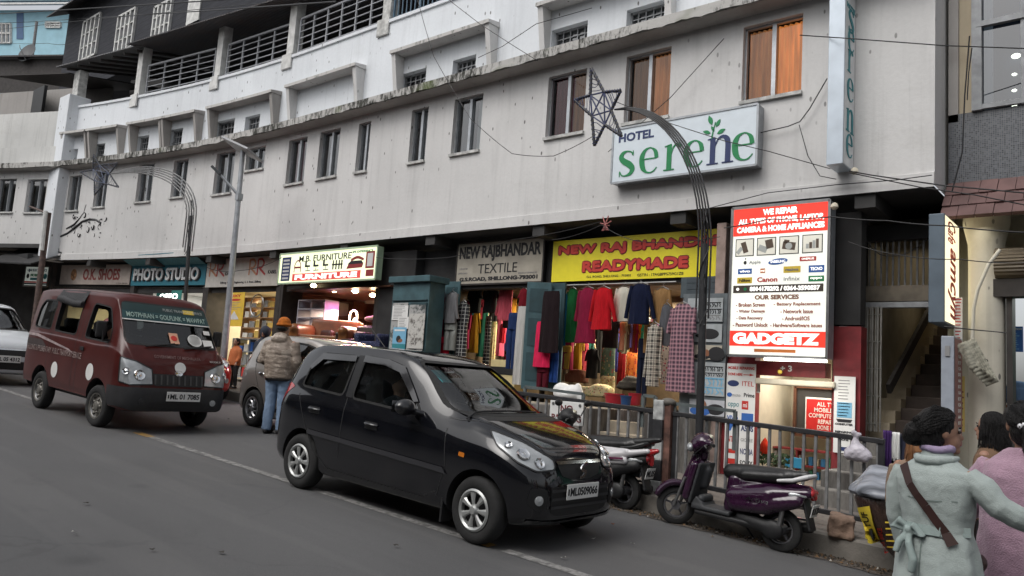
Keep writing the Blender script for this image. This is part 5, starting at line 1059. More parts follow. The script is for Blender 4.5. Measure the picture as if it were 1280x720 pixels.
class Wrap:
    def __init__(s,vs,fs):s.bvh=BVHTree.FromPolygons([Vector(v) for v in vs],fs)
    def hit(s,axis,a,b,side):
        if isinstance(axis,tuple):nx,ny=axis;o,d=Vector((ny*a+nx*6,-side*nx*a+side*ny*6,b)),Vector((-nx,-side*ny,0))
        elif axis=='y':o,d=Vector((a,side*6,b)),Vector((0,-side,0))
        elif axis=='x':o,d=Vector((side*9,a,b)),Vector((-side,0,0))
        else:o,d=Vector((a,b,6)),Vector((0,0,-1))
        h=s.bvh.ray_cast(o,d);n=h[1]
        return h[0],(-n if n is not None and n.dot(d)>0 else n)
    def panel(s,b,poly,axis,side,off,step=.05,thick=0.0):
        n=len(poly);P=[Vector(p) for p in poly];fine=[]
        for i in range(n):
            u,v=P[i],P[(i+1) % n];k=max(1,int((v-u).length/step));fine+=[u+(v-u)*(j/k) for j in range(k)]
        xs_,ys_=[p.x for p in fine],[p.y for p in fine];inner=[]
        def inside(x,y):
            c=False;j=len(fine)-1
            for i in range(len(fine)):
                if (fine[i].y>y) != (fine[j].y>y) and x<(fine[j].x-fine[i].x)*(y-fine[i].y)/(fine[j].y-fine[i].y)+fine[i].x:c=not c
                j=i
            return c
        for gx in np.arange(min(xs_)+step/2,max(xs_),step):
            for gy in np.arange(min(ys_)+step/2,max(ys_),step):
                if inside(gx,gy) and min((Vector((gx,gy))-q).length for q in fine)>step*.35:inner.append(Vector((gx,gy)))
        ne=len(fine);V,E_,F,*_r=delaunay_2d_cdt(fine+inner,[(i,(i+1) % ne) for i in range(ne)],[tuple(range(ne))],1,1e-5)
        vs=[];last=None
        for p in V:
            h,nn=s.hit(axis,p.x,p.y,side)
            if h is None:
                h=last if last is not None else Vector((0,0,0));h=h.copy() if isinstance(axis,tuple) else Vector((p.x,h.y,p.y)) if axis=='y' else Vector((h.x,p.x,p.y)) if axis=='x' else Vector((p.x,p.y,h.z));nn=Vector((0,side,0)) if axis=='y' else Vector((side,0,0)) if axis=='x' else Vector((0,0,1))
            else:last=h
            vs.append(h+nn*off)
        want=Vector((axis[0],side*axis[1],0)) if isinstance(axis,tuple) else Vector((0,side,0)) if axis=='y' else Vector((side,0,0)) if axis=='x' else Vector((0,0,1));fs=[]
        for f in F:
            nrm=(vs[f[1]]-vs[f[0]]).cross(vs[f[2]]-vs[f[0]]);fs.append(tuple(f) if nrm.dot(want)>=0 else tuple(f[::-1]))
        b.add(vs,fs);return b
    def line(s,b,pts,axis,side,w=.008,off=.002):
        for p,q in zip(pts[:-1],pts[1:]):
            p,q=Vector(p),Vector(q);L=(q-p).length
            if L<1e-6:continue
            n=max(1,int(L/.06));t=(q-p).normalized();o=Vector((-t.y,t.x))*w/2;rows=[]
            for i in range(n+1):
                c=p+(q-p)*i/n;h1,n1=s.hit(axis,*(c+o),side);h2,n2=s.hit(axis,*(c-o),side)
                if h1 is None or h2 is None:rows.append(None)
                else:rows.append((h1+n1*off,h2+n2*off))
            for a,c in zip(rows[:-1],rows[1:]):
                if a and c:b.add([a[0],a[1],c[1],c[0]],[(0,1,2,3)] if side<0 or axis=='z' else [(3,2,1,0)])
        return b
def bool_apply(body,cutters):
    for c in cutters:
        m=body.modifiers.new('cut','BOOLEAN');m.operation='DIFFERENCE';m.object=c;m.solver='EXACT';m.material_mode='TRANSFER'
    dg=bpy.context.evaluated_depsgraph_get();dg.update();me=bpy.data.meshes.new_from_object(body.evaluated_get(dg))
    for o in [body]+cutters:bpy.data.objects.remove(o)
    return me
def make_wheel(parent,loc,R_,wdt,rim,side,spokes=7,style='cover',steer=0.0):
    """tyre with tread shoulders and a rim; side -1 faces -y"""
    w=thing('wheel',None,None);w.parent=parent;w.location=loc;w.rotation_euler=(0,0,steer);PM[w.name]=PM[parent.name] @ Matrix.Translation(loc)
    Mx=Euler((R(90)*(1 if side<0 else -1),0,0)).to_matrix().to_4x4();rr=R_*.62;h=wdt/2
    b=MB();b.lathe([(rr,-h*.8),(rr+.02,-h*.95),(R_*.84,-h),(R_*.95,-h*.86),(R_,-h*.6),(R_*1.004,0),(R_,h*.6),(R_*.95,h*.86),(R_*.84,h),(rr+.02,h*.95),(rr,h*.8),(rr-.02,h*.5)],Mx,40,False);b.build('tyre',M['rubber'],w,smooth=True,autos=60)
    b=MB();b.lathe([(rr+.002,h*.86),(rr-.012,h*.84),(rr-.03,h*.55),(rr-.035,-h*.5)],Mx,40,False);b.lathe([(rr-.03,h*.28),(0,h*.26)],Mx,24)
    b.build('rim_well',M['black'] if style != 'steel' else M['steel'],w,smooth=True)
    b=MB();z=h*.80
    if style=='cover':
        b.lathe([(rr+.004,z+.012),(rr-.012,z+.022),(rr-.028,z+.010),(rr-.032,z-.02)],Mx,40,False);b.lathe([(0,z+.030),(rr*.18,z+.028),(rr*.26,z+.012),(rr*.30,z-.005)],Mx,28,False)
        for k in range(spokes):
            a0=2*math.pi*k/spokes;q=[]
            for r_,da,zz in ((rr*.22,.33,z+.012),(rr*.55,.23,z+.016),(rr-.016,.25,z+.012)):
                q.append([(r_*math.cos(a0-da),r_*math.sin(a0-da),zz-.012),(r_*math.cos(a0-da*.5),r_*math.sin(a0-da*.5),zz),(r_*math.cos(a0+da*.5),r_*math.sin(a0+da*.5),zz),(r_*math.cos(a0+da),r_*math.sin(a0+da),zz-.012)])
            vs=[Mx @ Vector(p) for row in q for p in row];b.add(vs,[(i*4+j,i*4+j+1,(i+1)*4+j+1,(i+1)*4+j) for i in range(2) for j in range(3)])
            for (ra,aa,ab) in ((rr*.22,-.36,.36),):pass
    elif style=='swirl':
        b.lathe([(rr+.004,z+.012),(rr-.02,z+.015),(rr-.03,z-.02)],Mx,40,False);b.lathe([(0,z+.028),(rr*.2,z+.024),(rr*.26,z)],Mx,24,False)
        for k in range(8):
            a0=2*math.pi*k/8;q=[]
            for r_,tw,da in ((rr*.2,0,.28),(rr*.5,.25,.20),(rr*.8,.55,.17),(rr-.015,.75,.17)):q.append([(r_*math.cos(a0+tw-da),r_*math.sin(a0+tw-da),z-.008),(r_*math.cos(a0+tw),r_*math.sin(a0+tw),z+.012),(r_*math.cos(a0+tw+da),r_*math.sin(a0+tw+da),z-.008)])
            vs=[Mx @ Vector(p) for row in q for p in row];b.add(vs,[(i*3+j,i*3+j+1,(i+1)*3+j+1,(i+1)*3+j) for i in range(3) for j in range(2)])
    else:
        b.lathe([(rr+.002,h*.9),(rr-.015,h*.85),(rr-.03,h*.40),(rr*.74,h*.25),(rr*.62,h*.55),(rr*.40,h*.62),(rr*.34,h*.85),(rr*.2,h*.95),(0,h*.95)],Mx,36,False)
        for k in range(8):
            a=2*math.pi*k/8+.2;b.obox(Mx @ Vector((rr*.80*math.cos(a),rr*.80*math.sin(a),h*.46)),(.03,.03,.03),(0,0,0))
        for k in range(5):
            a=2*math.pi*k/5;b.ell(Mx @ Vector((rr*.5*math.cos(a),rr*.5*math.sin(a),h*.62)),(.02,.02,.02),n=8,m=5)
    b.build('rim',rim,w,smooth=True,autos=30);return w
def car(name,label,cat,loc,rot,spec,group=None):
    o=thing(name,label,cat,loc,rot,group);S=spec;vs,fs=loft(S['stations'],S['sect']);wr=Wrap(vs,fs);paint=S['paint']
    body=temp('body',vs,fs,[paint,M['cabin'],M['black']]);cut=[]
    iv,if_=loft(S['cabin'],S['sect'],4,3);cut.append(temp('cut',iv,if_,[M['cabin']]))
    holes=[]
    for poly,axis,side in S['windows']:
        q=rounded(poly,S.get('wr',.05))
        if axis=='y':holes.append((prism_y(q,-1.2,1.2)))
        else:x0,x1=S['wsx'] if side>0 else S['rwx'];holes.append(prism_x(q,x0,x1))
    for hv,hf in holes:cut.append(temp('cut',hv,hf,[M['black']]))
    for wx,wz,r_ in S['arches']:
        q=[(wx+r_*math.cos(t),wz+r_*math.sin(t)) for t in np.linspace(0,2*math.pi,36,endpoint=False)]
        for s in (-1,1):cut.append(temp('cut',*prism_y(q,s*S['arch_in'],s*1.3),[M['black']]))
    me=bool_apply(body,cut);me.name='body';me.polygons.foreach_set('use_smooth',[True]*len(me.polygons));me.set_sharp_from_angle(angle=R(S.get('sharp',32)));link('body',me,o)
    for poly,axis,side in S['windows']:
        q=rounded([(p[0],p[1]) for p in poly],S.get('wr',.05));nm='side_window' if axis=='y' else ('windscreen' if side>0 else 'rear_window')
        for s in ((-1,1) if axis=='y' else (side,)):
            if axis=='y' and s==-1 and any(tuple(poly)==tuple(k) for k in S.get('open',[])):continue
            b=MB();wr.panel(b,q,axis,s,-.012,.09);b.build(nm,S['glass'],o,smooth=True)
    for (nm,poly,axis,sides,off,m,r_) in S['panels']:
        for s in sides:
            b=MB();wr.panel(b,rounded(poly,r_) if r_ else poly,axis,s,off,S.get('step',.05));b.build(nm,m,o,smooth=True)
    for poly,axis,side in S['windows']:
        q=rounded([(p_[0],p_[1]) for p_ in poly],S.get('wr',.05));q.append(q[0])
        for s in ((-1,1) if axis=='y' else (side,)):b=MB();wr.line(b,q,axis,s,S.get('seal',.022),.003);b.build('window_seal',M['rubber'],o)
    b=MB()
    for pts,axis,sides in S['seams']:
        for s in sides:wr.line(b,pts,axis,s,.010)
    if b.v:b.build('panel_gap',M['black'],o)
    for (wx,wz,r_,wd,y_) in S['wheels']:
        for s in (-1,1):make_wheel(o,(wx,s*y_,wz),r_,wd,S['rim'],s,style=S.get('wstyle','cover'),steer=S.get('steer',0) if wx>1 else 0)
    return o,wr
M['cabin']=mat('dark cabin trim',(.022,.022,.024),.8)
M['seat_cloth']=mat('dark seat cloth',(.03,.03,.033),.9,var=.2)
M['tint']=glass('clear car glass',(.50,.56,.55),.015,.05,.9)
M['tint2']=glass('smoked car glass',(.22,.25,.26),.02,.06,.9)
M['lamp']=mat('clear headlamp',(.42,.44,.45),.2,.25,var=.25,nscale=9,coat=1.0)
M['lamp_red']=mat('red lamp lens',(.42,.015,.02),.15,var=.25,nscale=30,coat=1.0)
M['lamp_amber']=mat('amber lens',(.6,.18,.02),.2,coat=1.0)
def paint(name,col,rough=.28,metal=.0,coat=1.0,var=.06,dust=.25):
    t=NT(name,rough);c=rgb(col) if isinstance(col,str) else col;n=t.noise(t.tc,2.2,5,.65);z=t.sep()[2]
    d=t.math('MULTIPLY',t.ramp(z,[(.15,1),(.75,.25)]),t.ramp(n,[(.35,0),(.75,dust)]));x=t.mix(t.ramp(n,[(.3,0),(.7,1)]),tuple(q*(1-var) for q in c),c);x=t.mix(d,x,(.16,.145,.13));t.col(x)
    t.rough(t.ramp(d,[(0,rough),(.3,.6)]));t.b.inputs['Metallic'].default_value=metal;t.b.inputs['Coat Weight'].default_value=coat;t.b.inputs['Coat Roughness'].default_value=.04;t.b.inputs['Specular IOR Level'].default_value=.15;return t.m
# ---- black hatchback: local x forward from the rear axle, road at z = 0
def sect_car(r):
    x,zb,w,zbelt,wb,zr,wr_,zt=r[:8];zm=zb+(zbelt-zb)*.55
    return [(0,zb),(w*.8,zb),(w*.955,zb+.05),(w*.99,zb+(zbelt-zb)*.25),(w,zm),(w*.985,zbelt-(zbelt-zb)*.16),(wb,zbelt),((wb*.5+wr_*.5)*1.012,(zbelt+zr)/2),(wr_,zr),(wr_*.86,zt-(zt-zr)*.28),(wr_*.5,zt-(zt-zr)*.05),(0,zt)]
#        x     zb    w     belt  wb    rail  wr    top
HATCH=[(-.56,.40,.50,.62,.50,.70,.44,.74),(-.545,.30,.60,.74,.57,.84,.50,.88),(-.50,.25,.67,.86,.63,.98,.55,1.02),(-.42,.22,.705,.94,.66,1.16,.56,1.22),(-.28,.20,.725,.975,.675,1.33,.555,1.385),(-.05,.19,.737,.975,.69,1.395,.565,1.445),(.4,.18,.742,.955,.70,1.415,.575,1.475),(.9,.18,.742,.925,.705,1.405,.575,1.475),(1.2,.18,.742,.905,.705,1.365,.565,1.44),(1.5,.18,.742,.885,.705,1.235,.56,1.325),(1.8,.18,.742,.87,.70,1.07,.57,1.165),(2.05,.18,.742,.86,.69,.955,.60,1.02),(2.2,.18,.742,.855,.685,.935,.62,.985),(2.4,.19,.74,.84,.675,.895,.585,.938),(2.56,.195,.73,.80,.655,.845,.55,.89),(2.68,.20,.70,.74,.625,.795,.50,.84),(2.76,.21,.65,.68,.58,.74,.46,.785),(2.815,.225,.59,.62,.53,.67,.42,.72),(2.85,.25,.51,.56,.46,.60,.37,.635),(2.87,.31,.42,.49,.39,.52,.31,.54)]
CABIN=[(-.38,.42,.60,.90,.58,1.10,.48,1.14),(-.2,.36,.66,.93,.62,1.28,.50,1.33),(.4,.34,.68,.92,.645,1.37,.52,1.425),(1.15,.34,.68,.88,.645,1.33,.51,1.39),(1.5,.34,.68,.855,.645,1.20,.51,1.27),(1.8,.36,.67,.83,.64,1.03,.51,1.10),(1.98,.45,.64,.80,.6,.90,.5,.95)]
bk=paint('black car paint',(.004,.0045,.007),.12,var=.2,dust=.10)
W_R=[(-.16,1.00),(.52,.972),(.56,1.36),(.02,1.345),(-.12,1.20)];W_F=[(.66,.965),(1.60,.925),(1.22,1.315),(1.0,1.36),(.68,1.37)]
WS=[(-.60,1.00),(.60,1.00),(.50,1.385),(-.50,1.385)];RW=[(-.48,1.06),(.48,1.06),(.44,1.32),(-.44,1.32)]
head=[(.30,.70),(.44,.735),(.56,.80),(.655,.90),(.66,.84),(.60,.70),(.50,.615),(.32,.60)]
spec=dict(stations=HATCH,sect=sect_car,cabin=CABIN,windows=[(W_R,'y',0),(W_F,'y',0),(WS,'x',1),(RW,'x',-1)],wsx=(1.25,2.3),rwx=(-.7,-.2),arches=[(0,.275,.315),(2.36,.275,.315)],arch_in=.45,paint=bk,glass=M['tint'],open=[],
    panels=[('side_pillar',[(.565,.97),(.655,.966),(.675,1.375),(.57,1.37)],'y',(-1,1),.002,mat('satin black tape',(.012,.012,.013),.4),0),
            ('tail_lamp',[(-.53,.70),(-.36,.93),(-.28,.98),(-.40,1.02),(-.56,.90)],'y',(-1,1),.004,M['lamp_red'],.03),
            ('rub_strip',[(.10,.555),(1.98,.50),(2.03,.49),(1.98,.545),(.10,.60)],'y',(-1,1),.014,mat('gloss black strip',(.022,.022,.026),.25,coat=1),.01),
            ('side_lamp',[(2.14,.665),(2.205,.66),(2.205,.695),(2.14,.70)],'y',(-1,1),.006,M['lamp_amber'],.01)],
    seams=[([(.60,.40),(.60,.96)],'y',(-1,1)),([(1.93,.30),(2.0,.55),(1.94,.86)],'y',(-1,1)),([(-.15,.92),(.02,.66),(.2,.42),(.45,.27),(1.75,.26),(1.92,.34)],'y',(-1,1)),([(-.62,.995),(2.08,.935)],'y',()),([(1.9,-.64),(2.15,-.60),(2.85,-.42)],'z',(1,)),([(1.9,.64),(2.15,.60),(2.85,.42)],'z',(1,))],
    wheels=[(0,.266,.266,.165,.655),(2.36,.266,.266,.165,.655)],rim=M['silver'],steer=R(-3))
def tilt(h):return (0,math.atan(SLOPE),h)     # heading along the street, nose down the slope
def car_common(o,wr,seats,dash,wheel_y,y0=.36,top=1.18):
    for sx in seats:
        for s in (-1,1):
            blob('seat',M['seat_cloth'],o,[('b',(sx+.1,s*y0,.50),(.50,.46,.16),(0,0,0)),('b',(sx-.18,s*y0,.82),(.14,.44,.62),(0,-.2,0)),('b',(sx-.27,s*y0,top),(.10,.26,.16),(0,-.15,0))],.03,4)
    if dash:
        b=MB();b.obox((dash,0,.80),(.34,1.18,.22),(0,0,0));b.build('dashboard',M['cabin'],o,bevel=.05)
        b=MB();b.lathe([(.175,-.012),(.187,0),(.175,.012),(.163,0),(.175,-.012)],Matrix.Translation((dash-.28,wheel_y,.93)) @ Euler((0,R(-62),0)).to_matrix().to_4x4(),28);b.build('steering_wheel',M['black'],o,smooth=True)
def plate(o,txt,c,size,rot,two=None):
    p=thing('number_plate',None,None);p.parent=o;p.location=c;p.rotation_euler=rot;w,h=size
    b=MB();b.box((-w/2,-h/2,-.008),(w/2,h/2,0));b.build('plate',M['white'],p,bevel=.004)
    b=MB();b.text(txt,-w*.40,-h*.28,w*.86,h*.56,.001,.002,.03);b.box((-w*.47,-h*.2,.0005),(-w*.43,h*.2,.002));b.build('lettering',M['ink'],p);return p
CX,CY=-6.68,5.50
hb,wr=car('hatchback_car','black hatchback with silver wheel covers and number plate ML0509066 on the road','car',(CX,CY,G(CX)),tilt(.010),spec)
car_common(hb,wr,(.15,.98),1.72,-.36)
# visors over the side windows, handles, mirrors
for s in (-1,1):
    for poly in ([(.02,1.345),(.56,1.362),(.565,1.305),(.06,1.285),(-.08,1.17),(-.125,1.20)],[(.67,1.375),(1.0,1.365),(1.23,1.318),(1.52,1.03),(1.47,1.02),(1.19,1.26),(.98,1.305),(.675,1.312)]):
        b=MB();wr.panel(b,poly,'y',s,.016,.07);b.build('window_visor',mat('smoked visor',(.012,.012,.014),.15,coat=1),hb,smooth=True)
    for x,z in ((.16,.79),(1.02,.755)):
        h,n=wr.hit('y',x,z,s);b=MB();b.box((x-.085,h.y-.002,z-.033),(x+.085,h.y+s*.004,z+.033));b.build('door_handle',M['black'],hb,bevel=.008);b=MB();b.tube([(x-.085,h.y+s*.0,z+.012),(x-.05,h.y+s*.032,z+.015),(x+.05,h.y+s*.032,z+.012),(x+.085,h.y+s*.0,z+.008)],.013,8);b.build('door_handle',bk,hb,smooth=True)
    h,n=wr.hit('y',1.60,.94,s);blob('wing_mirror',mat('mirror black',(.010,.010,.012),.3,coat=.6),hb,[('e',(1.55,h.y+s*.16,.985),(.075,.115,.072),(0,0,s*-.15)),('c',(1.60,h.y-s*.02,.935),.03,(1.57,h.y+s*.08,.955),.03)],.012,3)
    b=MB();b.quad(*[(1.478,h.y+s*(.16+dy),.985+dz) for dy,dz in ((-.09,-.05),(.09,-.05),(.09,.05),(-.09,.05))]);b.build('mirror_glass',M['chrome'],hb)
    for a_,z_,r_ in ((1.47,.695,.048),(1.335,.755,.058),(1.22,.81,.035)):
        h,n=wr.hit((.75,.66),a_,z_,s);b=MB();b.lathe([(r_,0),(r_*.92,.010),(r_*.6,.001),(r_*.25,.004),(0,.010)],Matrix.Translation(h+n*.007) @ n.to_track_quat('Z','Y').to_matrix().to_4x4(),20,False);b.build('headlight_reflector',M['chrome'],hb,smooth=True)
    b=MB();b.box((1.99,s*.60,.10),(2.01,s*.73,.30));b.build('mud_flap',M['black'],hb)
    hp=[(1.085,.905),(1.35,.838),(1.60,.725),(1.615,.65),(1.45,.635),(1.29,.695),(1.13,.80)];b=MB();wr.panel(b,rounded(hp,.03),(.75,.66),s,.006,.03);b.build('headlight',M['lamp'],hb,smooth=True);b=MB();wr.line(b,rounded(hp,.03)+[rounded(hp,.03)[0]],(.75,.66),s,.012,.009);b.build('lamp_bezel',M['black'],hb)
# nose: upper grille slot, chrome emblem, lower grille with slats, fog lamps, plate
gr=mat('grille black',(.010,.010,.011),.45)
def nose(nm,poly,off,m,r_=.03,step=.04,ax='x'):
    b=MB();wr.panel(b,rounded(poly,r_) if r_ else poly,ax,1,off,step);return b.build(nm,m,hb,smooth=True)
nose('grille',[(-.31,.70),(.31,.70),(.27,.60),(.12,.565),(-.12,.565),(-.27,.60)],.003,gr);nose('grille_bar',[(-.32,.712),(.32,.712),(.31,.688),(-.31,.688)],.012,M['chrome'],0)
nose('lower_grille',[(-.42,.52),(.42,.52),(.40,.32),(.30,.285),(-.30,.285),(-.40,.32)],.003,gr)
for z in (.49,.425,.36):nose('grille_slat',[(-.41,z+.012),(.41,z+.012),(.41,z-.012),(-.41,z-.012)],.014,mat('slat grey',(.035,.035,.038),.35),0)
for s in (-1,1):
    nose('fog_lamp_recess',[(s*.45,.50),(s*.60,.52),(s*.62,.40),(s*.54,.34),(s*.45,.35)],.004,gr,.02)
    h,n=wr.hit('x',s*.53,.42,1);b=MB();b.lathe([(.038,-.005),(.038,.012),(0,.02)],Matrix.Translation(h) @ n.to_track_quat('Z','Y').to_matrix().to_4x4(),18);b.build('fog_lamp',M['lamp'],hb,smooth=True)
nose('bumper_lip',[(-.60,.272),(-.3,.25),(.3,.25),(.60,.272),(.60,.245),(.3,.222),(-.3,.222),(-.60,.245)],.012,bk,0)
h,n=wr.hit('x',0,.585,1);b=MB();em=Matrix(((0,0,1,h.x+.016),(1,0,0,-.0),(0,1,0,.64),(0,0,0,1)))
b.stroke([(.045,.058,.022),(-.005,.045,.024),(-.035,.012,.022),(.0,-.0,.024),(.035,-.012,.022),(.005,-.045,.024),(-.045,-.058,.022)],0,.012,3,M=em);b.build('emblem',M['chrome'],hb)
h,n=wr.hit('x',0,.475,1);plate(hb,'ML0509066',(h.x+.03,.0,.475),(.46,.125),(R(90),0,R(90)))
# wipers, dash stickers, antenna, shut hood lines, driver
for y0_,y1_ in ((.30,-.30),(-.18,-.62)):
    b=MB();P0,n0=wr.hit('z',2.12,y0_,1);pts=[]
    for q in np.linspace(0,1,6):hh,nn=wr.hit('z',2.10-.02*q-.14*q*0,y0_+(y1_-y0_)*q,1);pts.append(hh+Vector((0,0,.022)))
    b.tube(pts,.009,6);b.build('wiper',M['black'],hb)
b=MB();wr.panel(b,[(-.58,.965),(.58,.965),(.585,1.0),(-.585,1.0)],'x',1,.002,.06);b.build('cowl',M['black'],hb,smooth=True)
b=MB();wr.panel(b,[(-.47,1.33),(-.36,1.335),(-.38,1.24),(-.49,1.235)],'x',1,-.016,.06);b.build('sticker',INK['teal'],hb)
b=MB();b.tube([(.25,0,1.47),(-.02,0,1.66)],.005,6);b.build('antenna',M['black'],hb)
def driver(name,label,o,p,coat,sc=.9):
    d=thing(name,label,'person',p);Mw=PM[o.name];Wp=Mw @ Vector(p);d.location=Wp;d.rotation_euler=o.rotation_euler;PM[d.name]=Matrix.LocRotScale(Wp,o.rotation_euler,Vector((1,1,1)))
    blob('body',M['skin'],d,[('e',(0,0,.60),(.095,.078,.115)),('c',(0,0,.42),.055,(0,0,.55),.055),('e',(.09,0,.585),(.02,.014,.025)),('c',(.32,.16,.34),.03,(.42,.10,.34),.025),('c',(.32,-.16,.34),.03,(.42,-.10,.34),.025)]+[('c',(.42,s*.10,.34),.012,(.46,s*(.08+.012*k),.37-.02*k),.010) for s in (-1,1) for k in range(4)],.014,3)
    blob('hair',M['hair'],d,[('e',(-.02,0,.635),(.098,.088,.10))],.014,2)
    blob('clothing',coat,d,[('e',(0,0,.2),(.13,.20,.30)),('e',(-.01,0,.40),(.09,.18,.08)),('c',(0,.19,.36),.06,(.10,.24,.12),.05),('c',(.10,.24,.12),.05,(.34,.15,.33),.04),('c',(0,-.19,.36),.06,(.10,-.24,.12),.05),('c',(.10,-.24,.12),.05,(.34,-.15,.33),.04)],.02,3)
    return d
driver('person','driver in a dark jacket at the wheel of the black hatchback',hb,(.94,-.36,.55),mat('dark jacket',(.02,.022,.03),.8))
# ---- maroon minivan
def sect_van(r):
    x,zb,w,zbelt,wb,zr,wr_,zt=r[:8]
    return [(0,zb),(w*.86,zb),(w*.975,zb+.05),(w,zb+(zbelt-zb)*.3),(w,zb+(zbelt-zb)*.62),(w*.993,zbelt-.06),(wb,zbelt),((wb+wr_)/2*1.01,(zbelt+zr)/2),(wr_,zr),(wr_*.93,zr+(zt-zr)*.62),(wr_*.6,zt-(zt-zr)*.08),(0,zt)]
VAN=[(-.80,.52,.62,1.10,.62,1.60,.56,1.64),(-.78,.40,.70,1.14,.69,1.66,.60,1.74),(-.70,.36,.735,1.15,.715,1.70,.64,1.80),(-.3,.35,.75,1.15,.73,1.72,.655,1.835),(.6,.35,.755,1.14,.735,1.725,.66,1.85),(1.4,.35,.755,1.12,.735,1.71,.655,1.84),(1.75,.34,.755,1.11,.735,1.70,.65,1.835),(1.92,.33,.755,1.11,.735,1.67,.645,1.79),(2.02,.33,.755,1.11,.735,1.57,.645,1.68),(2.2,.32,.755,1.10,.735,1.36,.66,1.44),(2.36,.31,.755,1.07,.73,1.18,.66,1.235),(2.46,.305,.745,1.03,.72,1.09,.65,1.13),(2.54,.30,.73,.95,.70,1.0,.63,1.035),(2.60,.29,.71,.86,.68,.91,.60,.95),(2.66,.29,.68,.72,.65,.76,.58,.79),(2.70,.31,.64,.58,.61,.61,.55,.63),(2.72,.36,.58,.50,.55,.52,.50,.54)]
VCAB=[(-.66,.55,.66,1.10,.64,1.60,.56,1.66),(-.3,.52,.70,1.10,.68,1.66,.59,1.77),(.6,.52,.70,1.10,.68,1.67,.60,1.79),(1.4,.52,.70,1.08,.68,1.65,.60,1.78),(1.75,.52,.70,1.07,.68,1.62,.60,1.77),(1.9,.55,.70,1.06,.68,1.58,.60,1.70),(2.02,.55,.69,1.05,.67,1.48,.59,1.59),(2.2,.6,.68,1.03,.66,1.28,.60,1.35),(2.36,.7,.66,1.0,.64,1.10,.58,1.14)]
mr=paint('maroon van paint',(.078,.010,.008),.36,coat=.4,var=.35,dust=.22)
V1=[(-.56,1.20),(.10,1.19),(.10,1.63),(-.40,1.62),(-.52,1.5)];V2=[(.24,1.18),(1.02,1.165),(1.02,1.68),(.24,1.68)];V3=[(1.32,1.15),(2.12,1.13),(2.08,1.30),(1.88,1.60),(1.36,1.64)]
VWS=[(-.65,1.15),(.65,1.15),(.60,1.70),(-.60,1.70)];VRW=[(-.5,1.22),(.5,1.22),(.46,1.58),(-.46,1.58)]
bumper=mat('faded black bumper',(.022,.022,.024),.6,var=.3)
vspec=dict(stations=VAN,sect=sect_van,cabin=VCAB,windows=[(V1,'y',0),(V2,'y',0),(V3,'y',0),(VWS,'x',1),(VRW,'x',-1)],wsx=(1.80,2.62),rwx=(-1,-.62),arches=[(0,.30,.345),(1.97,.30,.345)],arch_in=.46,paint=mr,glass=M['tint'],open=[V2,V3],wr=.07,
    panels=[('stripe',[(-.70,1.10),(-.3,1.10),(.9,.955),(1.2,.87),(.9,.93),(-.3,1.055),(-.70,1.06)],'y',(-1,1),.004,mat('dusty pale stripe',(.38,.30,.30),.6,var=.4),0),
            ('stripe',[(-.72,1.02),(-.1,1.02),(.1,.93),(-.1,.90),(-.72,.90)],'y',(-1,1),.003,mat('dark grey decal',(.05,.035,.035),.6,var=.3),.02),
            ('round_sticker',[(.52+.115*math.cos(t),.62+.115*math.sin(t)) for t in np.linspace(0,6.283,24,endpoint=False)],'y',(-1,),.004,M['white'],0),('round_sticker',[(1.70+.115*math.cos(t),.70+.115*math.sin(t)) for t in np.linspace(0,6.283,24,endpoint=False)],'y',(-1,),.004,M['white'],0)],
    seams=[([(.17,.55),(.17,1.72)],'y',(-1,1)),([(1.10,.40),(1.10,1.70)],'y',(-1,1)),([(1.24,.42),(1.24,1.64)],'y',(-1,1)),([(1.24,1.0),(.2,1.02)],'y',())],
    wheels=[(0,.275,.275,.16,.665),(1.97,.275,.275,.16,.665)],rim=mat('dirty steel rim',(.20,.19,.17),.5,.5,var=.4),wstyle='steel',steer=R(4))
VX,VY=-13.02,5.30
van,wr=car('minivan','maroon public transport minivan with a route strip across its windscreen and white round stickers','van',(VX,VY,G(VX)),tilt(.012),vspec)
car_common(van,wr,(.2,1.25),2.0,-.34,.36,1.30)
wr_van=wr
def vpan(nm,poly,axis,side,off,m,r_=.03,step=.06):
    b=MB();wr.panel(b,rounded(poly,r_) if r_ else poly,axis,side,off,step);return b.build(nm,m,van,smooth=True)
vpan('bumper',[(-.74,.60),(.74,.60),(.74,.36),(.6,.31),(-.6,.31),(-.74,.36)],'x',1,.02,bumper,.04)
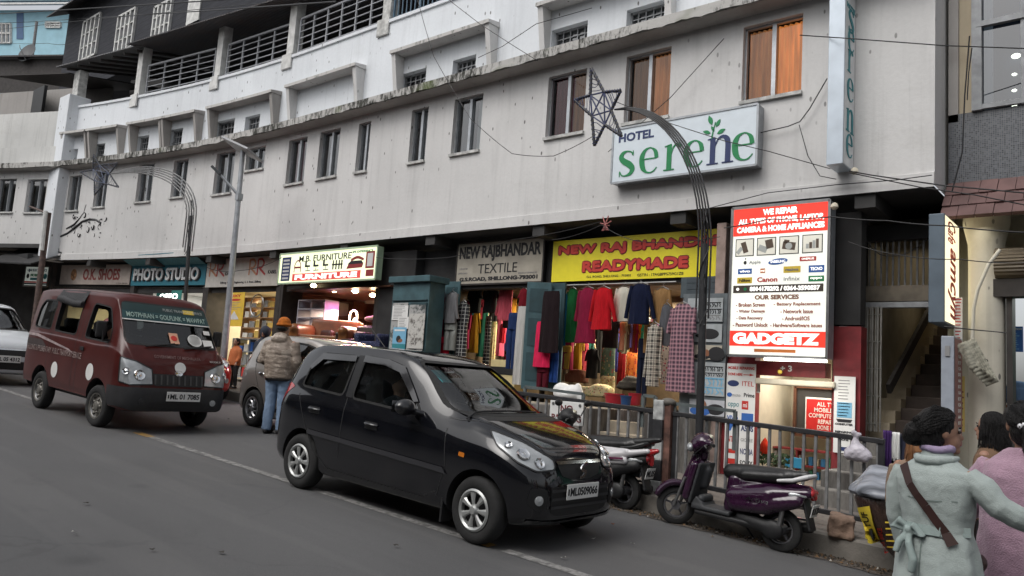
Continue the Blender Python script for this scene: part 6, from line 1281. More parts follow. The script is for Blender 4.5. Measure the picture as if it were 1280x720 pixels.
for s in (-1,1):
    vpan('bumper',[(2.30,.60),(2.71,.60),(2.71,.36),(2.34,.34)],'y',s,.02,bumper,.03)
    vh=[(.61,.97),(.80,.93),(.99,.84),(1.03,.645),(.78,.632),(.63,.66)];vpan('headlight',vh,(.87,.5),s,.008,M['lamp'],.03,.04);b=MB();wr.line(b,vh+vh[:1],(.87,.5),s,.014,.011);b.build('lamp_bezel',M['black'],van)
    for a_,z_,r_ in ((.86,.76,.075),(.70,.80,.05)):h,n=wr.hit((.87,.5),a_,z_,s);b=MB();b.lathe([(r_,0),(r_*.9,.012),(r_*.6,-.0),(r_*.25,.004),(0,.01)],Matrix.Translation(h+n*.009) @ n.to_track_quat('Z','Y').to_matrix().to_4x4(),20,False);b.build('headlight_reflector',M['chrome'],van,smooth=True)
    h,n=wr.hit('x',s*.50,.42,1);b=MB();b.lathe([(.042,-.005),(.042,.03),(0,.035)],Matrix.Translation(h) @ n.to_track_quat('Z','Y').to_matrix().to_4x4(),16);b.build('fog_lamp',M['lamp'] if s>0 else bumper,van,smooth=True)
    h,n=wr.hit('y',2.06,1.2,s);b=MB();b.tube([(2.06,h.y,1.16),(2.10,h.y+s*.10,1.15),(2.08,h.y+s*.12,1.30)],.012,6);b.build('mirror_bracket',M['black'],van);blob('wing_mirror',M['black'],van,[('b',(2.05,h.y+s*.12,1.30),(.06,.13,.22),(0,0,0))],.014,4)
    h,n=wr.hit('y',1.34,1.0,s);b=MB();b.box((1.30,h.y-.01,.97),(1.42,h.y+s*.018,1.02));b.build('door_handle',M['black'],van,bevel=.006)
for k in range(9):x=-.33+.0825*k;vpan('grille_bar',[(x-.012,.77),(x+.012,.77),(x+.012,.645),(x-.012,.645)],'x',1,.014,mat('grille grey',(.06,.06,.06),.5) if k==0 else bpy.data.materials['grille grey'],0)
vpan('grille',[(-.36,.785),(.36,.785),(.34,.63),(-.34,.63)],'x',1,.005,gr,.02);vpan('lower_grille',[(-.40,.42),(.40,.42),(.38,.34),(-.38,.34)],'x',1,.026,gr,.02)
h,n=wr.hit('x',0,.80,1);b=MB();b.lathe([(.055,0),(.05,.012),(.038,.006),(0,.006)],Matrix.Translation(h) @ n.to_track_quat('Z','Y').to_matrix().to_4x4() @ Matrix.Diagonal((1,.75,1,1)),20);b.build('emblem',M['chrome'],van,smooth=True)
h,n=wr.hit('x',.02,.875,1);b=MB();b.lathe([(.078,0),(.078,.004),(0,.004)],Matrix.Translation(h+n*.006) @ n.to_track_quat('Z','Y').to_matrix().to_4x4(),26);b.build('round_sticker',M['white'],van)
h,n=wr.hit('x',0,.47,1);plate(van,'ML 01 7085',(h.x+.045,.06,.50),(.48,.125),(R(90),0,R(90)))
# route strip inside the screen's top, stickers, wipers
vpan('route_strip',[(-.61,1.59),(.61,1.59),(.595,1.69),(-.595,1.69)],'x',1,.004,mat('green black film',(.012,.035,.035),.3),0);vpan('route_strip',[(-.63,1.475),(.63,1.475),(.612,1.588),(-.612,1.588)],'x',1,.004,mat('dark green film',(.012,.05,.055),.3),0);vpan('route_strip',[(-.63,1.46),(.63,1.46),(.63,1.474),(-.63,1.474)],'x',1,.004,INK['pale'],0)
def wraptext(txt,x0,z0,w,h,axis,side,m,bold=.02,off=.009,flip=1):
    tb=MB();tb.text(txt,0,0,w,h,0,0.0,bold,2);out=MB();vs=[]
    for p in tb.v:
        a=x0+flip*p[0];hh,nn=wr.hit(axis,a,z0+p[1],side);vs.append((hh+nn*off) if hh else Vector((0,0,0)))
    out.add(vs,tb.f);return out.build('lettering',m,van)
wraptext('MOTPHRAN = GOLFLINK = MAWPAT',-.57,1.50,1.14,.065,'x',1,mat('pale green letters',(.55,.68,.62),.5),.02)
wraptext('PUBLIC TRANSPORT SERVICE',-.05,1.62,.60,.035,'x',1,INK['pale'],.01);vpan('sticker',[(.25,1.61),(.42,1.61),(.42,1.665),(.25,1.665)],'x',1,.006,INK['yellow'],0)
wraptext('GOVERNMENT OF MEGHALAYA',-.33,.985,.66,.04,'x',1,mat('faded letters',(.30,.20,.19),.6),.01);wraptext('MAXIMUM',.47,.965,.18,.028,'x',1,INK['pale'],.01)
wraptext('SHILLONG SUPPLEMENTARY  PUBLIC TRANSPORT SERVICE',-.68,.845,2.05,.085,'y',-1,mat('worn white letters',(.5,.42,.40),.7,var=.4,nscale=14),.01)
vpan('sticker',[(-.04,1.19),(.09,1.19),(.09,1.33),(-.04,1.33)],'x',1,.004,mat('cream orange sticker',(.60,.33,.22),.5),0);b=MB();h,n=wr.hit('x',.025,1.26,1);b.lathe([(.045,0),(.045,.003),(.0,.003)],Matrix.Translation(h+n*.006) @ n.to_track_quat('Z','Y').to_matrix().to_4x4(),16);b.build('sticker',INK['redp'],van)
vpan('sticker',[(.45,1.17),(.60,1.17),(.60,1.27),(.45,1.27)],'x',1,.004,INK['pale'],0);vpan('sticker',[(.50,1.345),(.60,1.345),(.60,1.40),(.50,1.40)],'x',1,.004,INK['pale'],0)
h,n=wr.hit('x',.33,1.25,1);b=MB();b.lathe([(.105,0),(.105,.004),(.09,.004),(.09,0)],Matrix.Translation(h+n*.006) @ n.to_track_quat('Z','Y').to_matrix().to_4x4(),24);b.build('sticker',INK['pale'],van)
for a,c in ((-.42,.0),(.12,.55)):
    b=MB();b.tube([wr.hit('x',a+(c-a)*q,1.125+.055*q,1)[0]+Vector((.022,0,.01)) for q in np.linspace(0,1,6)],.013,6);b.build('wiper',M['black'],van)
# rolled canvas curtain over the open middle window
b=MB();h,n=wr.hit('y',.6,1.70,-1);b.tube([(.16,h.y-.02,1.66),(.45,h.y-.045,1.645),(.8,h.y-.05,1.60),(1.04,h.y-.03,1.60)],[.05,.06,.055,.05],10);b.quad((.10,h.y+.03,1.80),(.12,h.y-.05,1.66),(1.06,h.y-.05,1.62),(1.06,h.y+.03,1.80));b.build('rolled_curtain',mat('black canvas',(.018,.018,.02),.7,var=.4,bump=.4),van,smooth=True)
b=MB();b.box((-.5,-.60,.30),(2.2,.60,.42));b.tube([(-.2,-.62,.36),(1.6,-.62,.36)],.03,6);b.build('underbody',M['black'],van)
driver('person','driver at the wheel of the maroon minivan',van,(1.28,-.34,.66),mat('brown shirt',(.06,.05,.05),.8));driver('person','passenger sitting behind the open middle window of the maroon minivan',van,(.3,-.36,.66),mat('black coat',(.015,.015,.018),.8))
# ---- silver-brown hatchback parked at the kerb
sb=paint('silver-brown paint',(.36,.335,.31),.32,metal=.6,var=.08)
def variant(st,sx=1.0,sz=1.0,sy=1.0):return [(r[0]*sx,r[1]*sz,r[2]*sy,r[3]*sz,r[4]*sy,r[5]*sz,r[6]*sy,r[7]*sz) for r in st]
K=1.0
sspec=dict(stations=variant(HATCH,1.04,K,1.05),sect=sect_car,cabin=variant(CABIN,1.04,K,1.05),windows=[([(a*1.04,c*K) for a,c in W_R],'y',0),([(a*1.04,c*K) for a,c in W_F],'y',0),([(a*1.05,c*K) for a,c in WS],'x',1),([(a*1.05,c*K) for a,c in RW],'x',-1)],wsx=(1.3,2.42),rwx=(-.75,-.2),arches=[(0,.285,.335),(2.46,.285,.335)],arch_in=.46,paint=sb,glass=M['tint'],open=[],
    panels=[('wheel_arch_trim',[(.365*math.cos(t),.285+.365*math.sin(t)) for t in np.linspace(-.4,3.5,20)]+[(.335*math.cos(t),.285+.335*math.sin(t)) for t in np.linspace(3.5,-.4,20)],'y',(-1,),.008,mat('arch trim',(.16,.14,.125),.6),0),('tail_lamp',[(-.55,.78),(-.40,1.0),(-.34,1.10),(-.46,1.10),(-.60,.96)],'y',(-1,1),.004,M['lamp_red'],.03),('rub_strip',[(.36,.36),(2.05,.33),(2.05,.28),(.36,.30)],'y',(-1,1),.008,M['black'],0),('headlight',[(2.55,.85),(3.06,.66),(3.06,.74),(2.6,.92)],'y',(-1,1),.004,M['lamp'],.03)],
    seams=[([(.62,.42),(.62,1.0)],'y',(-1,1)),([(-.12,.97),(.05,.70),(.25,.42),(.5,.30),(1.9,.29)],'y',(-1,1))],wheels=[(0,.285,.285,.17,.70),(2.46,.285,.285,.17,.70)],rim=mat('two-tone alloy',(.40,.40,.41),.3,.8),wstyle='swirl')
SX_,SYY=-11.02,7.70
sc_,wr=car('hatchback_car','silver-brown hatchback parked by the furniture shop behind the man in a puffer jacket','car',(SX_,SYY,G(SX_)),tilt(0.0),sspec)
car_common(sc_,wr,(.2,1.1),1.8,-.36)
for x,z in ((.16,.84),(1.10,.80)):
    h,n=wr.hit('y',x,z,-1);b=MB();b.tube([(x-.09,h.y,z),(x-.05,h.y-.035,z+.003),(x+.05,h.y-.035,z),(x+.09,h.y,z-.003)],.016,8);b.build('door_handle',M['chrome'],sc_,smooth=True)
# ---- white car following the van
wp=paint('white car paint',(.62,.65,.68),.25,dust=.1)
wspec=dict(sspec);wspec['paint']=wp;wspec['windows']=sspec['windows'];wspec['panels']=[p for p in sspec['panels'] if p[0] in ('tail_lamp',)]+[('headlight',[(2.62,.86),(3.08,.70),(3.08,.80),(2.7,.93)],'y',(-1,1),.004,M['lamp'],.03)]
WX,WY=-19.25,5.05
wc,wr=car('saloon_car','white car with a black grille following close behind the maroon minivan','car',(WX,WY,G(WX)),tilt(.02),wspec)
car_common(wc,wr,(.2,1.1),1.8,-.36)
hb2=hb;hb_=hb
def onnose(o,nm,poly,off,m,r_=.03):
    b=MB();wr.panel(b,rounded(poly,r_) if r_ else poly,'x',1,off,.05);b.build(nm,m,o,smooth=True)
onnose(wc,'grille',[(-.40,.66),(.40,.66),(.34,.54),(-.34,.54)],.004,gr);onnose(wc,'grille_bar',[(-.42,.672),(.42,.672),(.42,.65),(-.42,.65)],.014,M['chrome'],0);onnose(wc,'lower_grille',[(-.52,.45),(.52,.45),(.44,.30),(-.44,.30)],.004,gr)
h,n=wr.hit('x',0,.48,1);plate(wc,'ML 05 4312',(h.x+.03,0,.49),(.46,.125),(R(90),0,R(90)))
# ---- red car parked beyond, seen between van and silver car
rspec=dict(wspec);rspec['paint']=paint('red car paint',(.42,.012,.015),.22);rspec['wstyle']='cover'
rc,wr=car('saloon_car','bright red car parked at the kerb, half hidden by the maroon minivan','car',(-17.15,7.75,G(-17.15)),tilt(0),rspec)
onnose(rc,'lower_grille',[(-.52,.45),(.52,.45),(.44,.30),(-.44,.30)],.004,gr)
for s in (-1,1):
    h,n=wr.hit('x',s*.54,.44,1);b=MB();b.lathe([(.05,0),(.05,.015),(.03,.02),(0,.012)],Matrix.Translation(h+n*.004) @ n.to_track_quat('Z','Y').to_matrix().to_4x4(),18);b.build('fog_lamp',M['lamp'],rc,smooth=True)
# ------------------------------------------------------------------ street furniture
def PZ(x):return G(x)+KERB_H                  # pavement surface
FY=7.95
def fence(name,label,xa,xb,n,loop=None):
    xm=(xa+xb)/2;o=thing(name,label,'fence',(xm,FY,PZ(xm)));top=lambda x:1.10+G(x)*.8+.015;bot=lambda x:PZ(x)+.15
    b=MB();b.bar((xa,FY,top(xa)),(xb,FY,top(xb)),.055,.05);b.build('top_rail',M['black_iron'],o,world=True,bevel=.006)
    b=MB();b.bar((xa,FY,bot(xa)),(xb,FY,bot(xb)),.05,.05);b.build('bottom_rail',M['black_iron'],o,world=True,bevel=.006)
    for x in np.linspace(xa+.06,xb-.06,n):
        b=MB();j=random.uniform(-.008,.008);b.bar((x,FY,bot(x)),(x+j,FY,top(x)),.026,.026);b.build('baluster',M['grey_iron'],o,world=True)
    for x in (xa+.03,xb-.03):b=MB();b.bar((x,FY+.01,PZ(x)-.1),(x,FY+.01,top(x)+.02),.05,.05);b.build('post',M['black_iron'],o,world=True)
    for la,lb,h in (loop or []):
        b=MB();z=lambda x:top(x)+h;b.bar((la,FY+.03,z(la)),(lb,FY+.03,z(lb)),.035);b.bar((la,FY+.03,top(la)-.2),(la,FY+.03,z(la)),.035);b.bar((lb,FY+.03,top(lb)-.3),(lb,FY+.03,z(lb)),.035);b.build('raised_rail',mat('grey green rail',(.11,.13,.13),.55,var=.3) if 'grey green rail' not in bpy.data.materials else bpy.data.materials['grey green rail'],o,world=True)
    return o
fx=lambda u,v:at(u,v,FY)[0]
fence('street_fence','black railed pavement fence behind the silver scooter with a no parking board',fx(600,484),fx(818,511),20,[(fx(655,482),fx(728,486),.09),(fx(803,492),fx(818,495),.16)])
fence('street_fence','black railed pavement fence behind the purple scooter with a plastic bag tied on',fx(842,514),fx(1106,548),19,[(fx(842,497),fx(918,506),.11)])
# striped stone bollard with a rusty post at its right
P0=at(822,620,FY-.05);xb_=P0[0];bo=thing('striped_bollard','square stone post with chipped black and white bands between the two fences','bollard',(xb_,FY-.02,PZ(xb_)-.1))
zt_b=at(825,500,FY-.05)[2]-(PZ(xb_)-.1);b=MB();b.m=0;hgt=zt_b;bands=np.linspace(0,hgt,6);w_=.125
for i in range(5):b.m=i % 2;b.box((-w_/2-.02,-.07,bands[i]+(.0004 if i else 0)),(w_/2-.02,.07,bands[i+1]))
b.build('post',[mat('chipped white band',(.46,.47,.46),.8,var=.5,nscale=14),mat('chipped black band',(.022,.022,.025),.7,var=.5,nscale=14)],bo,bevel=.008)
b=MB();b.bar((.075,.0,0),(.075,.0,hgt-.02),.07,.09);b.build('rusty_post',mat('flaking rusty paint',(.17,.085,.065),.85,var=.7,nscale=10),bo,bevel=.006)
b=MB();b.ell((.06,.01,hgt-.02),(.09,.07,.05));b.build('cap',mat('old tape',(.12,.11,.095),.7),bo,smooth=True)
# no parking board
P,Q=at(688,500,FY-.06),at(728,533,FY-.06);w,h=Q[0]-P[0],P[2]-Q[2]
o=thing('no_parking_sign','white board lettered no parking hung on the pavement fence','sign',(P[0],FY-.06,Q[2]),(R(90),0,0))
b=MB();b.box((0,0,-.015),(w,h,0));b.build('board',M['white'],o,bevel=.004);letters(o,[('NO',.33*w,.56*h,.36*w,.28*h,.02),('PARKING',.07*w,.14*h,.88*w,.28*h,.02)],mat('dark red sign paint',(.14,.02,.025),.6))
b=MB();b.lathe([(.02,0),(.02,.004),(0,.004)],Matrix.Translation((.1*w,.86*h,.001)),12);b.lathe([(.02,0),(.02,.004),(0,.004)],Matrix.Translation((.9*w,.86*h,.001)),12);b.build('bolt',M['steel'],o)
# decorative star posts: leaning-free mast, bundle of arching tubes, wired star at the tip
def star_post(label,base,top,tip,sr,tubes,star_pts=None,m_t=None,m_s=None,gap=.034,tr=.0105):
    base,top,tip=Vector(base),Vector(top),Vector(tip);o=thing('star_post',label,'street ornament',base)
    b=MB();b.tube([(0,0,0),top-base],[.045,.038],12);b.build('mast',M['black_iron'],o,smooth=True);L=tip-top
    for k in range(tubes):
        q=(k-(tubes-1)/2)*gap;pts=[]
        s0=Vector((-.06-q*1.0,0,-.55+q*2.0))
        for t in np.linspace(0,1,16):
            x=L.x*(1-math.cos(t*math.pi/2))+(q*(1-t))*1.1;z=L.z*math.sin(t*math.pi/2)*1.0;y=L.y*t
            pts.append(top-base+Vector((x,y,z+ (q*.9)*t*(1-t)*2 - .0)))
        pts=[top-base+Vector((q*1.1,0,-.7-.12*(k % 3)))]+pts
        b=MB();b.tube(pts,tr,8);b.build('arch_tube',m_t,o,smooth=True)
    b=MB()
    for a in range(3):
        pts=[top-base+Vector((.05*math.sin(i*1.3+a*2),-.05*math.cos(i*1.3+a),-.9+.14*i)) for i in range(10)];b.tube(pts,.007,5)
    b.build('cable',M['black'],o)
    c=tip-base;b=MB();V=[c+Vector(p)*sr for p in star_pts];n=len(V)
    for i in range(n):b.tube([V[i],V[(i+1) % n]],.018,8)
    f=Vector((0,.10,0));V2=[v+f for v in V]
    b.build('star_frame',M['black_iron'],o,smooth=True)
    g=MB();rnd=random.Random(3)
    for i in range(1,n,2):
        for j in range(i+2,n,2):g.tube([V[i],V[j]],.010,6)
    for i in range(0,n,2):
        for q in np.linspace(.15,.9,6):
            p,r_=V[i-1].lerp(V[i],q),V[(i+1) % n].lerp(V[i],min(1,q+rnd.uniform(-.1,.15)));g.tube([p,p.lerp(r_,.5)+Vector((0,rnd.uniform(-.03,.03),rnd.uniform(-.03,.03))),r_],.005,4)
    for i in range(n):
        a,c2=V[i],V[(i+1) % n];d=(c2-a);u=d.orthogonal().normalized();v=d.cross(u).normalized()
        g.tube([a+d*t+(u*math.cos(t*40)+v*math.sin(t*40))*.022 for t in np.linspace(0,1,28)],.005,4)
    g.build('light_string',m_s,o);return o
TY=7.80;tb=at(872,620,TY);tt=at(881,305,TY);ctr=at(745,133,TY-.15);M['navy_wire']=mat('navy light string',(.035,.045,.12),.5,var=.4)
SCL=abs(at(700,133,TY)[0]-at(745,133,TY)[0])/45
def rel(u,v):P=at(u,v,TY-.15);return ((P-ctr)/1.0).tolist()
star_px=[(739,85),(755,115),(776,113),(764,138),(777,170),(756,156),(743,182),(740,145),(718,125),(738,119)]
o=star_post('tall black post arching up to a wire star before the hotel sign',(tb[0],TY,PZ(tb[0])),tt,at(768,137,TY-.05),1.0,5,[(Vector(rel(u,v))+Vector(ctr-at(768,137,TY-.05))).to_tuple() for u,v in star_px],M['black_iron'],M['navy_wire'])
TY=8.55;tb=at(231,420,TY);tt=at(239,270,TY);ctr=at(128,215,TY)
star_px=[(117,193),(124,206),(147,204),(137,217),(148,234),(131,229),(118,244),(118,226),(100,215),(116,212)]
star_post('smaller star post with its wire star before the branch ornament on the left',(tb[0],TY,PZ(tb[0])),tt,at(140,217,TY),1.0,5,[(Vector(((at(u,v,TY)-at(140,217,TY))).tolist())).to_tuple() for u,v in star_px],M['grey_iron'],mat('blue grey string',(.08,.10,.16),.6),.10,.016)
# solar street light
SYL=8.95;Pb,Pt=at(283,420,SYL),at(304,186,SYL);o=thing('street_lamp','galvanised solar street light with tilted panel before the cable shop','street lamp',(Pb[0],SYL,PZ(Pb[0])))
b=MB();b.tube([(Pb[0],SYL,PZ(Pb[0])),Pt],[.075,.05],12);b.build('pole',M['galv'],o,smooth=True,world=True)
b=MB();c=at(305,190,SYL);b.obox(c+np.array([.0,-.05,.05]),(.95,.55,.05),(R(-18),R(22),R(10)));b.build('solar_panel',mat('panel back',(.30,.31,.32),.4),o,world=True,bevel=.01)
b=MB();a0,a1=at(299,245,SYL),at(276,219,SYL-.3);b.tube([a0,a1],.03,8);b.build('arm',M['galv'],o,smooth=True,world=True)
b=MB();e=at(265,208,SYL-.45);b.bar(a1,e,.16,.06);b.build('lamp_head',mat('dark lamp head',(.05,.055,.06),.4),o,world=True,bevel=.015);b=MB();b.box(a0-np.array([.06,.06,.1]),a0+np.array([.06,.06,.05]));b.build('collar',M['galv'],o,world=True)
# brown pole on the left with a white tube
BYL=9.0;Pb,Pt=at(44,400,BYL-1.0),at(60.5,266,BYL-1.0);o=thing('utility_pole','rust brown pole with a short arm and pale tube standing left of the shoe shop','pole',(Pb[0],BYL-1,PZ(Pb[0])))
b=MB();b.tube([(Pb[0],BYL-1,PZ(Pb[0])),Pt],.08,10);b.tube([at(60,267,BYL-1),at(37,258,BYL-1)],.03,6);b.build('pole',M['rust_iron'],o,smooth=True,world=True);b=MB();b.tube([at(57,264,BYL-1.1),at(52,313,BYL-1.1)],.06,8);b.build('tube',M['white_paint'],o,smooth=True,world=True)
# ------------------------------------------------------------------ scooters. local x forward from the rear axle, z up from the ground
def scooter(name,label,loc,yaw,cols,lean=.0,rear_grip=None,plate_txt='ML05',active=True,scale=1.0):
    o=thing(name,label,'scooter',loc,(0,math.atan(SLOPE)*-math.cos(yaw)*-1*(1 if abs(yaw)<1.6 else 1) if False else 0,yaw),scale=scale);body,seatm,grey,rail=cols;WB=1.24;r=.215
    S_=lambda nm,pr,m,v=.011,sm=4:blob(nm,m,o,pr,v,sm)
    for x,st in ((0,0),(WB,R(32))):
        w=thing('wheel',None,None);w.parent=o;w.location=(x,0,r);w.rotation_euler=(0,0,st if x else 0);PM[w.name]=PM[o.name] @ Matrix.Translation((x,0,r));Mx=Euler((R(90),0,0)).to_matrix().to_4x4()
        b=MB();b.lathe([(.135,-.03),(.15,-.045),(.19,-.046),(.212,-.03),(.217,0),(.212,.03),(.19,.046),(.15,.045),(.135,.03)],Mx,36,False);b.build('tyre',M['rubber'],w,smooth=True)
        b=MB();b.lathe([(.137,-.034),(.125,-.034),(.118,-.02),(.118,.02),(.125,.034),(.137,.034)],Mx,30,False);b.lathe([(.0,-.06),(.05,-.06),(.055,.06),(0,.06)],Mx,20)
        for k in range(5):
            a=2*math.pi*k/5+.3;b.bar(Mx @ Vector((.04*math.cos(a),.04*math.sin(a),.02)),Mx @ Vector((.122*math.cos(a),.122*math.sin(a),.02)),.03,.02)
        b.build('rim',mat('scooter rim grey',(.16,.16,.17),.4,.6) if 'scooter rim grey' not in bpy.data.materials else bpy.data.materials['scooter rim grey'],w,smooth=True,autos=30)
    stx,ctx=WB-.02,WB-.22
    # front mudguard, fork, apron
    b=MB();vs=[];fs=[]
    st=R(32);m=12
    for i in range(m+1):
        t=R(20)+R(150)*i/m;rr_=.255+.02*math.sin(math.pi*i/m)
        for k,(dy,dr) in enumerate(((-.075,-.05),(-.072,-.012),(-.04,.012),(.04,.012),(.072,-.012),(.075,-.05))):
            x,y=(rr_+dr)*math.cos(t),dy*(.55+.45*math.sin(math.pi*min(1,.25+i/m*.9)));vs.append((WB+x*math.cos(st)-y*math.sin(st),x*math.sin(st)+y*math.cos(st),r+(rr_+dr)*math.sin(t)))
    for i in range(m):
        for k in range(5):fs.append((i*6+k,i*6+k+1,(i+1)*6+k+1,(i+1)*6+k))
    b.add(vs,fs);mg=b.build('front_mudguard',body,o,smooth=True);so=mg.modifiers.new('thick','SOLIDIFY');so.thickness=.012
    b=MB(); 
    for s in (-1,1):b.tube([(WB-.01,s*.062,r),(WB-.12,s*.05,.55)],.018,8)
    b.build('fork',M['steel'],o,smooth=True)
    S_('apron',[('c',(WB-.16,0,.34),.07,(WB-.26,0,.72),.07),('c',(WB-.20,.13,.36),.05,(WB-.27,.12,.70),.06),('c',(WB-.20,-.13,.36),.05,(WB-.27,-.12,.70),.06),('c',(WB-.10,0,.50),.05,(WB-.22,0,.80),.055),('c',(WB-.23,.17,.42),.025,(WB-.30,.16,.72),.03),('c',(WB-.23,-.17,.42),.025,(WB-.30,-.16,.72),.03)],body,.013)
    S_('leg_shield',[('b',(WB-.30,0,.52),(.035,.34,.46),(0,-.22,0)),('c',(WB-.36,.08,.36),.05,(WB-.36,-.08,.36),.05),('c',(WB-.33,0,.50),.05,(WB-.36,0,.66),.05)],grey,.014)
    S_('floor_board',[('b',(WB-.50,0,.27),(.46,.30,.05),(0,0,0)),('b',(WB-.34,0,.31),(.12,.28,.10),(0,-.6,0))],grey,.014)
    b=MB();b.box((.1,-.13,.19),(WB-.3,.13,.245));b.build('frame',M['black'],o,bevel=.02)
    # handlebar head
    H=Vector((WB-.30,0,.90));st2=R(32);rz=Matrix.Translation(H) @ Matrix.Rotation(st2,4,'Z');T=lambda *p:tuple(rz @ Vector(p))
    S_('handlebar_cowl',[('e',T(.02,0,.06),(.12,.16,.11),(0,0,st2)),('e',T(.09,0,.02),(.07,.13,.085),(0,0,st2)),('c',T(0,0,-.10),.05,T(0,0,.02),.06),('c',T(-.01,.10,.07),.045,T(-.05,.20,.07),.03),('c',T(-.01,-.10,.07),.045,T(-.05,-.20,.07),.03)],body,.011)
    b=MB();b.ell(T(.155,0,-.01),(.045,.10,.055),(0,0,st2));b.build('headlight',M['lamp'],o,smooth=True)
    b=MB();b.ell(T(-.055,0,.125),(.035,.075,.03),(0,R(-35),st2));b.build('dial',mat('cream dial glass',(.55,.53,.40),.15,coat=1) if 'cream dial glass' not in bpy.data.materials else bpy.data.materials['cream dial glass'],o,smooth=True)
    for s in (-1,1):
        b=MB();b.tube([T(-.05,s*.19,.07),T(-.075,s*.33,.06)],.019,10);b.build('grip',M['black'],o,smooth=True);b=MB();b.tube([T(-.02,s*.17,.055),T(.015,s*.22,.04),T(.0,s*.33,.03)],.007,6);b.build('brake_lever',M['steel'],o)
    b=MB();b.tube([T(0,.16,.05),T(.10,.10,-.06),T(.05,.03,-.16),(WB-.2,.02,.6)],.006,5);b.tube([T(0,-.16,.05),T(.11,-.08,-.05),T(.05,-.03,-.16),(WB-.2,-.02,.6)],.006,5);b.build('control_cable',M['black'],o)
    # seat, under-seat tower, tail
    S_('seat',[('c',(.60,0,.70),.085,(.38,0,.715),.10),('c',(.38,0,.715),.10,(-.06,0,.76),.085),('c',(.40,.07,.70),.06,(0,.055,.75),.06),('c',(.40,-.07,.70),.06,(0,-.055,.75),.06),('c',(-.05,0,.76),.07,(-.22,0,.80),.05)],seatm,.012,5)
    S_('tail_panel',[('c',(.56,0,.34),.09,(.52,0,.62),.10),('c',(.46,.10,.40),.09,(.10,.13,.44),.09),('c',(.46,-.10,.40),.09,(.10,-.13,.44),.09),('c',(.10,.13,.46),.10,(-.18,.10,.54),.07),('c',(.10,-.13,.46),.10,(-.18,-.10,.54),.07),('c',(.50,.08,.46),.10,(.1,.11,.54),.11),('c',(.50,-.08,.46),.10,(.1,-.11,.54),.11),('c',(.1,.10,.55),.11,(-.27,.06,.63),.055),('c',(.1,-.10,.55),.11,(-.27,-.06,.63),.055),('c',(.4,0,.6),.1,(-.25,0,.65),.06)],body,.013,5)
    S_('tail_light',[('c',(-.30,.05,.635),.04,(-.30,-.05,.635),.04),('c',(-.27,0,.68),.03,(-.31,0,.60),.04)],M['lamp_red'],.01)
    for s in (-1,1):S_('turn_signal',[('c',(-.13,s*.125,.60),.035,(-.27,s*.085,.615),.028)],M['lamp'],.01)
    b=MB();b.tube([(.02,.13,.715),(-.14,.14,.745),(-.27,.10,.80),(-.30,0,.81),(-.27,-.10,.80),(-.14,-.14,.745),(.02,-.13,.715)],[.016,.022,.024,.02,.024,.022,.016],10);b.build('grab_rail',rail,o,smooth=True)
    # rear mudguard, plate, engine, exhaust, stands, bits
    S_('rear_mudguard',[('b',(-.27,0,.43),(.03,.15,.34),(0,.30,0))],M['black'],.012)
    plate(o,plate_txt,(-.335,0,.47),(.17,.13),(R(90+12),0,R(-90)))
    S_('engine',[('c',(.40,.03,.25),.09,(.08,.09,.23),.075),('e',(.05,.11,.22),(.12,.05,.10)),('e',(.36,0,.28),(.12,.10,.10))],M['black'],.014)
    b=MB();b.tube([(.28,-.10,.21),(.12,-.14,.235),(.05,-.15,.245),(-.22,-.155,.27),(-.26,-.155,.272)],[.02,.03,.05,.056,.045],14);b.build('silencer',mat('sooty silencer',(.05,.05,.05),.45,.5) if 'sooty silencer' not in bpy.data.materials else bpy.data.materials['sooty silencer'],o,smooth=True)
    b=MB();b.tube([(.12,-.17,.31),(-.02,-.20,.325),(-.18,-.20,.335)],.014,8);b.build('heat_shield',M['chrome'],o,smooth=True)
    b=MB();b.tube([(-.02,.11,.27),(-.08,.12,.62)],.025,8);b.build('shock_absorber',M['steel'],o,smooth=True)
    b=MB();b.tube([(.48,-.10,.20),(.40,-.24,.015),(.37,-.26,.012)],.011,6);b.build('side_stand',M['black'],o)
    b=MB();b.lathe([(.018,0),(.018,.008),(.008,.01),(0,.008)],Matrix.Translation((.02,-.215,.60)) @ Euler((R(90),0,0)).to_matrix().to_4x4(),14);b.build('key_cap',M['chrome'],o)
    return o
pur=paint('deep purple scooter paint',(.028,.006,.026),.25,var=.15,dust=.08);M['leather']=mat('black vinyl seat',(.012,.012,.012),.38,bump=.15,bscale=40)
gd=mat('dark grey plastic',(.035,.037,.04),.6)
rx,ry=-2.80,7.36;fx_,fy_=-3.90,7.42;yaw=math.atan2(fy_-ry,fx_-rx);L=math.hypot(fx_-rx,fy_-ry)
s1=scooter('scooter','deep purple scooter with a white grab rail parked facing left before the brand board',(rx,ry,G(rx)),yaw,(pur,M['leather'],gd,mat('white rail',(.60,.60,.60),.4)),plate_txt='ML 05 7321',scale=.9)
s1.rotation_euler=(0,0,yaw);s1.rotation_euler[1]=-math.asin(SLOPE)
b=MB();b.text('Activa',.10,.0,.26,.045,0,.003,0,M=Matrix(((-1,0,0,.42),(0,0,1,.222),(0,1,0,.47),(0,0,0,1))),shear=.3);b.build('lettering',M['chrome'],s1)
sv=paint('silver scooter panel',(.55,.54,.55),.3,dust=.1)
s2=scooter('scooter','black and silver scooter parked nose away behind the front of the black hatchback',(-4.59,7.53,G(-4.59)),R(176),(M['black'],M['leather'],gd,mat('black rail',(.02,.02,.02),.4)),plate_txt='ML05',scale=.92)
s2.rotation_euler=(0,-math.asin(SLOPE),R(176))
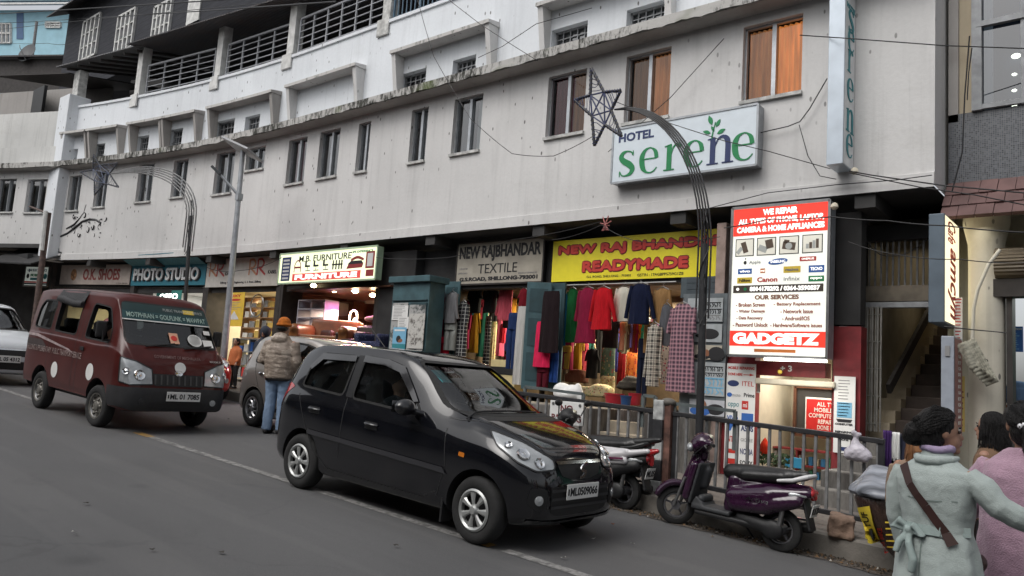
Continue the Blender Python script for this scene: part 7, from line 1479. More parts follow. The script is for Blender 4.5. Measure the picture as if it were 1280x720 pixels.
# the sharper tail, red lamp and silver side panel of the second scooter
for s in (-1,1):
    blob('side_panel',sv,s2,[('c',(.52,s*.15,.58),.045,(.1,s*.19,.62),.055),('c',(.1,s*.19,.62),.058,(-.34,s*.10,.73),.03),('c',(.46,s*.18,.50),.045,(-.08,s*.18,.58),.045),('c',(.46,s*.16,.66),.03,(-.1,s*.16,.69),.035)],.010,3)
    b=MB();b.bar((.34,s*.245,.555),(-.1,s*.24,.615),.012,.022);b.build('stripe',mat('plum stripe',(.12,.02,.06),.4) if s<0 else bpy.data.materials['plum stripe'],s2)
blob('tail_light',M['lamp_red'],s2,[('c',(-.30,0,.70),.05,(-.40,0,.74),.025),('c',(-.32,0,.66),.04,(-.34,0,.58),.03)],.01,3);blob('seat',M['leather'],s2,[('c',(-.1,0,.79),.06,(-.42,0,.87),.03)],.01,3)
b=MB();b.box((-.05,-.24,.36),(.13,-.215,.46));b.build('side_box',mat('pale grey plastic',(.38,.40,.43),.5),s2,bevel=.02)
for s in (-1,1):
    b=MB();b.tube([(.94,s*.22,.97),(.90,s*.28,1.12)],.008,6);b.build('mirror_stem',M['black'],s2);blob('mirror',M['black'],s2,[('e',(.90,s*.29,1.14),(.03,.07,.045))],.008,2)
# motorcycle wrapped in a printed cover, standing at the end of the fence
t=NT('shiny brown cover',.28);n=t.noise(t.tc,5,5,.6);x=t.mix(t.ramp(n,[(.3,0),(.7,1)]),(.018,.010,.008),(.06,.03,.02));t.col(x);t.bump(t.noise(t.map((9,9,2)),2.5,5,.7),.9,.04);t.b.inputs['Coat Weight'].default_value=.4;M['cover']=t.m
t=NT('silver tarpaulin',.35);n=t.noise(t.map((1.2,6,1.2),rot=(0,0,.5)),2,3,.5);x=t.mix(t.ramp(n,[(.35,0),(.65,1)]),(.06,.065,.075),(.30,.32,.36));t.col(x);t.bump(n,.6,.05);M['tarp']=t.m
cvx,cvy=-1.62,7.35
o=thing('covered_stall','street vendor bundle under a printed brown cover and silver sheet by the fence end','covered bundle',(cvx,cvy,G(cvx)))
def hull(rows,b,n=20,fa=.04,kf=5):
    vs=[];fs=[]
    for (z,cx,cy,rx_,ry_,ph) in rows:
        for k in range(n):
            a=2*math.pi*k/n;e=.55;c,s_=math.cos(a),math.sin(a);vs.append((cx+rx_*math.copysign(abs(c)**e,c)*(1+fa*math.sin(kf*a+ph)),cy+ry_*math.copysign(abs(s_)**e,s_)*(1+fa*math.cos((kf+2)*a+ph)),z))
    for i in range(len(rows)-1):
        for k in range(n):fs.append((i*n+k,i*n+(k+1) % n,(i+1)*n+(k+1) % n,(i+1)*n+k))
    fs+=[tuple(range(n-1,-1,-1)),tuple(range((len(rows)-1)*n,len(rows)*n))];b.add(vs,fs)
hv=MB();hull([(.02,.24,.05,.26,.16,0),(.12,.20,.04,.31,.20,1),(.30,.11,.02,.39,.26,2),(.5,.03,0,.46,.30,3),(.66,.0,0,.49,.32,4),(.74,-.02,0,.49,.32,5)],hv,48);c_=hv.build('cover',M['cover'],o,smooth=True);sb_=c_.modifiers.new('sub','SUBSURF');sb_.levels=sb_.render_levels=1
b=MB();hull([(.66,.0,-.01,.505,.335,2.2),(.72,-.02,-.01,.505,.335,2.4),(.76,-.05,-.01,.46,.305,2.6),(.80,-.11,0,.36,.25,2.8),(.85,-.20,.01,.24,.17,3),(.90,-.29,.02,.13,.10,3.1),(.94,-.36,.03,.04,.04,3.2)],b,64,.055,9);c_=b.build('silver_sheet',M['tarp'],o,smooth=True);sb_=c_.modifiers.new('sub','SUBSURF');sb_.levels=sb_.render_levels=1
wv=Wrap([Vector(q) for q in hv.v],hv.f)
def covertext(txt,x0,z0,w,h,ang,m,bold=.03,off=.014):
    tb=MB();tb.text(txt,0,0,w,h,0,0.0,bold,2);vs=[];ca,sa=math.cos(ang),math.sin(ang)
    for q in tb.v:hh,nn=wv.hit('y',x0+q[0]*ca-q[1]*sa,z0+q[0]*sa+q[1]*ca,-1);vs.append(hh+nn*off if hh else Vector((x0,-.3,z0)))
    MB().add(vs,tb.f).build('lettering',m,o)
b=MB();wv.panel(b,[(-.36,.30),(-.26,.32),(-.32,.62),(-.44,.58)],'y',-1,.010,.03);b.build('print_patch',mat('yellow print patch',(.60,.46,.04),.4),o,smooth=True)
covertext('KAITUF',-.285,.335,.24,.065,R(103),M['ink']);covertext('FOR BIKE',-.20,.26,.20,.035,R(98),INK['redp'],.01);covertext('Kumbar Dream',.20,.16,.34,.06,R(80),mat('orange print',(.65,.26,.03),.5),.02)
for k in range(5):b=MB();wv.panel(b,[(-.20,.30+.05*k),(-.08,.32+.05*k),(-.08,.333+.05*k),(-.20,.313+.05*k)],'y',-1,.010,.04);b.build('print_line',INK['yellow'],o)
# carrier bag tied to the rail
P=at(1072,563,FY-.1);o=thing('carrier_bag','knotted translucent white carrier bag hanging from the fence rail','bag',P)
blob('bag',mat('thin white plastic',(.52,.49,.54),.35,var=.15,bump=.8,bscale=14),o,[('e',(0,0,-.02),(.105,.07,.085)),('e',(.05,0,-.045),(.08,.06,.06)),('e',(-.06,0,-.04),(.07,.06,.06)),('c',(-.02,0,.04),.05,(-.015,0,.125),.02),('c',(-.015,0,.12),.018,(-.03,-.01,.16),.03),('c',(-.015,0,.12),.018,(.02,-.01,.15),.02)],.011,3,noise=.02,nscale=.06)
# sack at the fence foot
P=at(1052,650,FY-.25);o=thing('stone_block','rough pale brown lump of masonry lying at the foot of the fence','stone',(P[0],P[1],PZ(P[0])))
blob('stone',mat('brown masonry',(.28,.19,.14),.9,var=.4,bump=.6,bscale=30),o,[('b',(0,0,.09),(.22,.20,.20),(.1,.1,.3))],.02,2,noise=.05,nscale=.1)
# scarf / clothes hanging on the rail end
P=at(1118,560,8.2);o=thing('hung_scarf','purple white and navy clothes draped over the end of the fence rail','clothes',P)
def cloth_strip(b,x0,x1,z0,z1,y,amp=.02,n=16,m=10,k=9,ph=0):
    vs=[(x0+(x1-x0)*i/n,y+amp*math.sin(k*i/n*2+ph+j*.25)*(.4+.6*j/m),z1+(z0-z1)*j/m) for j in range(m+1) for i in range(n+1)]
    b.add(vs,[(j*(n+1)+i,(j+1)*(n+1)+i,(j+1)*(n+1)+i+1,j*(n+1)+i+1) for j in range(m) for i in range(n)])
for nm,x0,x1,z0,z1,y,m_ in (('navy_cloth',-.10,.10,-.28,.14,.02,mat('navy cloth',(.015,.018,.04),.9)),('purple_cloth',-.09,-.02,-.20,.16,-.02,mat('purple cloth',(.06,.02,.13),.85)),('white_cloth',-.04,.05,-.12,.15,-.005,M['white'])):
    b=MB();cloth_strip(b,x0,x1,z0,z1,y);q=b.build(nm,m_,o,smooth=True);q.modifiers.new('thick','SOLIDIFY').thickness=.012
# ------------------------------------------------------------------ clothes hanging in and before the shops
FAB={}
def fabric(name,c,var=.22,sheen=.15):
    if name not in FAB:FAB[name]=mat(name+' cloth',rgb(c) if isinstance(c,str) else c,.92,var=var,nscale=16,bump=.35,bscale=22,sheen=.02,spec=.2,stretch=(2.2,2.2,.5))
    return FAB[name]
def printed(name,c0,cols,sc=28):
    t=NT(name+' print cloth',.88);v=t.N.new('ShaderNodeTexVoronoi');v.inputs['Scale'].default_value=sc;t.L.new(t.tc,v.inputs['Vector']);s_=t.sep(v.outputs['Color'])
    x=t.mix(t.ramp(v.outputs['Distance'],[(.32,1),(.40,0)]),c0,t.ramp(s_[0],[(i/len(cols),c) for i,c in enumerate(cols)],'CONSTANT'));t.col(x);t.bump(t.noise(t.map((2,2,.5)),14,3),.3,.02);FAB[name]=t.m;return t.m
printed('green floral',(.10,.16,.12),[(.03,.12,.06),(.40,.36,.22),(.30,.05,.06)],22);printed('cream floral',(.34,.28,.16),[(.20,.06,.04),(.12,.16,.06),(.40,.30,.1)],26);printed('pink embroidered',(.50,.05,.09),[(.55,.42,.3),(.6,.12,.16)],30);printed('orange embroidered',(.55,.13,.02),[(.5,.25,.05),(.3,.03,.02)],22);printed('gold goods',(.10,.08,.03),[(.45,.30,.05),(.30,.28,.10),(.5,.45,.25)],18);printed('navy pattern',(.015,.02,.06),[(.10,.12,.20),(.03,.03,.10)],40);printed('pink white print',(.50,.46,.43),[(.40,.05,.1),(.1,.08,.1)],24)
FAB['black plaid']=checks('black white plaid',('#2a2a2e','#0c0c0e','#c8c8c4'),.07);FAB['mono plaid']=checks('cream black plaid',('#b8b2a4','#141416','#3a2a2e'),.085);FAB['purple plaid']=checks('mauve plaid',('#8a6470','#2c2230','#c49a9e'),.06);FAB['brown plaid']=checks('brown plaid',('#7a4a38','#2a2226','#c8a880'),.06)
GROUP_T,GROUP_R='clothes hanging at the textile shop','clothes hanging at the readymade shop'
def garment(name,kind,label,box,y,m,group,cat=None,seed=0,xmin=None):
    u0,v0,u1,v1=box;q_=ray(u0,v0)
    if xmin is not None:y=min(y,xmin/q_[0]*q_[1])
    P,Q=at(u0,(v0+v1)/2,y),at(u1,(v0+v1)/2,y);um=(u0+u1)/2;zt,zb=at(um,v0,y)[2],at(um,v1,y)[2];w=Q[0]-P[0];h=zt-zb;xm=(P[0]+Q[0])/2;rnd=random.Random(seed+int(u0*7+v0))
    o=thing(name,label,cat or name,(xm,y,zt),(0,0,rnd.uniform(-.12,.12)),group);d=min(.075,w*.22);b=MB();ph=rnd.uniform(0,6);n=28
    def body(prof,cx=0.0,z0=0.0,z1=1.0,k=6,amp=.10,dd=None):
        rows=14;vs=[];fs=[];ts=np.linspace(0,1,rows);hw=np.interp(ts,[p[0] for p in prof],[p[1] for p in prof])
        for t,q in zip(ts,hw):
            a=1.5*amp*(.2+.8*t)
            for i in range(n):
                th=2*math.pi*i/n;f=1+a*math.sin(k*th+ph+1.5*t)+.4*a*math.sin(11*th+2*ph);vs.append((cx*w+q*w*math.cos(th)*(1+.3*a*math.sin(3*th+ph)),(dd or d)*(.45+.55*min(1,t*4+.2))*math.sin(th)*f,-h*(z0+(z1-z0)*t)-.012*w*math.cos(2*th+ph)*t))
        for r in range(rows-1):
            for i in range(n):fs.append((r*n+i,(r+1)*n+i,(r+1)*n+(i+1) % n,r*n+(i+1) % n))
        fs+=[tuple(range(n)),tuple(range((rows-1)*n+n-1,(rows-1)*n-1,-1))];b.add(vs,fs)
    def sleeve(s,t1,x0,x1,r0,r1):
        pts=[(s*(x0+(x1-x0)*q+.02*math.sin(4*q+ph))*w,.02*math.sin(3*q+ph),-h*(.05+(t1-.05)*q)) for q in np.linspace(0,1,8)];b.tube(pts,[w*(r0+(r1-r0)*q)*(1+.07*math.sin(9*q+ph)) for q in np.linspace(0,1,8)],10)
    if kind in ('shirt','kurta','tee','cardigan'):
        bw=.31 if kind != 'tee' else .34;hem={'shirt':.33,'kurta':.40,'tee':.34,'cardigan':.36}[kind]
        body([(0,.10),(.035,.17),(.075,bw*.95),(.25,bw),(.55,bw*.97),(1,hem)]);ln={'shirt':.86,'kurta':.60,'tee':.42,'cardigan':.80}[kind];sleeve(-1,ln,bw*.82,.43,.085,.062);sleeve(1,ln,bw*.82,.43,.085,.062)
    elif kind=='dress':body([(0,.18),(.04,.34),(.3,.36),(1,.48)],k=7,amp=.14);sleeve(-1,.34,.32,.44,.09,.08);sleeve(1,.34,.32,.44,.09,.08)
    elif kind=='trousers':
        body([(0,.40),(.12,.46),(.30,.47)],z1=.30,k=4,amp=.05);body([(0,.24),(.5,.22),(1,.20)],cx=-.235,z0=.27,k=4,amp=.10,dd=d*.8);body([(0,.24),(.5,.22),(1,.20)],cx=.235,z0=.27,k=4,amp=.10,dd=d*.8)
    else:body([(0,.40),(.08,.46),(.5,.47),(1,.50)],k=8,amp=.22,dd=min(d,.05))
    b.build('fabric',m,o,smooth=True)
    if kind not in ('drape','trousers'):
        q=MB();q.tube([(-.24*w,0,-.05*h*0-.012),(0,0,.035),(.24*w,0,-.012)],.006,5);q.tube([(0,0,.035),(0,0,.07),(.02,0,.085),(.03,0,.07)],.004,5);q.build('hanger',M['steel'],o)
    return o
YF,YM,YB=10.48,11.2,12.3
T_=lambda *a:garment(*a,GROUP_T)
for nm,k,lab,bx,y,c in (
    ('kurta','kurta','maroon red kurta hanging beside the teal cupboard',(537.5,362,558.5,422),YF,fabric('maroon','#6e1232')),('trousers','trousers','bright red trousers under the maroon kurta',(543,421,561,449),YF,fabric('bright red','#b01030')),
    ('top','shirt','grey long sleeved top hanging over pale grey trousers',(553,366,576,404),YF-.05,fabric('heather grey','#6e6e70')),('trousers','trousers','pale grey trousers under the grey top',(555.5,402,570.5,438),YF-.02,fabric('pale grey','#8a8c88')),
    ('dress','dress','black and white plaid dress at the left door of the textile shop',(569,377,585,456),YF+.1,FAB['black plaid']),('shawl','drape','dark teal cloth behind the pale grey trousers',(562,400,571,450),YF+.2,fabric('dark teal','#123a44')),
    ('top','tee','black top hanging first in the textile shop doorway',(583,361,605,391),YM,fabric('black','#131315')),('top','tee','second black top beside the pink sweater',(601,361,625,391),YM-.1,fabric('black','#131315')),('sweater','shirt','salmon pink sweater at the top of the textile doorway',(620,361,642,400),YM-.2,fabric('salmon','#b84f5c')),
    ('top','tee','dark red top high against the open teal door',(647,361,662,388),YF+.2,fabric('dark red','#6a0f1c')),('top','tee','black top low behind the salmon sweater',(627,392,642,410),YM+.2,fabric('black','#131315')),('cloth','drape','long white cloth hanging beside the open teal door',(644,383,657,481),YF-.1,fabric('off white','#b4b2ae',.1)),
    ('trousers','trousers','blue trousers hanging left of the long white cloth',(634,391,646,461),YF+.15,fabric('denim blue','#1c2f58')),('scarf','drape','small red scarf in the textile doorway',(625,405,632,429),YM+.4,fabric('scarf red','#a01828')),('scarf','drape','black scarf with white stripes over a stand',(605,395,613,460),YM+.3,FAB['black plaid']),('scarf','drape','cream patterned scarf beside the striped scarf',(613,402,620,450),YM+.6,FAB['cream floral'])):T_(nm,k,lab,bx,y,c)
R_=lambda *a:garment(*a,GROUP_R)
for nm,k,lab,bx,y,c in (
    ('dress','drape','near-black brown dress hung on the open teal door',(676,364,699,441),YF-.25,fabric('black brown','#1c1114')),('top','drape','hot pink top below the near-black dress',(669,402,688,459),YF-.15,fabric('hot pink','#d02450')),('trousers','trousers','maroon trousers below the hot pink top',(671,457,686,484),YF-.1,fabric('wine','#4e0c1c')),('trousers','trousers','blue trousers below the near-black dress',(687,438,698,478),YF-.05,fabric('mid blue','#1d3c78')),
    ('dress','drape','teal blue dress beside the green velvet dress',(695,367,708,432),YF+.1,fabric('teal blue','#0c4a64')),('dress','dress','green velvet dress with sequins at the neck',(705,361,724,428),YF+.15,fabric('velvet green','#0a4a22')),('kurta','kurta','wide dark crimson kurta behind the red cardigan',(716,360,750,429),YF+.05,fabric('crimson','#7a1434')),('cardigan','cardigan','bright red cardigan in front of the crimson kurta',(736,360,771,412),YF-.08,fabric('cardigan red','#b0101c')),
    ('shirt','shirt','white shirt half behind the navy shirt',(765,359,794,402),YF+.1,fabric('shirt white','#c2beb0',.08)),('shirt','shirt','navy blue shirt in the middle of the top row',(781,355,819,405),YF-.06,fabric('navy','#0e1630')),('cardigan','cardigan','tan button cardigan right of the navy shirt',(813,361,843,405),YF+.08,fabric('tan','#8a6a44')),('trousers','trousers','tan trousers hanging below the tan cardigan',(804,402,816,441),YF+.2,fabric('tan','#8a6a44')),
    ('top','tee','black top below the white shirt',(750,399,777,435),YM-.3,fabric('black','#131315')),('shirt','shirt','black and cream plaid shirt in front of the grey cardigan',(805,405,829,483),YF-.1,FAB['mono plaid']),('cardigan','cardigan','grey cardigan behind the long mauve plaid dress',(823,381,842,432),YF+.02,fabric('steel grey','#55575c')),('dress','dress','long mauve and black plaid dress at the right end of the shop front',(832,380,872,490),10.2,FAB['purple plaid']),
    ('trousers','trousers','gold khaki trousers below the teal blue dress',(696,431,715,461),YM-.2,fabric('khaki gold','#8c6a2c')),('sari','drape','pink embroidered sari length lit from behind',(718,405,735,470),YM+.3,FAB['pink embroidered']),('top','tee','black sleeveless top on a wire hanger',(731,436,750,473),YM,fabric('black','#131315')),('dress','drape','green floral dress under the black top',(750,430,769,474),YM+.2,FAB['green floral']),('skirt','drape','pale green pleated skirt below the floral dress',(750,470,769,490),YM+.1,FAB['cream floral']),
    ('sari','drape','dark red sari length beside the orange one',(772,440,782,485),YM+.5,fabric('sari red','#7c0f18')),('sari','drape','orange embroidered sari length glowing in the shop',(782,440,798,478),YM+.6,FAB['orange embroidered']),('trousers','trousers','dark navy jeans hanging right of the orange sari',(796,423,810,506),YF+.25,fabric('dark jeans','#10182c')),('shirt','shirt','brown plaid shirt half hidden by the cream plaid shirt',(808,425,821,470),YF+.12,FAB['brown plaid']),('cloth','drape','cream patterned cloth below the gold khaki trousers',(709,430,721,462),YM+.5,FAB['cream floral']),('cloth','drape','white and pink print cloth right of the plaid shirt',(826,428,838,480),YM,FAB['pink white print'])):R_(nm,k,lab,bx,y,c)
for i,(cn,c) in enumerate((('peach','#b87a5c'),('cream','#a89878'),('coffee','#5c4034'),('lilac','#7c6aa0'),('rust','#7c2c1c'),('crimson','#8c1028'),('orange','#b8641c'),('mint green','#2c8468'))):
    garment('child_top','tee',cn+" child's top in the row under the navy shirt",(773+3.4*i,401-.6*i*0,782+3.4*i,438+4*math.sin(i*1.7)),YM-.5+.03*i,fabric(cn,c),"children's tops on one rail","child's top")
# a second row deep in both shops
BK=[('maroon','#6e1232'),('mustard','#8c6a1c'),('sea green','#1f5c50'),('black','#131315'),('rose','#a84860'),('indigo','#26285c'),('beige','#a08a6a'),('brick red','#842418'),('grey','#5c5c60'),('plum','#48203c'),('olive','#4c4c20'),('sky blue','#4c78a0')]
for i,(cn,c) in enumerate(BK):u=703+i*12.2;garment('kurta','kurta' if i % 3 else 'dress',cn+' kurta in the back row of the readymade shop',(u,392+(i % 3)*3,u+15,462+(i*5) % 11),12.9-.03*i,fabric(cn,c),'kurtas in the back row of the readymade shop',None,0,xB+.12)
for i,(cn,c) in enumerate(BK[:7]):u=575+i*11;garment('kurta','kurta',cn+' kurta in the back row of the textile shop',(u,376+(i % 3)*3,u+14,436+(i*5) % 11),13.2-.03*i,fabric(cn,c),'kurtas in the back row of the textile shop',None,0,xA+.12)
DN=[('teal','#14505c'),('burgundy','#5a1020'),('cream','#b0a484'),('charcoal','#26262a'),('fuchsia','#a01860'),('bottle green','#123c28'),('ochre','#94661c'),('powder blue','#7c98b0'),('chocolate','#3c2418'),('violet','#4a2c78')]
for i,(cn,c) in enumerate(DN):
    u=706+i*13.0;garment('blouse','tee',cn+' blouse hung low inside the readymade shop',(u,418+(i*7) % 9,u+13,452+(i*5) % 9),11.9+.05*i,fabric(cn,c) if i % 4 else FAB[('cream floral','green floral','pink white print')[i % 3]],'blouses hung low in the readymade shop','blouse',0,xB+.12)
    if i<7:u=585+i*8.5;garment('blouse','tee',cn+' blouse hung high inside the textile shop',(u,366+(i*7) % 9,u+11,394+(i*5) % 9),12.0+.05*i,fabric(cn,c),'blouses hung high in the textile shop','blouse',0,xA+.12)
# rails the clothes hang from
for nm,u0,u1,v,y in (('rail',700,845,357,YF+.08),('rail',583,660,359,YM)):
    a,c=at(u0,v,y),at(u1,v,y);c[2]=a[2];b=MB();b.tube([a,c],.014,8);tag(b.build('clothes_rail',M['steel'],None,smooth=True),'steel clothes rail over the readymade shop front' if y==YF+.08 else 'steel clothes rail across the textile shop doorway','rail')
# open teal door leaves
def leaf_door(label,u0,u1,v0,v1,y,ang,m1,m2):
    P,Q=at(u0,(v0+v1)/2,y),at(u1,(v0+v1)/2,y);zt,zb=at((u0+u1)/2,v0,y)[2],at((u0+u1)/2,v1,y)[2];w=(Q[0]-P[0])/max(.3,math.cos(ang));o=thing('shop_door',label,'door',(P[0],y,zb),(0,0,ang));h=zt-zb
    b=MB();b.box((0,0,0),(w,.04,h));b.build('door_leaf',m1,o,bevel=.006);b=MB()
    for z0,z1 in ((.08,.34),(.40,.66),(.72,.94)):b.box((w*.14,-.006,h*z0),(w*.86,-.002,h*z1))
    b.build('panel',m2,o);return o
leaf_door('open teal door leaf at the right of the textile shop',655,677,352,487,10.25,R(28),M['teal_wood'],M['teal_dark']);leaf_door('narrow teal door leaf behind the near-black dress',677,703,354,486,10.52,0,M['teal_dark'],M['teal_wood']);leaf_door('grey-blue panelled door leaf at the right end of the readymade shop',851,905,346,372,10.42,0,mat('slate door',(.06,.08,.09),.6),mat('slate panel',(.045,.06,.07),.6));leaf_door('teal door leaf behind the maroon kurta',552,571,352,470,10.6,0,M['teal_wood'],M['teal_dark'])
# stock inside the clothes shops
def lumps(name,label,cat,u,v,y,prims,m,noise=.02):P=at(u,v,y);o=thing(name,label,cat,P);blob('cloth',m,o,prims,.022,3,noise=noise,nscale=.1);return o
lumps('white_bundle','crumpled white cloth bundle on the shop step behind the no parking board','cloth bundle',709,490,9.95,[('e',(-.10,0,.02),(.16,.12,.12)),('e',(.10,0,.0),(.16,.12,.12)),('e',(0,0,-.04),(.26,.14,.10)),('c',(.2,0,.1),.05,(.26,.0,-.08),.06)],M['white'])
lumps('folded_pile','pile of folded brown patterned cloth below the pink sari','cloth pile',721,473,11.2,[('b',(0,0,.0),(.34,.25,.14),(0,0,.1)),('b',(.02,0,.10),(.28,.22,.10),(0,0,-.1))],FAB['brown plaid'] if 0 else fabric('pile brown','#6a4030'));lumps('folded_pile','pile of dark hats and caps below the orange sari','cloth pile',787,484,10.9,[('e',(0,0,.06),(.20,.16,.05)),('e',(.02,0,.12),(.14,.12,.06)),('e',(-.02,0,.0),(.22,.17,.06))],fabric('pile grey','#3a3630'));lumps('folded_pile','pile of floral cloth on the floor of the readymade shop','cloth pile',745,490,11.0,[('b',(0,0,.0),(.6,.25,.16),(0,0,0)),('e',(.1,0,.08),(.2,.14,.06))],FAB['cream floral'])
def tub(label,u0,u1,v0,v1,y,m):P,Q=at(u0,v1,y),at(u1,v1,y);r=(Q[0]-P[0])/2;h=at(u0,v0,y)[2]-P[2];o=thing('plastic_tub',label,'tub',((P[0]+Q[0])/2,y,P[2]));b=MB();b.lathe([(r*.82,0),(r,h),(r*1.04,h),(r*1.04,h-.02),(r*.97,h-.03),(r*.8,.02)],None,24,False);b.lathe([(r*.82,0),(0,0)],None,24,False);b.build('tub',m,o,smooth=True)
tub('red plastic tub on the readymade shop floor',757,778,491,506,10.2,mat('red plastic',(.35,.02,.03),.35));tub('blue plastic bin between the red tubs',776,788,494,507,10.0,mat('blue plastic',(.02,.06,.16),.4));tub('second red plastic tub right of the blue bin',786,800,491,506,10.25,bpy.data.materials['red plastic'])
def shelf_unit(name,label,u0,u1,v0,v1,y,rows,m,d=.35,cols=1):
    P,Q=at(u0,v1,y),at(u1,v1,y);w=Q[0]-P[0];h=at((u0+u1)/2,v0,y)[2]-P[2];o=thing(name,label,'shelf',(P[0],y,P[2]))
    for k in range(rows+1):b=MB();z=h*k/rows;b.box((0,0,z-.012),(w,d,z+.012));b.build('shelf',m,o)
    for x in np.linspace(0,w,cols+1):b=MB();b.box((x-.012,.002,0),(x+.012,d-.002,h));b.build('side',m,o)
    return o,w,h
def stock(o_loc,w,h,rows,n,kinds,labs,group,dep=.16,sc=1.0):
    protos=[]
    for (c,lab) in zip(kinds,labs):protos.append((c,lab))
    for r in range(rows):
        for k in range(n):
            c,lab=protos[(r*3+k*7+k//3) % len(protos)];ww=w/n*random.uniform(.6,.9);hh=h/rows*random.uniform(.4,.75)*sc;b=MB();b.box((-ww/2,-dep/2,0),(ww/2,dep/2,hh));q=b.build('boxed_item',c,None,bevel=.004)
            q.location=(o_loc[0]+w*(k+.5)/n,o_loc[1]+.12,o_loc[2]+h*r/rows+.014);PM[q.name]=Matrix.Translation(q.location);tag(q,lab,'packet',group)
gold=FAB['gold goods']
o,w,h=shelf_unit('glass_shelf','lamplit shelf of gold trinkets inside the textile shop',584,607,388,455,12.2,4,M['mid_wood']);stock(o.location,w,h,4,5,[gold,mat('olive pack',(.25,.22,.06),.4),mat('amber pack',(.5,.3,.08),.35)],['speckled gold trinket on the textile shop shelf','olive trinket on the textile shop shelf','amber trinket on the textile shop shelf'],'trinkets on the textile shop shelf')
b=MB();P,Q=at(614,449,10.9),at(642,495,10.9);b.box((P[0],10.9,FZ),(Q[0],11.3,P[2]));o=thing('shop_counter','cream and black shop counter in the textile doorway','counter',(P[0],10.9,FZ));b.build('body',mat('cream counter',(.60,.50,.26),.5),o,world=True);b=MB();zc=at(628,462,10.9)[2];b.box((P[0]-.005,10.89,zc-.09),(Q[0]+.005,10.899,zc+.05));b.build('band',M['black'],o,world=True)
o,w,h=shelf_unit('goods_rack','rack of bright pink and red packets at the back of the textile shop',618,643,395,450,12.6,5,M['mid_wood']);stock(o.location,w,h,5,5,[fabric('packet pink','#d06078'),fabric('packet white','#d0c8c0'),fabric('packet red','#a01828')],['pink packet on the back rack of the textile shop','white packet on the back rack of the textile shop','red packet on the back rack of the textile shop'],'packets on the textile shop rack')
for i,(u,v0,v1,y,sh_) in enumerate(((735,430,456,12.6,'readymade'),(772,436,462,12.6,'readymade'),(797,450,482,12.5,'readymade'),(592,372,398,12.8,'textile'))):
    a,c=at(u,v0,y),at(u,v1,y);b=MB();b.tube([a,(a[0],y,c[2])],.022,8);o=b.build('tube_lamp',glow('warm tube',(1,.88,.62),7) if i==0 else bpy.data.materials['warm tube'],None,smooth=True);tag(o,['upright tube lamp behind the pink sari','upright tube lamp left of the orange sari','upright tube lamp right of the orange sari','upright tube lamp in the textile shop'][i],'lamp')
# ------------------------------------------------------------------ furniture shop
FYD=11.2;fz=G(-14)+KERB_H+.03
o,w,h=shelf_unit('display_rack','tall white slatted rack at the left of the furniture shop',369,402,375,419,10.9,4,mat('grey white rack',(.46,.46,.52),.4),.4,2)
o,w,h=shelf_unit('wall_cabinet','open brown wall cabinet with a pale middle panel in the furniture shop',404,440,377,396,12.2,1,M['brown_wood'],.35,2);b=MB();b.box((w*.38,-.004,.02),(w*.52,.3,h-.02));b.build('panel',M['cream'],o)
P=at(440,414,11.4);o=thing('arched_lamp','white arched table lamp glowing in the furniture shop','lamp',P);b=MB();hh=at(440,388,11.4)[2]-P[2];ww=.13;b.tube([(-ww,0,0)]+[(-ww*math.cos(t),0,hh-ww+ww*math.sin(t)) for t in np.linspace(0,math.pi,12)]+[(ww,0,0)],.022,8);b.build('arch',glow('lit white plastic',(.9,.85,.72),.5),o,smooth=True);b=MB();b.ell((ww*.7,-.02,hh-.22),(.04,.04,.04));b.build('bulb',glow('lamp bulb',(1,.86,.6),9),o,smooth=True)
def armchair(label,u0,u1,v0,v1,y,m,m2=None,rot=0.0):
    P,Q=at(u0,v1,y),at(u1,v1,y);w=Q[0]-P[0];h=max(.35,at((u0+u1)/2,v0,y)[2]-P[2]);o=thing('armchair',label,'armchair',((P[0]+Q[0])/2,y,P[2]),(0,0,rot));d=w*.9
    blob('seat',m,o,[('b',(0,0,h*.32),(w*.8,d*.8,h*.35),(0,0,0))],.03,5);blob('backrest',m2 or m,o,[('b',(0,d*.36,h*.65),(w*.85,d*.22,h*.75),(-.15,0,0))],.03,5)
    for s in (-1,1):blob('armrest',m,o,[('b',(s*w*.42,0,h*.42),(w*.17,d*.9,h*.5),(0,0,0)),('c',(s*w*.42,-d*.42,h*.66),w*.08,(s*w*.42,d*.4,h*.7),w*.08)],.03,4)
    for sx in (-1,1):
        for sy in (-1,1):b=MB();b.box((sx*w*.36-.025,sy*d*.34-.025,-.12),(sx*w*.36+.025,sy*d*.34+.025,h*.2));b.build('leg',M['dark_wood'],o)
    return o
armchair('brown leather armchair with carved dark arms in the furniture shop',385,432,400,440,10.7,mat('tan leather',(.20,.08,.025),.35,var=.3),rot=.5);armchair('dark brown armchair between the leather and the navy ones',431,459,408,440,10.75,mat('dark brown leather',(.035,.02,.015),.4));armchair('navy patterned armchair beside the teal cupboard',456,488,410,444,10.4,FAB['navy pattern']);armchair('small dark sofa at the left end of the furniture shop',374,402,412,444,10.6,mat('dark red brown wood',(.05,.018,.012),.4))
P=at(466,402,11.2);o=thing('cushion','pink and white cushion on a stacked black chair in the furniture shop','cushion',P);blob('cushion',mat('blush cushion',(.52,.36,.34),.8),o,[('e',(0,0,.05),(.24,.16,.07)),('e',(.12,0,.09),(.12,.13,.06))],.02,3)
P=at(470,425,11.2);o=thing('office_chair','black office chair under the pink cushion','chair',P);b=MB();b.box((-.26,-.2,.22),(.26,.22,.30));b.build('seat',M['black'],o,bevel=.03);b=MB();b.box((-.24,.18,.28),(.24,.26,.75));b.build('backrest',M['black'],o,bevel=.03);b=MB();b.tube([(0,0,-.2),(0,0,.22)],.03,8)
for k in range(5):b.bar((0,0,-.2),(.28*math.cos(k*1.257),.28*math.sin(k*1.257),-.25),.04)
b.build('base',M['steel'],o)
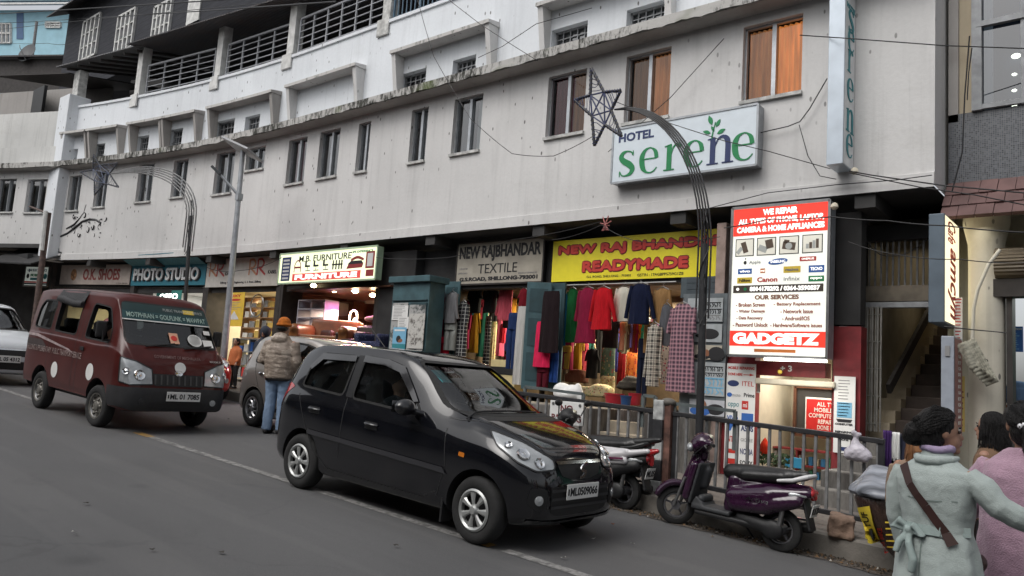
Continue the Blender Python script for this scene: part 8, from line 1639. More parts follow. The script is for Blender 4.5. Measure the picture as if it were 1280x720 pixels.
FBULB=[(392,357),(418,363),(435,356),(444,364),(466,369),(478,354),(486,369)]
for i,(u,v) in enumerate(FBULB):
    P=at(u,v,10.6+.25*(i % 3));b=MB();b.ell(P,(.07,.07,.045),n=14,m=8);o=b.build('ceiling_bulb',glow('warm bulb',(1,.80,.45),14) if i==0 else bpy.data.materials['warm bulb'],None,smooth=True);tag(o,'warm round ceiling bulb in the row over the furniture','bulb','bulbs over the furniture')
a,c=at(400,361,10.9),at(494,362,10.9);b=MB();b.bar(a,c,.05);tag(b.build('light_strip',glow('magenta strip',(.55,.05,.50),2.2),None),'magenta light strip across the furniture shop ceiling','light strip')
P,Q=at(482,380,11.6),at(490,403,11.6);b=MB();b.box((P[0],11.6,Q[2]),(Q[0],11.63,P[2]));tag(b.build('magenta_light',glow('magenta panel',(.40,.06,.38),1.4),None),'magenta lit wall panel at the right of the furniture shop','panel')
P,Q=at(402,366,12.7),at(470,380,12.7);b=MB();b.box((P[0],12.62,Q[2]),(Q[0],12.65,P[2]));tag(b.build('wall_panel',M['cream'],None),'pale strip of wall cladding high in the furniture shop','panel');b=MB();P,Q=at(360,352,10.4),at(488,358,10.4);b.box((P[0],10.4,Q[2]),(Q[0],12.4,Q[2]+.03));tag(b.build('ceiling_board',M['brown_wood'],None),'varnished ceiling board in the furniture shop','ceiling board')
# ------------------------------------------------------------------ other shops' stock
o,w,h=shelf_unit('glass_cabinet','bright cabinet of pots and fans in the cable shop',300,346,372,422,10.9,4,M['mid_wood'],.4,2);stock(o.location,w,h,4,6,[mat('bright white item',(.72,.7,.62),.3),mat('tin item',(.5,.5,.48),.25,.6),mat('yellow carton',(.6,.42,.1),.6)],['white appliance box in the cable shop cabinet','tin pot in the cable shop cabinet','yellow carton in the cable shop cabinet'],'goods in the cable shop cabinet');b=MB();b.lathe([(.28,0),(.30,.02),(.28,.04),(.26,.02),(.28,0)],Matrix.Translation(at(322,382,10.8)) @ Euler((R(90),0,0)).to_matrix().to_4x4(),24,False)
tag(b.build('fan',M['steel'],None,smooth=True),'round steel fan ring before the cable shop cabinet','fan')
o,w,h=shelf_unit('shoe_shelf','bright shoe shelves above the roof of the maroon minivan',100,160,357,378,10.1,2,M['cream'],.3,2);stock(o.location,w,h,2,10,[mat('shoe tan',(.4,.2,.08),.4),mat('shoe white',(.7,.68,.62),.4),mat('shoe black',(.02,.02,.02),.3)],['tan shoe box on the bright shoe shelves','white shoe box on the bright shoe shelves','black shoe box on the bright shoe shelves'],'boxes on the shoe shelves')
o,w,h=shelf_unit('glass_counter','low bright counter of small goods across the front of the cable shop',286,352,424,470,10.3,3,M['alu'],.4,3);stock(o.location,w,h,3,10,[bpy.data.materials['bright white item'],bpy.data.materials['yellow carton'],bpy.data.materials['tin item'],INK['blue'],INK['redp']],['white carton in the cable shop counter','yellow packet in the cable shop counter','tin in the cable shop counter','blue packet in the cable shop counter','red packet in the cable shop counter'],'goods in the cable shop counter');RS=[at(948,610,11.5)];o,w,h=shelf_unit('accessory_shelf','red shelves of small phone accessory boxes inside the repair shop',946,1046,562,614,11.5,3,M['red_paint'],.25,2)
stock(o.location,w,h,3,13,[mat('white pack',(.66,.66,.62),.4),mat('green pack',(.06,.28,.16),.4),mat('cream pack',(.55,.5,.36),.4),mat('dark pack',(.03,.03,.035),.4),mat('blue pack',(.05,.22,.45),.4)],['white accessory box on the red shelves','green accessory box on the red shelves','cream accessory box on the red shelves','black accessory box on the red shelves','blue accessory box on the red shelves'],'accessory boxes in the repair shop',.1)
P,Q=at(983,571,11.3),at(1004,586,11.3);b=MB();b.box((P[0],11.25,Q[2]),(Q[0],11.35,P[2]));tag(b.build('blue_box',mat('bright blue card',(.04,.30,.55),.5),None,bevel=.005),'large bright blue box standing before the red accessory shelves','box')
lumps('orange_bag','orange red cloth bag hanging at the left of the repair shop','bag',956,555,10.8,[('c',(0,0,.08),.02,(0,0,-.02),.07),('e',(0,0,-.07),(.09,.06,.10))],fabric('orange red','#b83018')); 
b=MB();P,Q=at(945,572,10.75),at(985,576,10.75)
for i in range(160):
    q=P+(Q-P)*random.random()+np.array([0,random.uniform(-.05,.05),random.uniform(-.09,.05)]);a=random.uniform(0,6.3);b.add([q,q+np.array([.05*math.cos(a),.02,.05*math.sin(a)]),q+np.array([.05*math.cos(a+.8),-.01,.05*math.sin(a+.8)])],[(0,1,2)])
tag(b.build('garland',mat('garland green',(.03,.06,.02),.7),None),'dark green leafy garland along the front of the repair shop shelves','garland')
P=at(946,481+10,10.48);b=MB();b.box((P[0],10.47,P[2]),(P[0]+.05,10.478,P[2]+.12));tag(b.build('wall_sticker',M['white'],None),'small white sticker on the cream side wall of the repair shop','sticker')
b=MB();b.ell(at(975,465,10.25),(.03,.03,.03));tag(b.build('hanging_lime',mat('lime yellow',(.6,.42,.05),.5),None,smooth=True),'small yellow lime hung under the red lintel of the repair shop','charm')
# newspapers hung by the column and clothes inside the corner shop
P=at(1210,440,10.3);o=thing('newspaper_bundle','bundle of folded newspapers hanging beside the round cream column','newspapers',P);b=MB()
for k in range(6):cloth_strip(b,-.07+.012*k,.02+.022*k,-.20-.045*k,.12,.009*k-.03,.012,k=3,ph=k*.8)
q=b.build('sheets',mat('newsprint',(.33,.32,.26),.9,var=.55,nscale=16,stretch=(1,1,2)),o,smooth=True);q.rotation_euler=(0,R(-26),0);q.modifiers.new('thick','SOLIDIFY').thickness=.002
lumps('jeans_pile','pile of folded blue jeans inside the corner shop','cloth pile',1272,500,11.3,[('b',(0,0,.04),(.34,.3,.16),(0,0,0)),('b',(.05,0,.16),(.3,.26,.12),(0,.1,0))],fabric('jeans','#4a607c'));lumps('plaid_pile','orange and black plaid shirts below the jeans in the corner shop','cloth pile',1274,525,11.25,[('b',(0,0,0),(.3,.3,.34),(0,0,0))],checks('orange plaid',('#a8501c','#141214','#c89050'),.08))
# ------------------------------------------------------------------ people. local x = the way they face, y = their left, z up
def ringmesh(rows,n=40,fold=0.0,kf=7,ph=0.0,e=.85):
    """rows: (z, cx, cy, rx, ry[, fold factor])"""
    vs=[];fs=[]
    for r in rows:
        z,cx,cy,rx_,ry_=r[:5];fa=(r[5] if len(r)>5 else 0)*fold
        for k in range(n):
            a=2*math.pi*k/n;c,s_=math.cos(a),math.sin(a);f=1+fa*math.sin(kf*a+ph+z*3)+fa*.5*math.sin((kf*2-3)*a+z*5);vs.append((cx+rx_*f*math.copysign(abs(c)**e,c),cy+ry_*f*math.copysign(abs(s_)**e,s_),z))
    for i in range(len(rows)-1):
        for k in range(n):fs.append((i*n+k,i*n+(k+1) % n,(i+1)*n+(k+1) % n,(i+1)*n+k))
    fs+=[tuple(range(n-1,-1,-1)),tuple(range((len(rows)-1)*n,len(rows)*n))];return vs,fs
def blob2(name,m,parent,prims,meshes=(),vox=.012,smooth=4,noise=0,nscale=.12):
    b=MB()
    for p in prims:
        if p[0]=='c':b.cap(*p[1:])
        elif p[0]=='e':b.ell(*p[1:])
        elif p[0]=='t':b.tube(p[1],p[2],12)
    for vs,fs in meshes:b.add(vs,fs)
    me=bpy.data.meshes.new(name);me.from_pydata(b.v,[],b.f);o=bpy.data.objects.new(name,me);COL.objects.link(o)
    r=o.modifiers.new('r','REMESH');r.mode='VOXEL';r.voxel_size=vox;s_=o.modifiers.new('s','SMOOTH');s_.factor=.5;s_.iterations=smooth
    if noise:
        tx=bpy.data.textures.new('folds','CLOUDS');tx.noise_scale=nscale;tx.noise_depth=3;d=o.modifiers.new('d','DISPLACE');d.texture=tx;d.strength=noise;d.texture_coords='LOCAL'
    dg=bpy.context.evaluated_depsgraph_get();dg.update();m2=bpy.data.meshes.new_from_object(o.evaluated_get(dg));bpy.data.objects.remove(o);bpy.data.meshes.remove(me)
    m2.name=name;m2.materials.clear();m2.materials.append(m);m2.polygons.foreach_set('use_smooth',[True]*len(m2.polygons));return link(name,m2,parent)
def V3(*a):return Vector(a)
def hand(wr_,d,up,s=1.0,curl=.5,thumb=1):
    """palm, four curled fingers of different lengths and a thumb off the side"""
    wr_,d,up=Vector(wr_),Vector(d).normalized(),Vector(up);sd=d.cross(up).normalized();up=sd.cross(d).normalized();P=[]
    pc=wr_+d*.045*s;P.append(('c',wr_,.022*s,wr_+d*.03*s,.026*s));P+=[('c',wr_+d*.02*s+sd*q*s,.016*s,wr_+d*.08*s+sd*q*1.15*s,.014*s) for q in (-.026,-.009,.009,.026)]
    for i,L in enumerate((.066,.078,.072,.056)):
        b0=wr_+d*.085*s+sd*(-.029+.0195*i)*s;c1=b0+(d*math.cos(curl)-up*math.sin(curl))*L*.5*s;c2=c1+(d*math.cos(curl*2.1)-up*math.sin(curl*2.1))*L*.5*s;P+=[('c',b0,.0095*s,c1,.009*s),('c',c1,.009*s,c2,.0075*s)]
    t0=wr_+d*.03*s+sd*(-.03*thumb)*s;t1=t0+(d*.6-sd*.75*thumb-up*.2).normalized()*.042*s;t2=t1+(d*.85-sd*.2*thumb-up*.5).normalized()*.032*s;P+=[('c',t0,.012*s,t1,.0105*s),('c',t1,.0105*s,t2,.0085*s)]
    return P
def head_prims(c,H,turn=0.0):
    c=Vector(c);k=H/1.55;M3=Matrix.Rotation(turn,3,'Z');q=lambda x,y,z:c+M3 @ Vector((x,y,z))*k
    return [('e',q(-.005,0,.015),(.092*k,.074*k,.098*k),(0,0,turn)),('e',q(.03,0,-.045),(.062*k,.058*k,.066*k),(0,0,turn)),('c',q(.09,0,.0),.010*k,q(.106,0,-.025),.015*k),('e',q(.088,0,-.058),(.014*k,.026*k,.012*k),(0,0,turn)),('e',q(.075,0,-.092),(.025*k,.028*k,.02*k),(0,0,turn)),('e',q(-.01,.076,-.005),(.02*k,.011*k,.03*k),(0,0,turn)),('e',q(-.01,-.076,-.005),(.02*k,.011*k,.03*k),(0,0,turn))]
def face(o,c,H,turn,m_skin=None):
    c=Vector(c);k=H/1.55;M3=Matrix.Rotation(turn,3,'Z');q=lambda x,y,z:c+M3 @ Vector((x,y,z))*k
    for s in (-1,1):
        b=MB();b.ell(q(.080,s*.032,.008),(.010*k,.015*k,.009*k),(0,0,turn),10,6);b.build('eye',M['eye'],o,smooth=True)
        b=MB();b.tube([q(.086,s*.018,.028),q(.088,s*.034,.034),q(.078,s*.05,.028)],.004*k,6);b.build('eyebrow',M['hair'],o)
    b=MB();b.ell(q(.093,0,-.060),(.010*k,.022*k,.0075*k),(0,0,turn),12,6);b.build('mouth',M['lips'],o,smooth=True)
M['eye']=mat('dark eye',(.03,.02,.018),.2,var=.5,nscale=60);M['lips']=mat('brown pink lips',(.26,.08,.075),.5)
M['teal_coat']=mat('pale sage coat',rgb('#a0aaa7'),.85,var=.10,nscale=5,bump=.25,bscale=180,sheen=.1);M['pink_coat']=mat('pink wool coat',rgb('#a98a9b'),.95,var=.14,nscale=12,bump=.45,bscale=130,sheen=.25);M['tan_jacket']=mat('tan brown jacket',rgb('#6e543e'),.8,var=.2,nscale=7,bump=.35,bscale=20);M['lilac']=mat('lilac scarf',rgb('#a292b0'),.9,var=.2,bump=.4,bscale=26);M['strap']=mat('dark brown strap',rgb('#38221e'),.5,var=.2)
def along(u,v,d):r=ray(u,v);return CAMPOS+r*d
def strands(name,m,parent,paths,r=.0026,seed=1):
    b=MB();rnd=random.Random(seed)
    for P in paths:b.tube(P,[r]*(len(P)-2)+[r*.8,r*.4],4,False)
    return b.build(name,m,parent,smooth=True)
def tied_hair(hq,k,c,seed,n=260,bun=(-.115,.02,-.005),R_=(.106,.098,.104)):
    """strands combed over the skull from the hairline back to the bun"""
    rnd=random.Random(seed);P=[];B=Vector(bun);C=Vector((-.025,0,.03))
    for i in range(n):
        t=rnd.uniform(-2.2,2.2);s=Vector((.075*math.cos(t)+.015,.085*math.sin(t),.075*math.cos(t*.8)+.02*rnd.random()-.01));path=[]
        for q in np.linspace(0,1,9):
            v=s.lerp(B-C,q);d=Vector((v.x/R_[0],v.y/R_[1],v.z/R_[2]));L=max(d.length,1e-3);w=v/L*(1.0+.02*rnd.random()+.02*math.sin(q*3.1));w=w if q<.93 else v;path.append(hq(*(C+w+Vector((rnd.gauss(0,.0012),rnd.gauss(0,.0015),rnd.gauss(0,.0015))))))
        P.append(path)
    for i in range(n//2):                      # coiled strands of the bun, a few loose ends
        a=rnd.uniform(0,6.28);rr=rnd.uniform(.045,.066);t0=rnd.uniform(0,6.28);P.append([hq(*(B+Vector((rnd.uniform(-.012,.012)-.012*math.cos(t0+q),rr*math.cos(t0+q)*(.8+.2*math.sin(a)),rr*math.sin(t0+q)-.006)))) for q in np.linspace(0,2.4,8)])
    return P
def loose_hair(hq,seed,n=300,length=.20,R_=(.104,.098,.10)):
    rnd=random.Random(seed);P=[];C=Vector((-.025,0,.03))
    for i in range(n):
        t=rnd.uniform(.9,5.38);top=C+Vector((rnd.uniform(-.03,.05),rnd.uniform(-.015,.015),R_[2]));side=C+Vector((R_[0]*math.cos(t),R_[1]*math.sin(t),-.02));path=[]
        for q in np.linspace(0,1,6):v=(top-C).lerp(side-C,q);d=Vector((v.x/R_[0],v.y/R_[1],v.z/R_[2]));path.append(C+v/max(d.length,.01)*(1+.03*rnd.random()))
        e=path[-1];L=length*rnd.uniform(.75,1.05)
        for q in (.35,.7,1.0):path.append(e+Vector((.02*math.cos(t)*q+rnd.gauss(0,.004),.025*math.sin(t)*q+rnd.gauss(0,.004),-L*q)))
        P.append([hq(*v) for v in path])
    return P
# ---- woman in the sage coat, seen from behind
p=along(1172,512,4.02);gx,gy=p[0],p[1];H=p[2]-G(gx)
tw=thing('person','woman in a pale sage coat with a back bow and brown shoulder strap','person',(gx,gy,G(gx)),(0,0,R(72)))
z=lambda f:f*H;hc=(.02,-.005,H-.115)
blob2('body',M['skin'],tw,head_prims(hc,H,R(-38))+[('c',(-.005,0,z(.80)),.048,(.01,0,z(.90)),.046),('c',(0,.16,z(.78)),.04,(.02,.20,z(.60)),.035),('c',(.02,.20,z(.60)),.034,(.12,.18,z(.46)),.028),('c',(0,-.16,z(.78)),.04,(.03,-.29,z(.69)),.035),('c',(.03,-.29,z(.69)),.034,(.14,-.385,z(.655)),.026),('e',(0,0,z(.66)),(.09,.14,.30)),('c',(0,.08,z(.48)),.07,(0,.08,z(.26)),.05),('c',(0,-.08,z(.48)),.07,(0,-.08,z(.26)),.05),('c',(0,.08,z(.26)),.05,(-.01,.08,.07),.035),('c',(0,-.08,z(.26)),.05,(-.01,-.08,.07),.035),('c',(-.04,.08,.03),.03,(.13,.09,.025),.03),('c',(-.04,-.08,.03),.03,(.13,-.09,.025),.03)]+hand((.145,-.39,z(.653)),(.7,-.7,-.05),(0,0,1),.95,.6,-1)+hand((.12,.18,z(.455)),(.25,0,-1),(1,0,0),.95,.5,1),vox=.009,smooth=3)
face(tw,hc,H,R(-38))
rows=[(z(.27),-.0,0,.17,.225,1.3),(z(.34),0,0,.168,.22,1.2),(z(.42),0,0,.16,.208,1.0),(z(.50),0,0,.148,.196,.7),(z(.565),0,0,.128,.178,.3),(z(.60),0,0,.115,.165,.1),(z(.63),0,0,.118,.168,.1),(z(.70),-.005,0,.126,.182,.15),(z(.76),-.01,0,.122,.188,.1),(z(.795),-.01,0,.105,.175,0),(z(.82),-.006,0,.08,.12,0),(z(.845),.0,0,.066,.075,0),(z(.86),.004,0,.062,.068,0)]
coat=blob2('coat',M['teal_coat'],tw,[('t',[(0,.165,z(.785)),(.005,.205,z(.72)),(.02,.222,z(.62)),(.06,.215,z(.54)),(.11,.19,z(.475))],[.062,.066,.058,.052,.048]),('t',[(0,-.15,z(.785)),(.01,-.215,z(.755)),(.03,-.285,z(.70)),(.07,-.33,z(.68)),(.13,-.38,z(.657))],[.060,.064,.060,.057,.050]),]+[('t',[(x0,y0,z(a0)),((x0+x1)/2-.012,(y0+y1)/2,z((a0+a1)/2)),(x1,y1,z(a1))],[.004,.011,.004]) for x0,y0,a0 in ((-.05,.19,.72),) for x1,y1,a1 in ((x0+.05,y0-.05,a0-.035),)]+[('t',[(-.105,yy,z(.60)),(-.126,yy*1.15+.01,z(.54)),(-.144,yy*1.3,z(.46)),(-.154,yy*1.4,z(.36))],[.003,.007,.009,.007]) for yy in (-.075,-.03,.02)],[ringmesh(rows,56,.055,7,.6)],vox=.0075,smooth=3,noise=.015,nscale=.09)
wrc=Wrap([v.co.copy() for v in coat.data.vertices],[tuple(p.vertices) for p in coat.data.polygons])
def strapline(pts,w,m,nm,par,off=.007,axis='x',side=-1):
    b=MB();wrc.line(b,pts,axis,side,w,off);q=b.build(nm,m,par,smooth=True);return q
strapline([(.115,z(.80)),(.06,z(.745)),(-.02,z(.68)),(-.10,z(.60)),(-.13,z(.565))],.042,M['strap'],'bag_strap',tw,.016);strapline([(.17,z(.605)),(.08,z(.60)),(-.08,z(.60)),(-.165,z(.607))],.05,mat('sage belt',rgb('#8f9d9a'),.85,bump=.2,bscale=150),'belt',tw,.015)
seam=mat('sage seam shade',rgb('#77837f'),.9);strapline([(.15,z(.705)),(0,z(.695)),(-.15,z(.705))],.007,seam,'yoke_seam',tw,.003);strapline([(.0,z(.59)),(.005,z(.45)),(.0,z(.30))],.007,seam,'back_seam',tw,.003)
blob2('bow',bpy.data.materials['sage belt'],tw,[('t',[(-.125,.07,z(.595)),(-.15,.11,z(.62)),(-.145,.15,z(.60)),(-.13,.08,z(.588))],[.012,.02,.022,.01]),('t',[(-.125,.06,z(.595)),(-.155,.03,z(.61)),(-.15,-.01,z(.585)),(-.128,.05,z(.585))],[.012,.018,.02,.01]),('t',[(-.13,.065,z(.59)),(-.165,.05,z(.55)),(-.175,.02,z(.50)),(-.18,.03,z(.46))],[.012,.018,.02,.016]),('t',[(-.13,.07,z(.59)),(-.165,.10,z(.55)),(-.178,.11,z(.515))],[.012,.018,.016]),('e',(-.14,.065,z(.592)),(.02,.022,.02))],vox=.006,smooth=2)
blob2('collar',M['teal_coat'],tw,[('t',[(.05,.075,z(.84)),(-.03,.088,z(.835)),(-.082,.05,z(.83)),(-.092,0,z(.828)),(-.082,-.05,z(.83)),(-.03,-.088,z(.835)),(.05,-.075,z(.84))],[.014,.02,.024,.024,.024,.02,.014])],vox=.007,smooth=2)
blob2('scarf',M['lilac'],tw,[('t',[(.06*math.cos(a)+.0,.066*math.sin(a),z(.868)+.006*math.sin(3*a)) for a in np.linspace(0,6.283,16)],.020)],vox=.008,smooth=2)
Mh=Matrix.Rotation(R(-38),3,'Z');hq=lambda x,y,zz:tuple(Vector(hc)+Mh @ Vector((x,y,zz)))
blob2('hair',M['hair'],tw,[('e',hq(-.028,0,.036),(.096,.088,.092),(0,0,R(-38))),('e',hq(-.045,.0,-.02),(.075,.080,.075),(0,0,R(-38))),('e',hq(-.115,.02,-.005),(.055,.062,.055)),('e',hq(-.125,.05,-.03),(.045,.045,.045)),('c',hq(.03,.05,.085),.02,hq(.03,-.05,.085),.02)],vox=.008,smooth=3,noise=.012,nscale=.03)
strands('hair',M['hair'],tw,tied_hair(hq,1,0,4))
b=MB();b.lathe([(.052,-.01),(.058,0),(.052,.01)],Matrix.Translation(hq(-.085,.012,-.01)) @ Euler((0,R(90),R(-38))).to_matrix().to_4x4(),18,False);b.build('hair_tie',mat('orange hair tie',(.55,.16,.03),.6),tw,smooth=True)
blob2('bag',M['strap'],tw,[('c',(.14,-.12,z(.50)),.05,(.16,.0,z(.50)),.05),('c',(.14,-.12,z(.44)),.05,(.16,0,z(.44)),.05)],vox=.012,smooth=4)
# ---- woman in pink at the frame edge
p=along(1280,508,4.22);gx,gy=p[0],p[1];H=p[2]-G(gx)+.01;z=lambda f:f*H
pw_=thing('person','woman in a pink wool coat with a pale clip in her black hair','person',(gx,gy,G(gx)),(0,0,R(80)));hc=(.02,.01,H-.115)
blob2('body',M['skin'],pw_,head_prims(hc,H,R(35))+[('c',(-.005,0,z(.80)),.046,(.01,0,z(.90)),.046),('c',(0,.16,z(.78)),.04,(.04,.25,z(.64)),.034),('c',(.04,.25,z(.64)),.034,(.16,.30,z(.60)),.026),('c',(0,-.16,z(.78)),.04,(.02,-.2,z(.6)),.034),('c',(.02,-.2,z(.6)),.034,(.1,-.2,z(.47)),.027),('e',(0,0,z(.66)),(.09,.14,.3)),('c',(0,.08,z(.48)),.07,(0,.08,z(.26)),.05),('c',(0,-.08,z(.48)),.07,(0,-.08,z(.26)),.05),('c',(0,.08,z(.26)),.05,(-.01,.08,.07),.035),('c',(0,-.08,z(.26)),.05,(-.01,-.08,.07),.035),('c',(-.04,.08,.03),.03,(.13,.09,.025),.03),('c',(-.04,-.08,.03),.03,(.13,-.09,.025),.03)]+hand((.165,.305,z(.598)),(.8,.5,-.2),(0,0,1),.9,.7,1)+hand((.1,-.2,z(.465)),(.25,0,-1),(1,0,0),.9,.5,-1),vox=.009,smooth=3)
face(pw_,hc,H,R(35))
rows=[(z(.24),0,0,.20,.245,.8),(z(.40),0,0,.185,.232,.7),(z(.55),0,0,.165,.215,.5),(z(.66),-.005,0,.148,.20,.3),(z(.75),-.01,0,.135,.195,.2),(z(.795),-.01,0,.11,.178,0),(z(.825),-.006,0,.082,.12,0),(z(.85),0,0,.066,.074,0)]
blob2('coat',M['pink_coat'],pw_,[('t',[(0,.16,z(.785)),(.02,.225,z(.72)),(.05,.27,z(.645)),(.10,.30,z(.62)),(.15,.31,z(.605))],[.068,.074,.07,.062,.058]),('t',[(0,-.16,z(.785)),(.01,-.22,z(.7)),(.03,-.235,z(.6)),(.09,-.215,z(.49))],[.068,.072,.064,.056])],[ringmesh(rows,48,.04,6,1.2)],vox=.0085,smooth=2,noise=.018,nscale=.10)
Mh=Matrix.Rotation(R(35),3,'Z');hq=lambda x,y,zz:tuple(Vector(hc)+Mh @ Vector((x,y,zz)))
blob2('hair',M['hair'],pw_,[('e',hq(-.028,0,.034),(.098,.090,.095),(0,0,R(35))),('e',hq(-.05,0,-.03),(.08,.082,.085),(0,0,R(35))),('t',[hq(-.10,0,.0),hq(-.15,0,-.03),hq(-.15,0,-.13),hq(-.12,0,-.22)],[.05,.055,.05,.028])],vox=.009,smooth=3,noise=.016,nscale=.03)
strands('hair',M['hair'],pw_,tied_hair(hq,1,0,9,220,(-.115,0,0))+[[hq(-.11+.03*math.cos(a)-.03*q,.05*math.sin(a)*(1-.4*q),.02-.26*q+.0*a) for q in np.linspace(0,1,7)] for a in np.linspace(0,6.28,70)])
b=MB()
for k in range(7):a=-.9+.3*k;b.ell(hq(-.112-.02*math.cos(a),.07*math.sin(a),.01+.012*math.cos(3*a)),(.016,.014,.016),n=10,m=6)
b.build('hair_clip',mat('pearly clip',(.6,.6,.62),.25,coat=1),pw_,smooth=True)
# ---- shorter-haired woman in a tan-brown jacket, facing left
def simple_person(label,loc,yaw,H,coat_m,hair_m,leg_m,turn=0.0,hairp=(),hood=None,vox=.012,coat_hem=.46,arms=None,fold=.03,fc=True):
    o=thing('person',label,'person',loc,(0,0,yaw));z=lambda f:f*H;hc=(.02,0,H-.115*H/1.55);k=H/1.55;aL,aR=arms or (((0,.165,.785),(.02,.21,.63),(.10,.17,.52)),((0,-.165,.785),(.02,-.21,.63),(.10,-.17,.52)))
    P=head_prims(hc,H,turn)+[('c',(0,0,z(.80)),.047*k,(.01,0,z(.90)),.046*k),('e',(0,0,z(.66)),(.09*k,.14*k,.28*k))]
    for s in (-1,1):P+=[('c',(0,s*.085*k,z(.5)),.075*k,(.01,s*.085*k,z(.27)),.052*k),('c',(.01,s*.085*k,z(.27)),.052*k,(-.01,s*.09*k,.08),.036*k),('c',(-.04,s*.09*k,.035),.033*k,(.13*k,s*.1*k,.028),.03*k)]
    J=[]
    for a,th in ((aL,1),(aR,-1)):
        s_,e_,w_=[Vector((q[0]*k,q[1]*k,z(q[2]))) for q in a];J.append((s_,e_,w_));P+=[('c',s_,.042*k,e_,.035*k),('c',e_,.035*k,w_,.026*k)]+hand(w_,w_-e_,(1,0,0) if abs((w_-e_).normalized().x)<.8 else (0,0,1),.9*k,.6,th)
    blob2('body',M['skin'],o,P,vox=vox*.8,smooth=2)
    if fc:face(o,hc,H,turn)
    h=coat_hem;rows=[(z(h),0,0,.13*k,.18*k,1),(z(h+.08),0,0,.14*k,.185*k,.8),(z(.62),0,0,.135*k,.18*k,.5),(z(.70),0,0,.135*k,.188*k,.4),(z(.765),-.005,0,.125*k,.192*k,.2),(z(.80),-.005,0,.10*k,.17*k,0),(z(.825),0,0,.08*k,.115*k,0),(z(.855),.004,0,.068*k,.075*k,0)]
    blob2('jacket',coat_m,o,[('t',[s_,s_.lerp(e_,.5)+Vector((0,0,.01)),e_,e_.lerp(w_,.5),e_.lerp(w_,.9)],[.066*k,.068*k,.058*k,.052*k,.046*k]) for s_,e_,w_ in J],[ringmesh(rows,40,fold,7,2)],vox=vox,smooth=3,noise=.010,nscale=.1)
    blob2('trousers',leg_m,o,[('t',[(0,s*.085*k,z(.52)),(.012,s*.088*k,z(.38)),(.012,s*.088*k,z(.27)),(-.008,s*.09*k,.07)],[.094*k,.080*k,.068*k,.056*k]) for s in (-1,1)]+[('e',(0,0,z(.50)),(.10*k,.145*k,.07*k))],vox=vox,smooth=3,noise=.008,nscale=.08)
    for s in (-1,1):blob2('shoe',M['black'],o,[('c',(-.045*k,s*.09*k,.04),.036*k,(.12*k,s*.10*k,.034),.034*k)],vox=.012,smooth=2)
    Mh=Matrix.Rotation(turn,3,'Z');hq=lambda x,y,zz:tuple(Vector(hc)+Mh @ (Vector((x,y,zz))*k))
    if hairp:blob2('hair',hair_m,o,[(q[0],)+((hq(*q[1]),tuple(x*k for x in q[2]),(0,0,turn)) if q[0]=='e' else ([hq(*x) for x in q[1]],[x*k for x in q[2]])) for q in hairp],vox=.009,smooth=3,noise=.012,nscale=.03)
    return o,hq,z,k
CAPH=[('e',(-.025,0,.034),(.098,.090,.094)),('e',(-.045,0,-.02),(.082,.088,.09))]
p=along(1241,517,6.0);o,hq,z,k=simple_person('woman in a tan-brown jacket with shoulder length black hair facing left',(p[0],p[1],G(p[0])),R(168),p[2]-G(p[0]),M['tan_jacket'],M['hair'],M['black'],0,CAPH+[('e',(-.05,.0,-.08),(.085,.098,.085)),('e',(.0,.07,-.03),(.06,.03,.10)),('e',(.0,-.07,-.03),(.06,.03,.10)),('t',[(.05,-.04,.09),(.075,-.055,.06)],[.02,.015])])
strands('hair',M['hair'],o,loose_hair(hq,3))
p=along(1157,524,4.9);o,hq,z,k=simple_person('woman with light brown hair in a beige coat, mostly hidden behind the sage coat',(p[0],p[1],G(p[0])),R(88),p[2]-G(p[0]),mat('dull beige coat',rgb('#8a7462'),.85,bump=.3),M['hair_brown'],M['black'],0,CAPH+[('t',[(-.09,0,.0),(-.11,0,-.10),(-.10,0,-.20)],[.06,.06,.04])],coat_hem=.32)
strands('hair',M['hair_brown'],o,loose_hair(hq,5,240,.22))
# ---- man in a puffer jacket and orange knit hat, back turned
t=NT('beige camouflage puffer',.6);a_=t.noise(t.tc,5,3,.6);b_=t.noise(t.tc,8,3,.6);x=t.mix(t.ramp(a_,[(.44,0),(.5,1)]),rgb('#9a8d80'),rgb('#85786c'));x=t.mix(t.ramp(b_,[(.56,0),(.6,1)]),x,rgb('#ab9e91'));t.col(x);t.bump(t.noise(t.map((6,6,14)),2,3),.5,.03);M['puffer']=t.m
jeans=mat('faded blue jeans',rgb('#7d93ae'),.9,var=.3,nscale=8,bump=.3,bscale=60);gx,gy=-10.18,6.80;H=1.72;z=lambda f:f*H;hc=(.02,0,H-.125)
mn=thing('person','man in a beige puffer jacket and orange knit hat standing between the cars','person',(gx,gy,G(gx)),(0,0,R(118)))
blob2('body',M['skin'],mn,head_prims(hc,H,R(-5))+[('c',(0,0,z(.80)),.055,(.01,0,z(.90)),.053),('e',(0,0,z(.66)),(.10,.16,.3)),('c',(0,.19,z(.78)),.045,(-.02,.27,z(.62)),.04),('c',(-.02,.27,z(.62)),.04,(.20,.20,z(.66)),.03),('c',(0,-.19,z(.78)),.045,(-.02,-.25,z(.62)),.04),('c',(-.02,-.25,z(.62)),.04,(.12,-.22,z(.50)),.03),('c',(0,.09,z(.5)),.08,(.01,.09,z(.27)),.055),('c',(.01,.09,z(.27)),.055,(-.01,.10,.08),.04),('c',(0,-.09,z(.5)),.08,(.01,-.09,z(.27)),.055),('c',(.01,-.09,z(.27)),.055,(-.01,-.10,.08),.04)]+hand((.2,.2,z(.66)),(.9,-.2,.3),(0,0,1),1,.7,1)+hand((.12,-.22,z(.50)),(.6,.1,-.7),(1,0,0),1,.6,-1),vox=.012,smooth=2)
face(mn,hc,H,R(-5));rows=[]
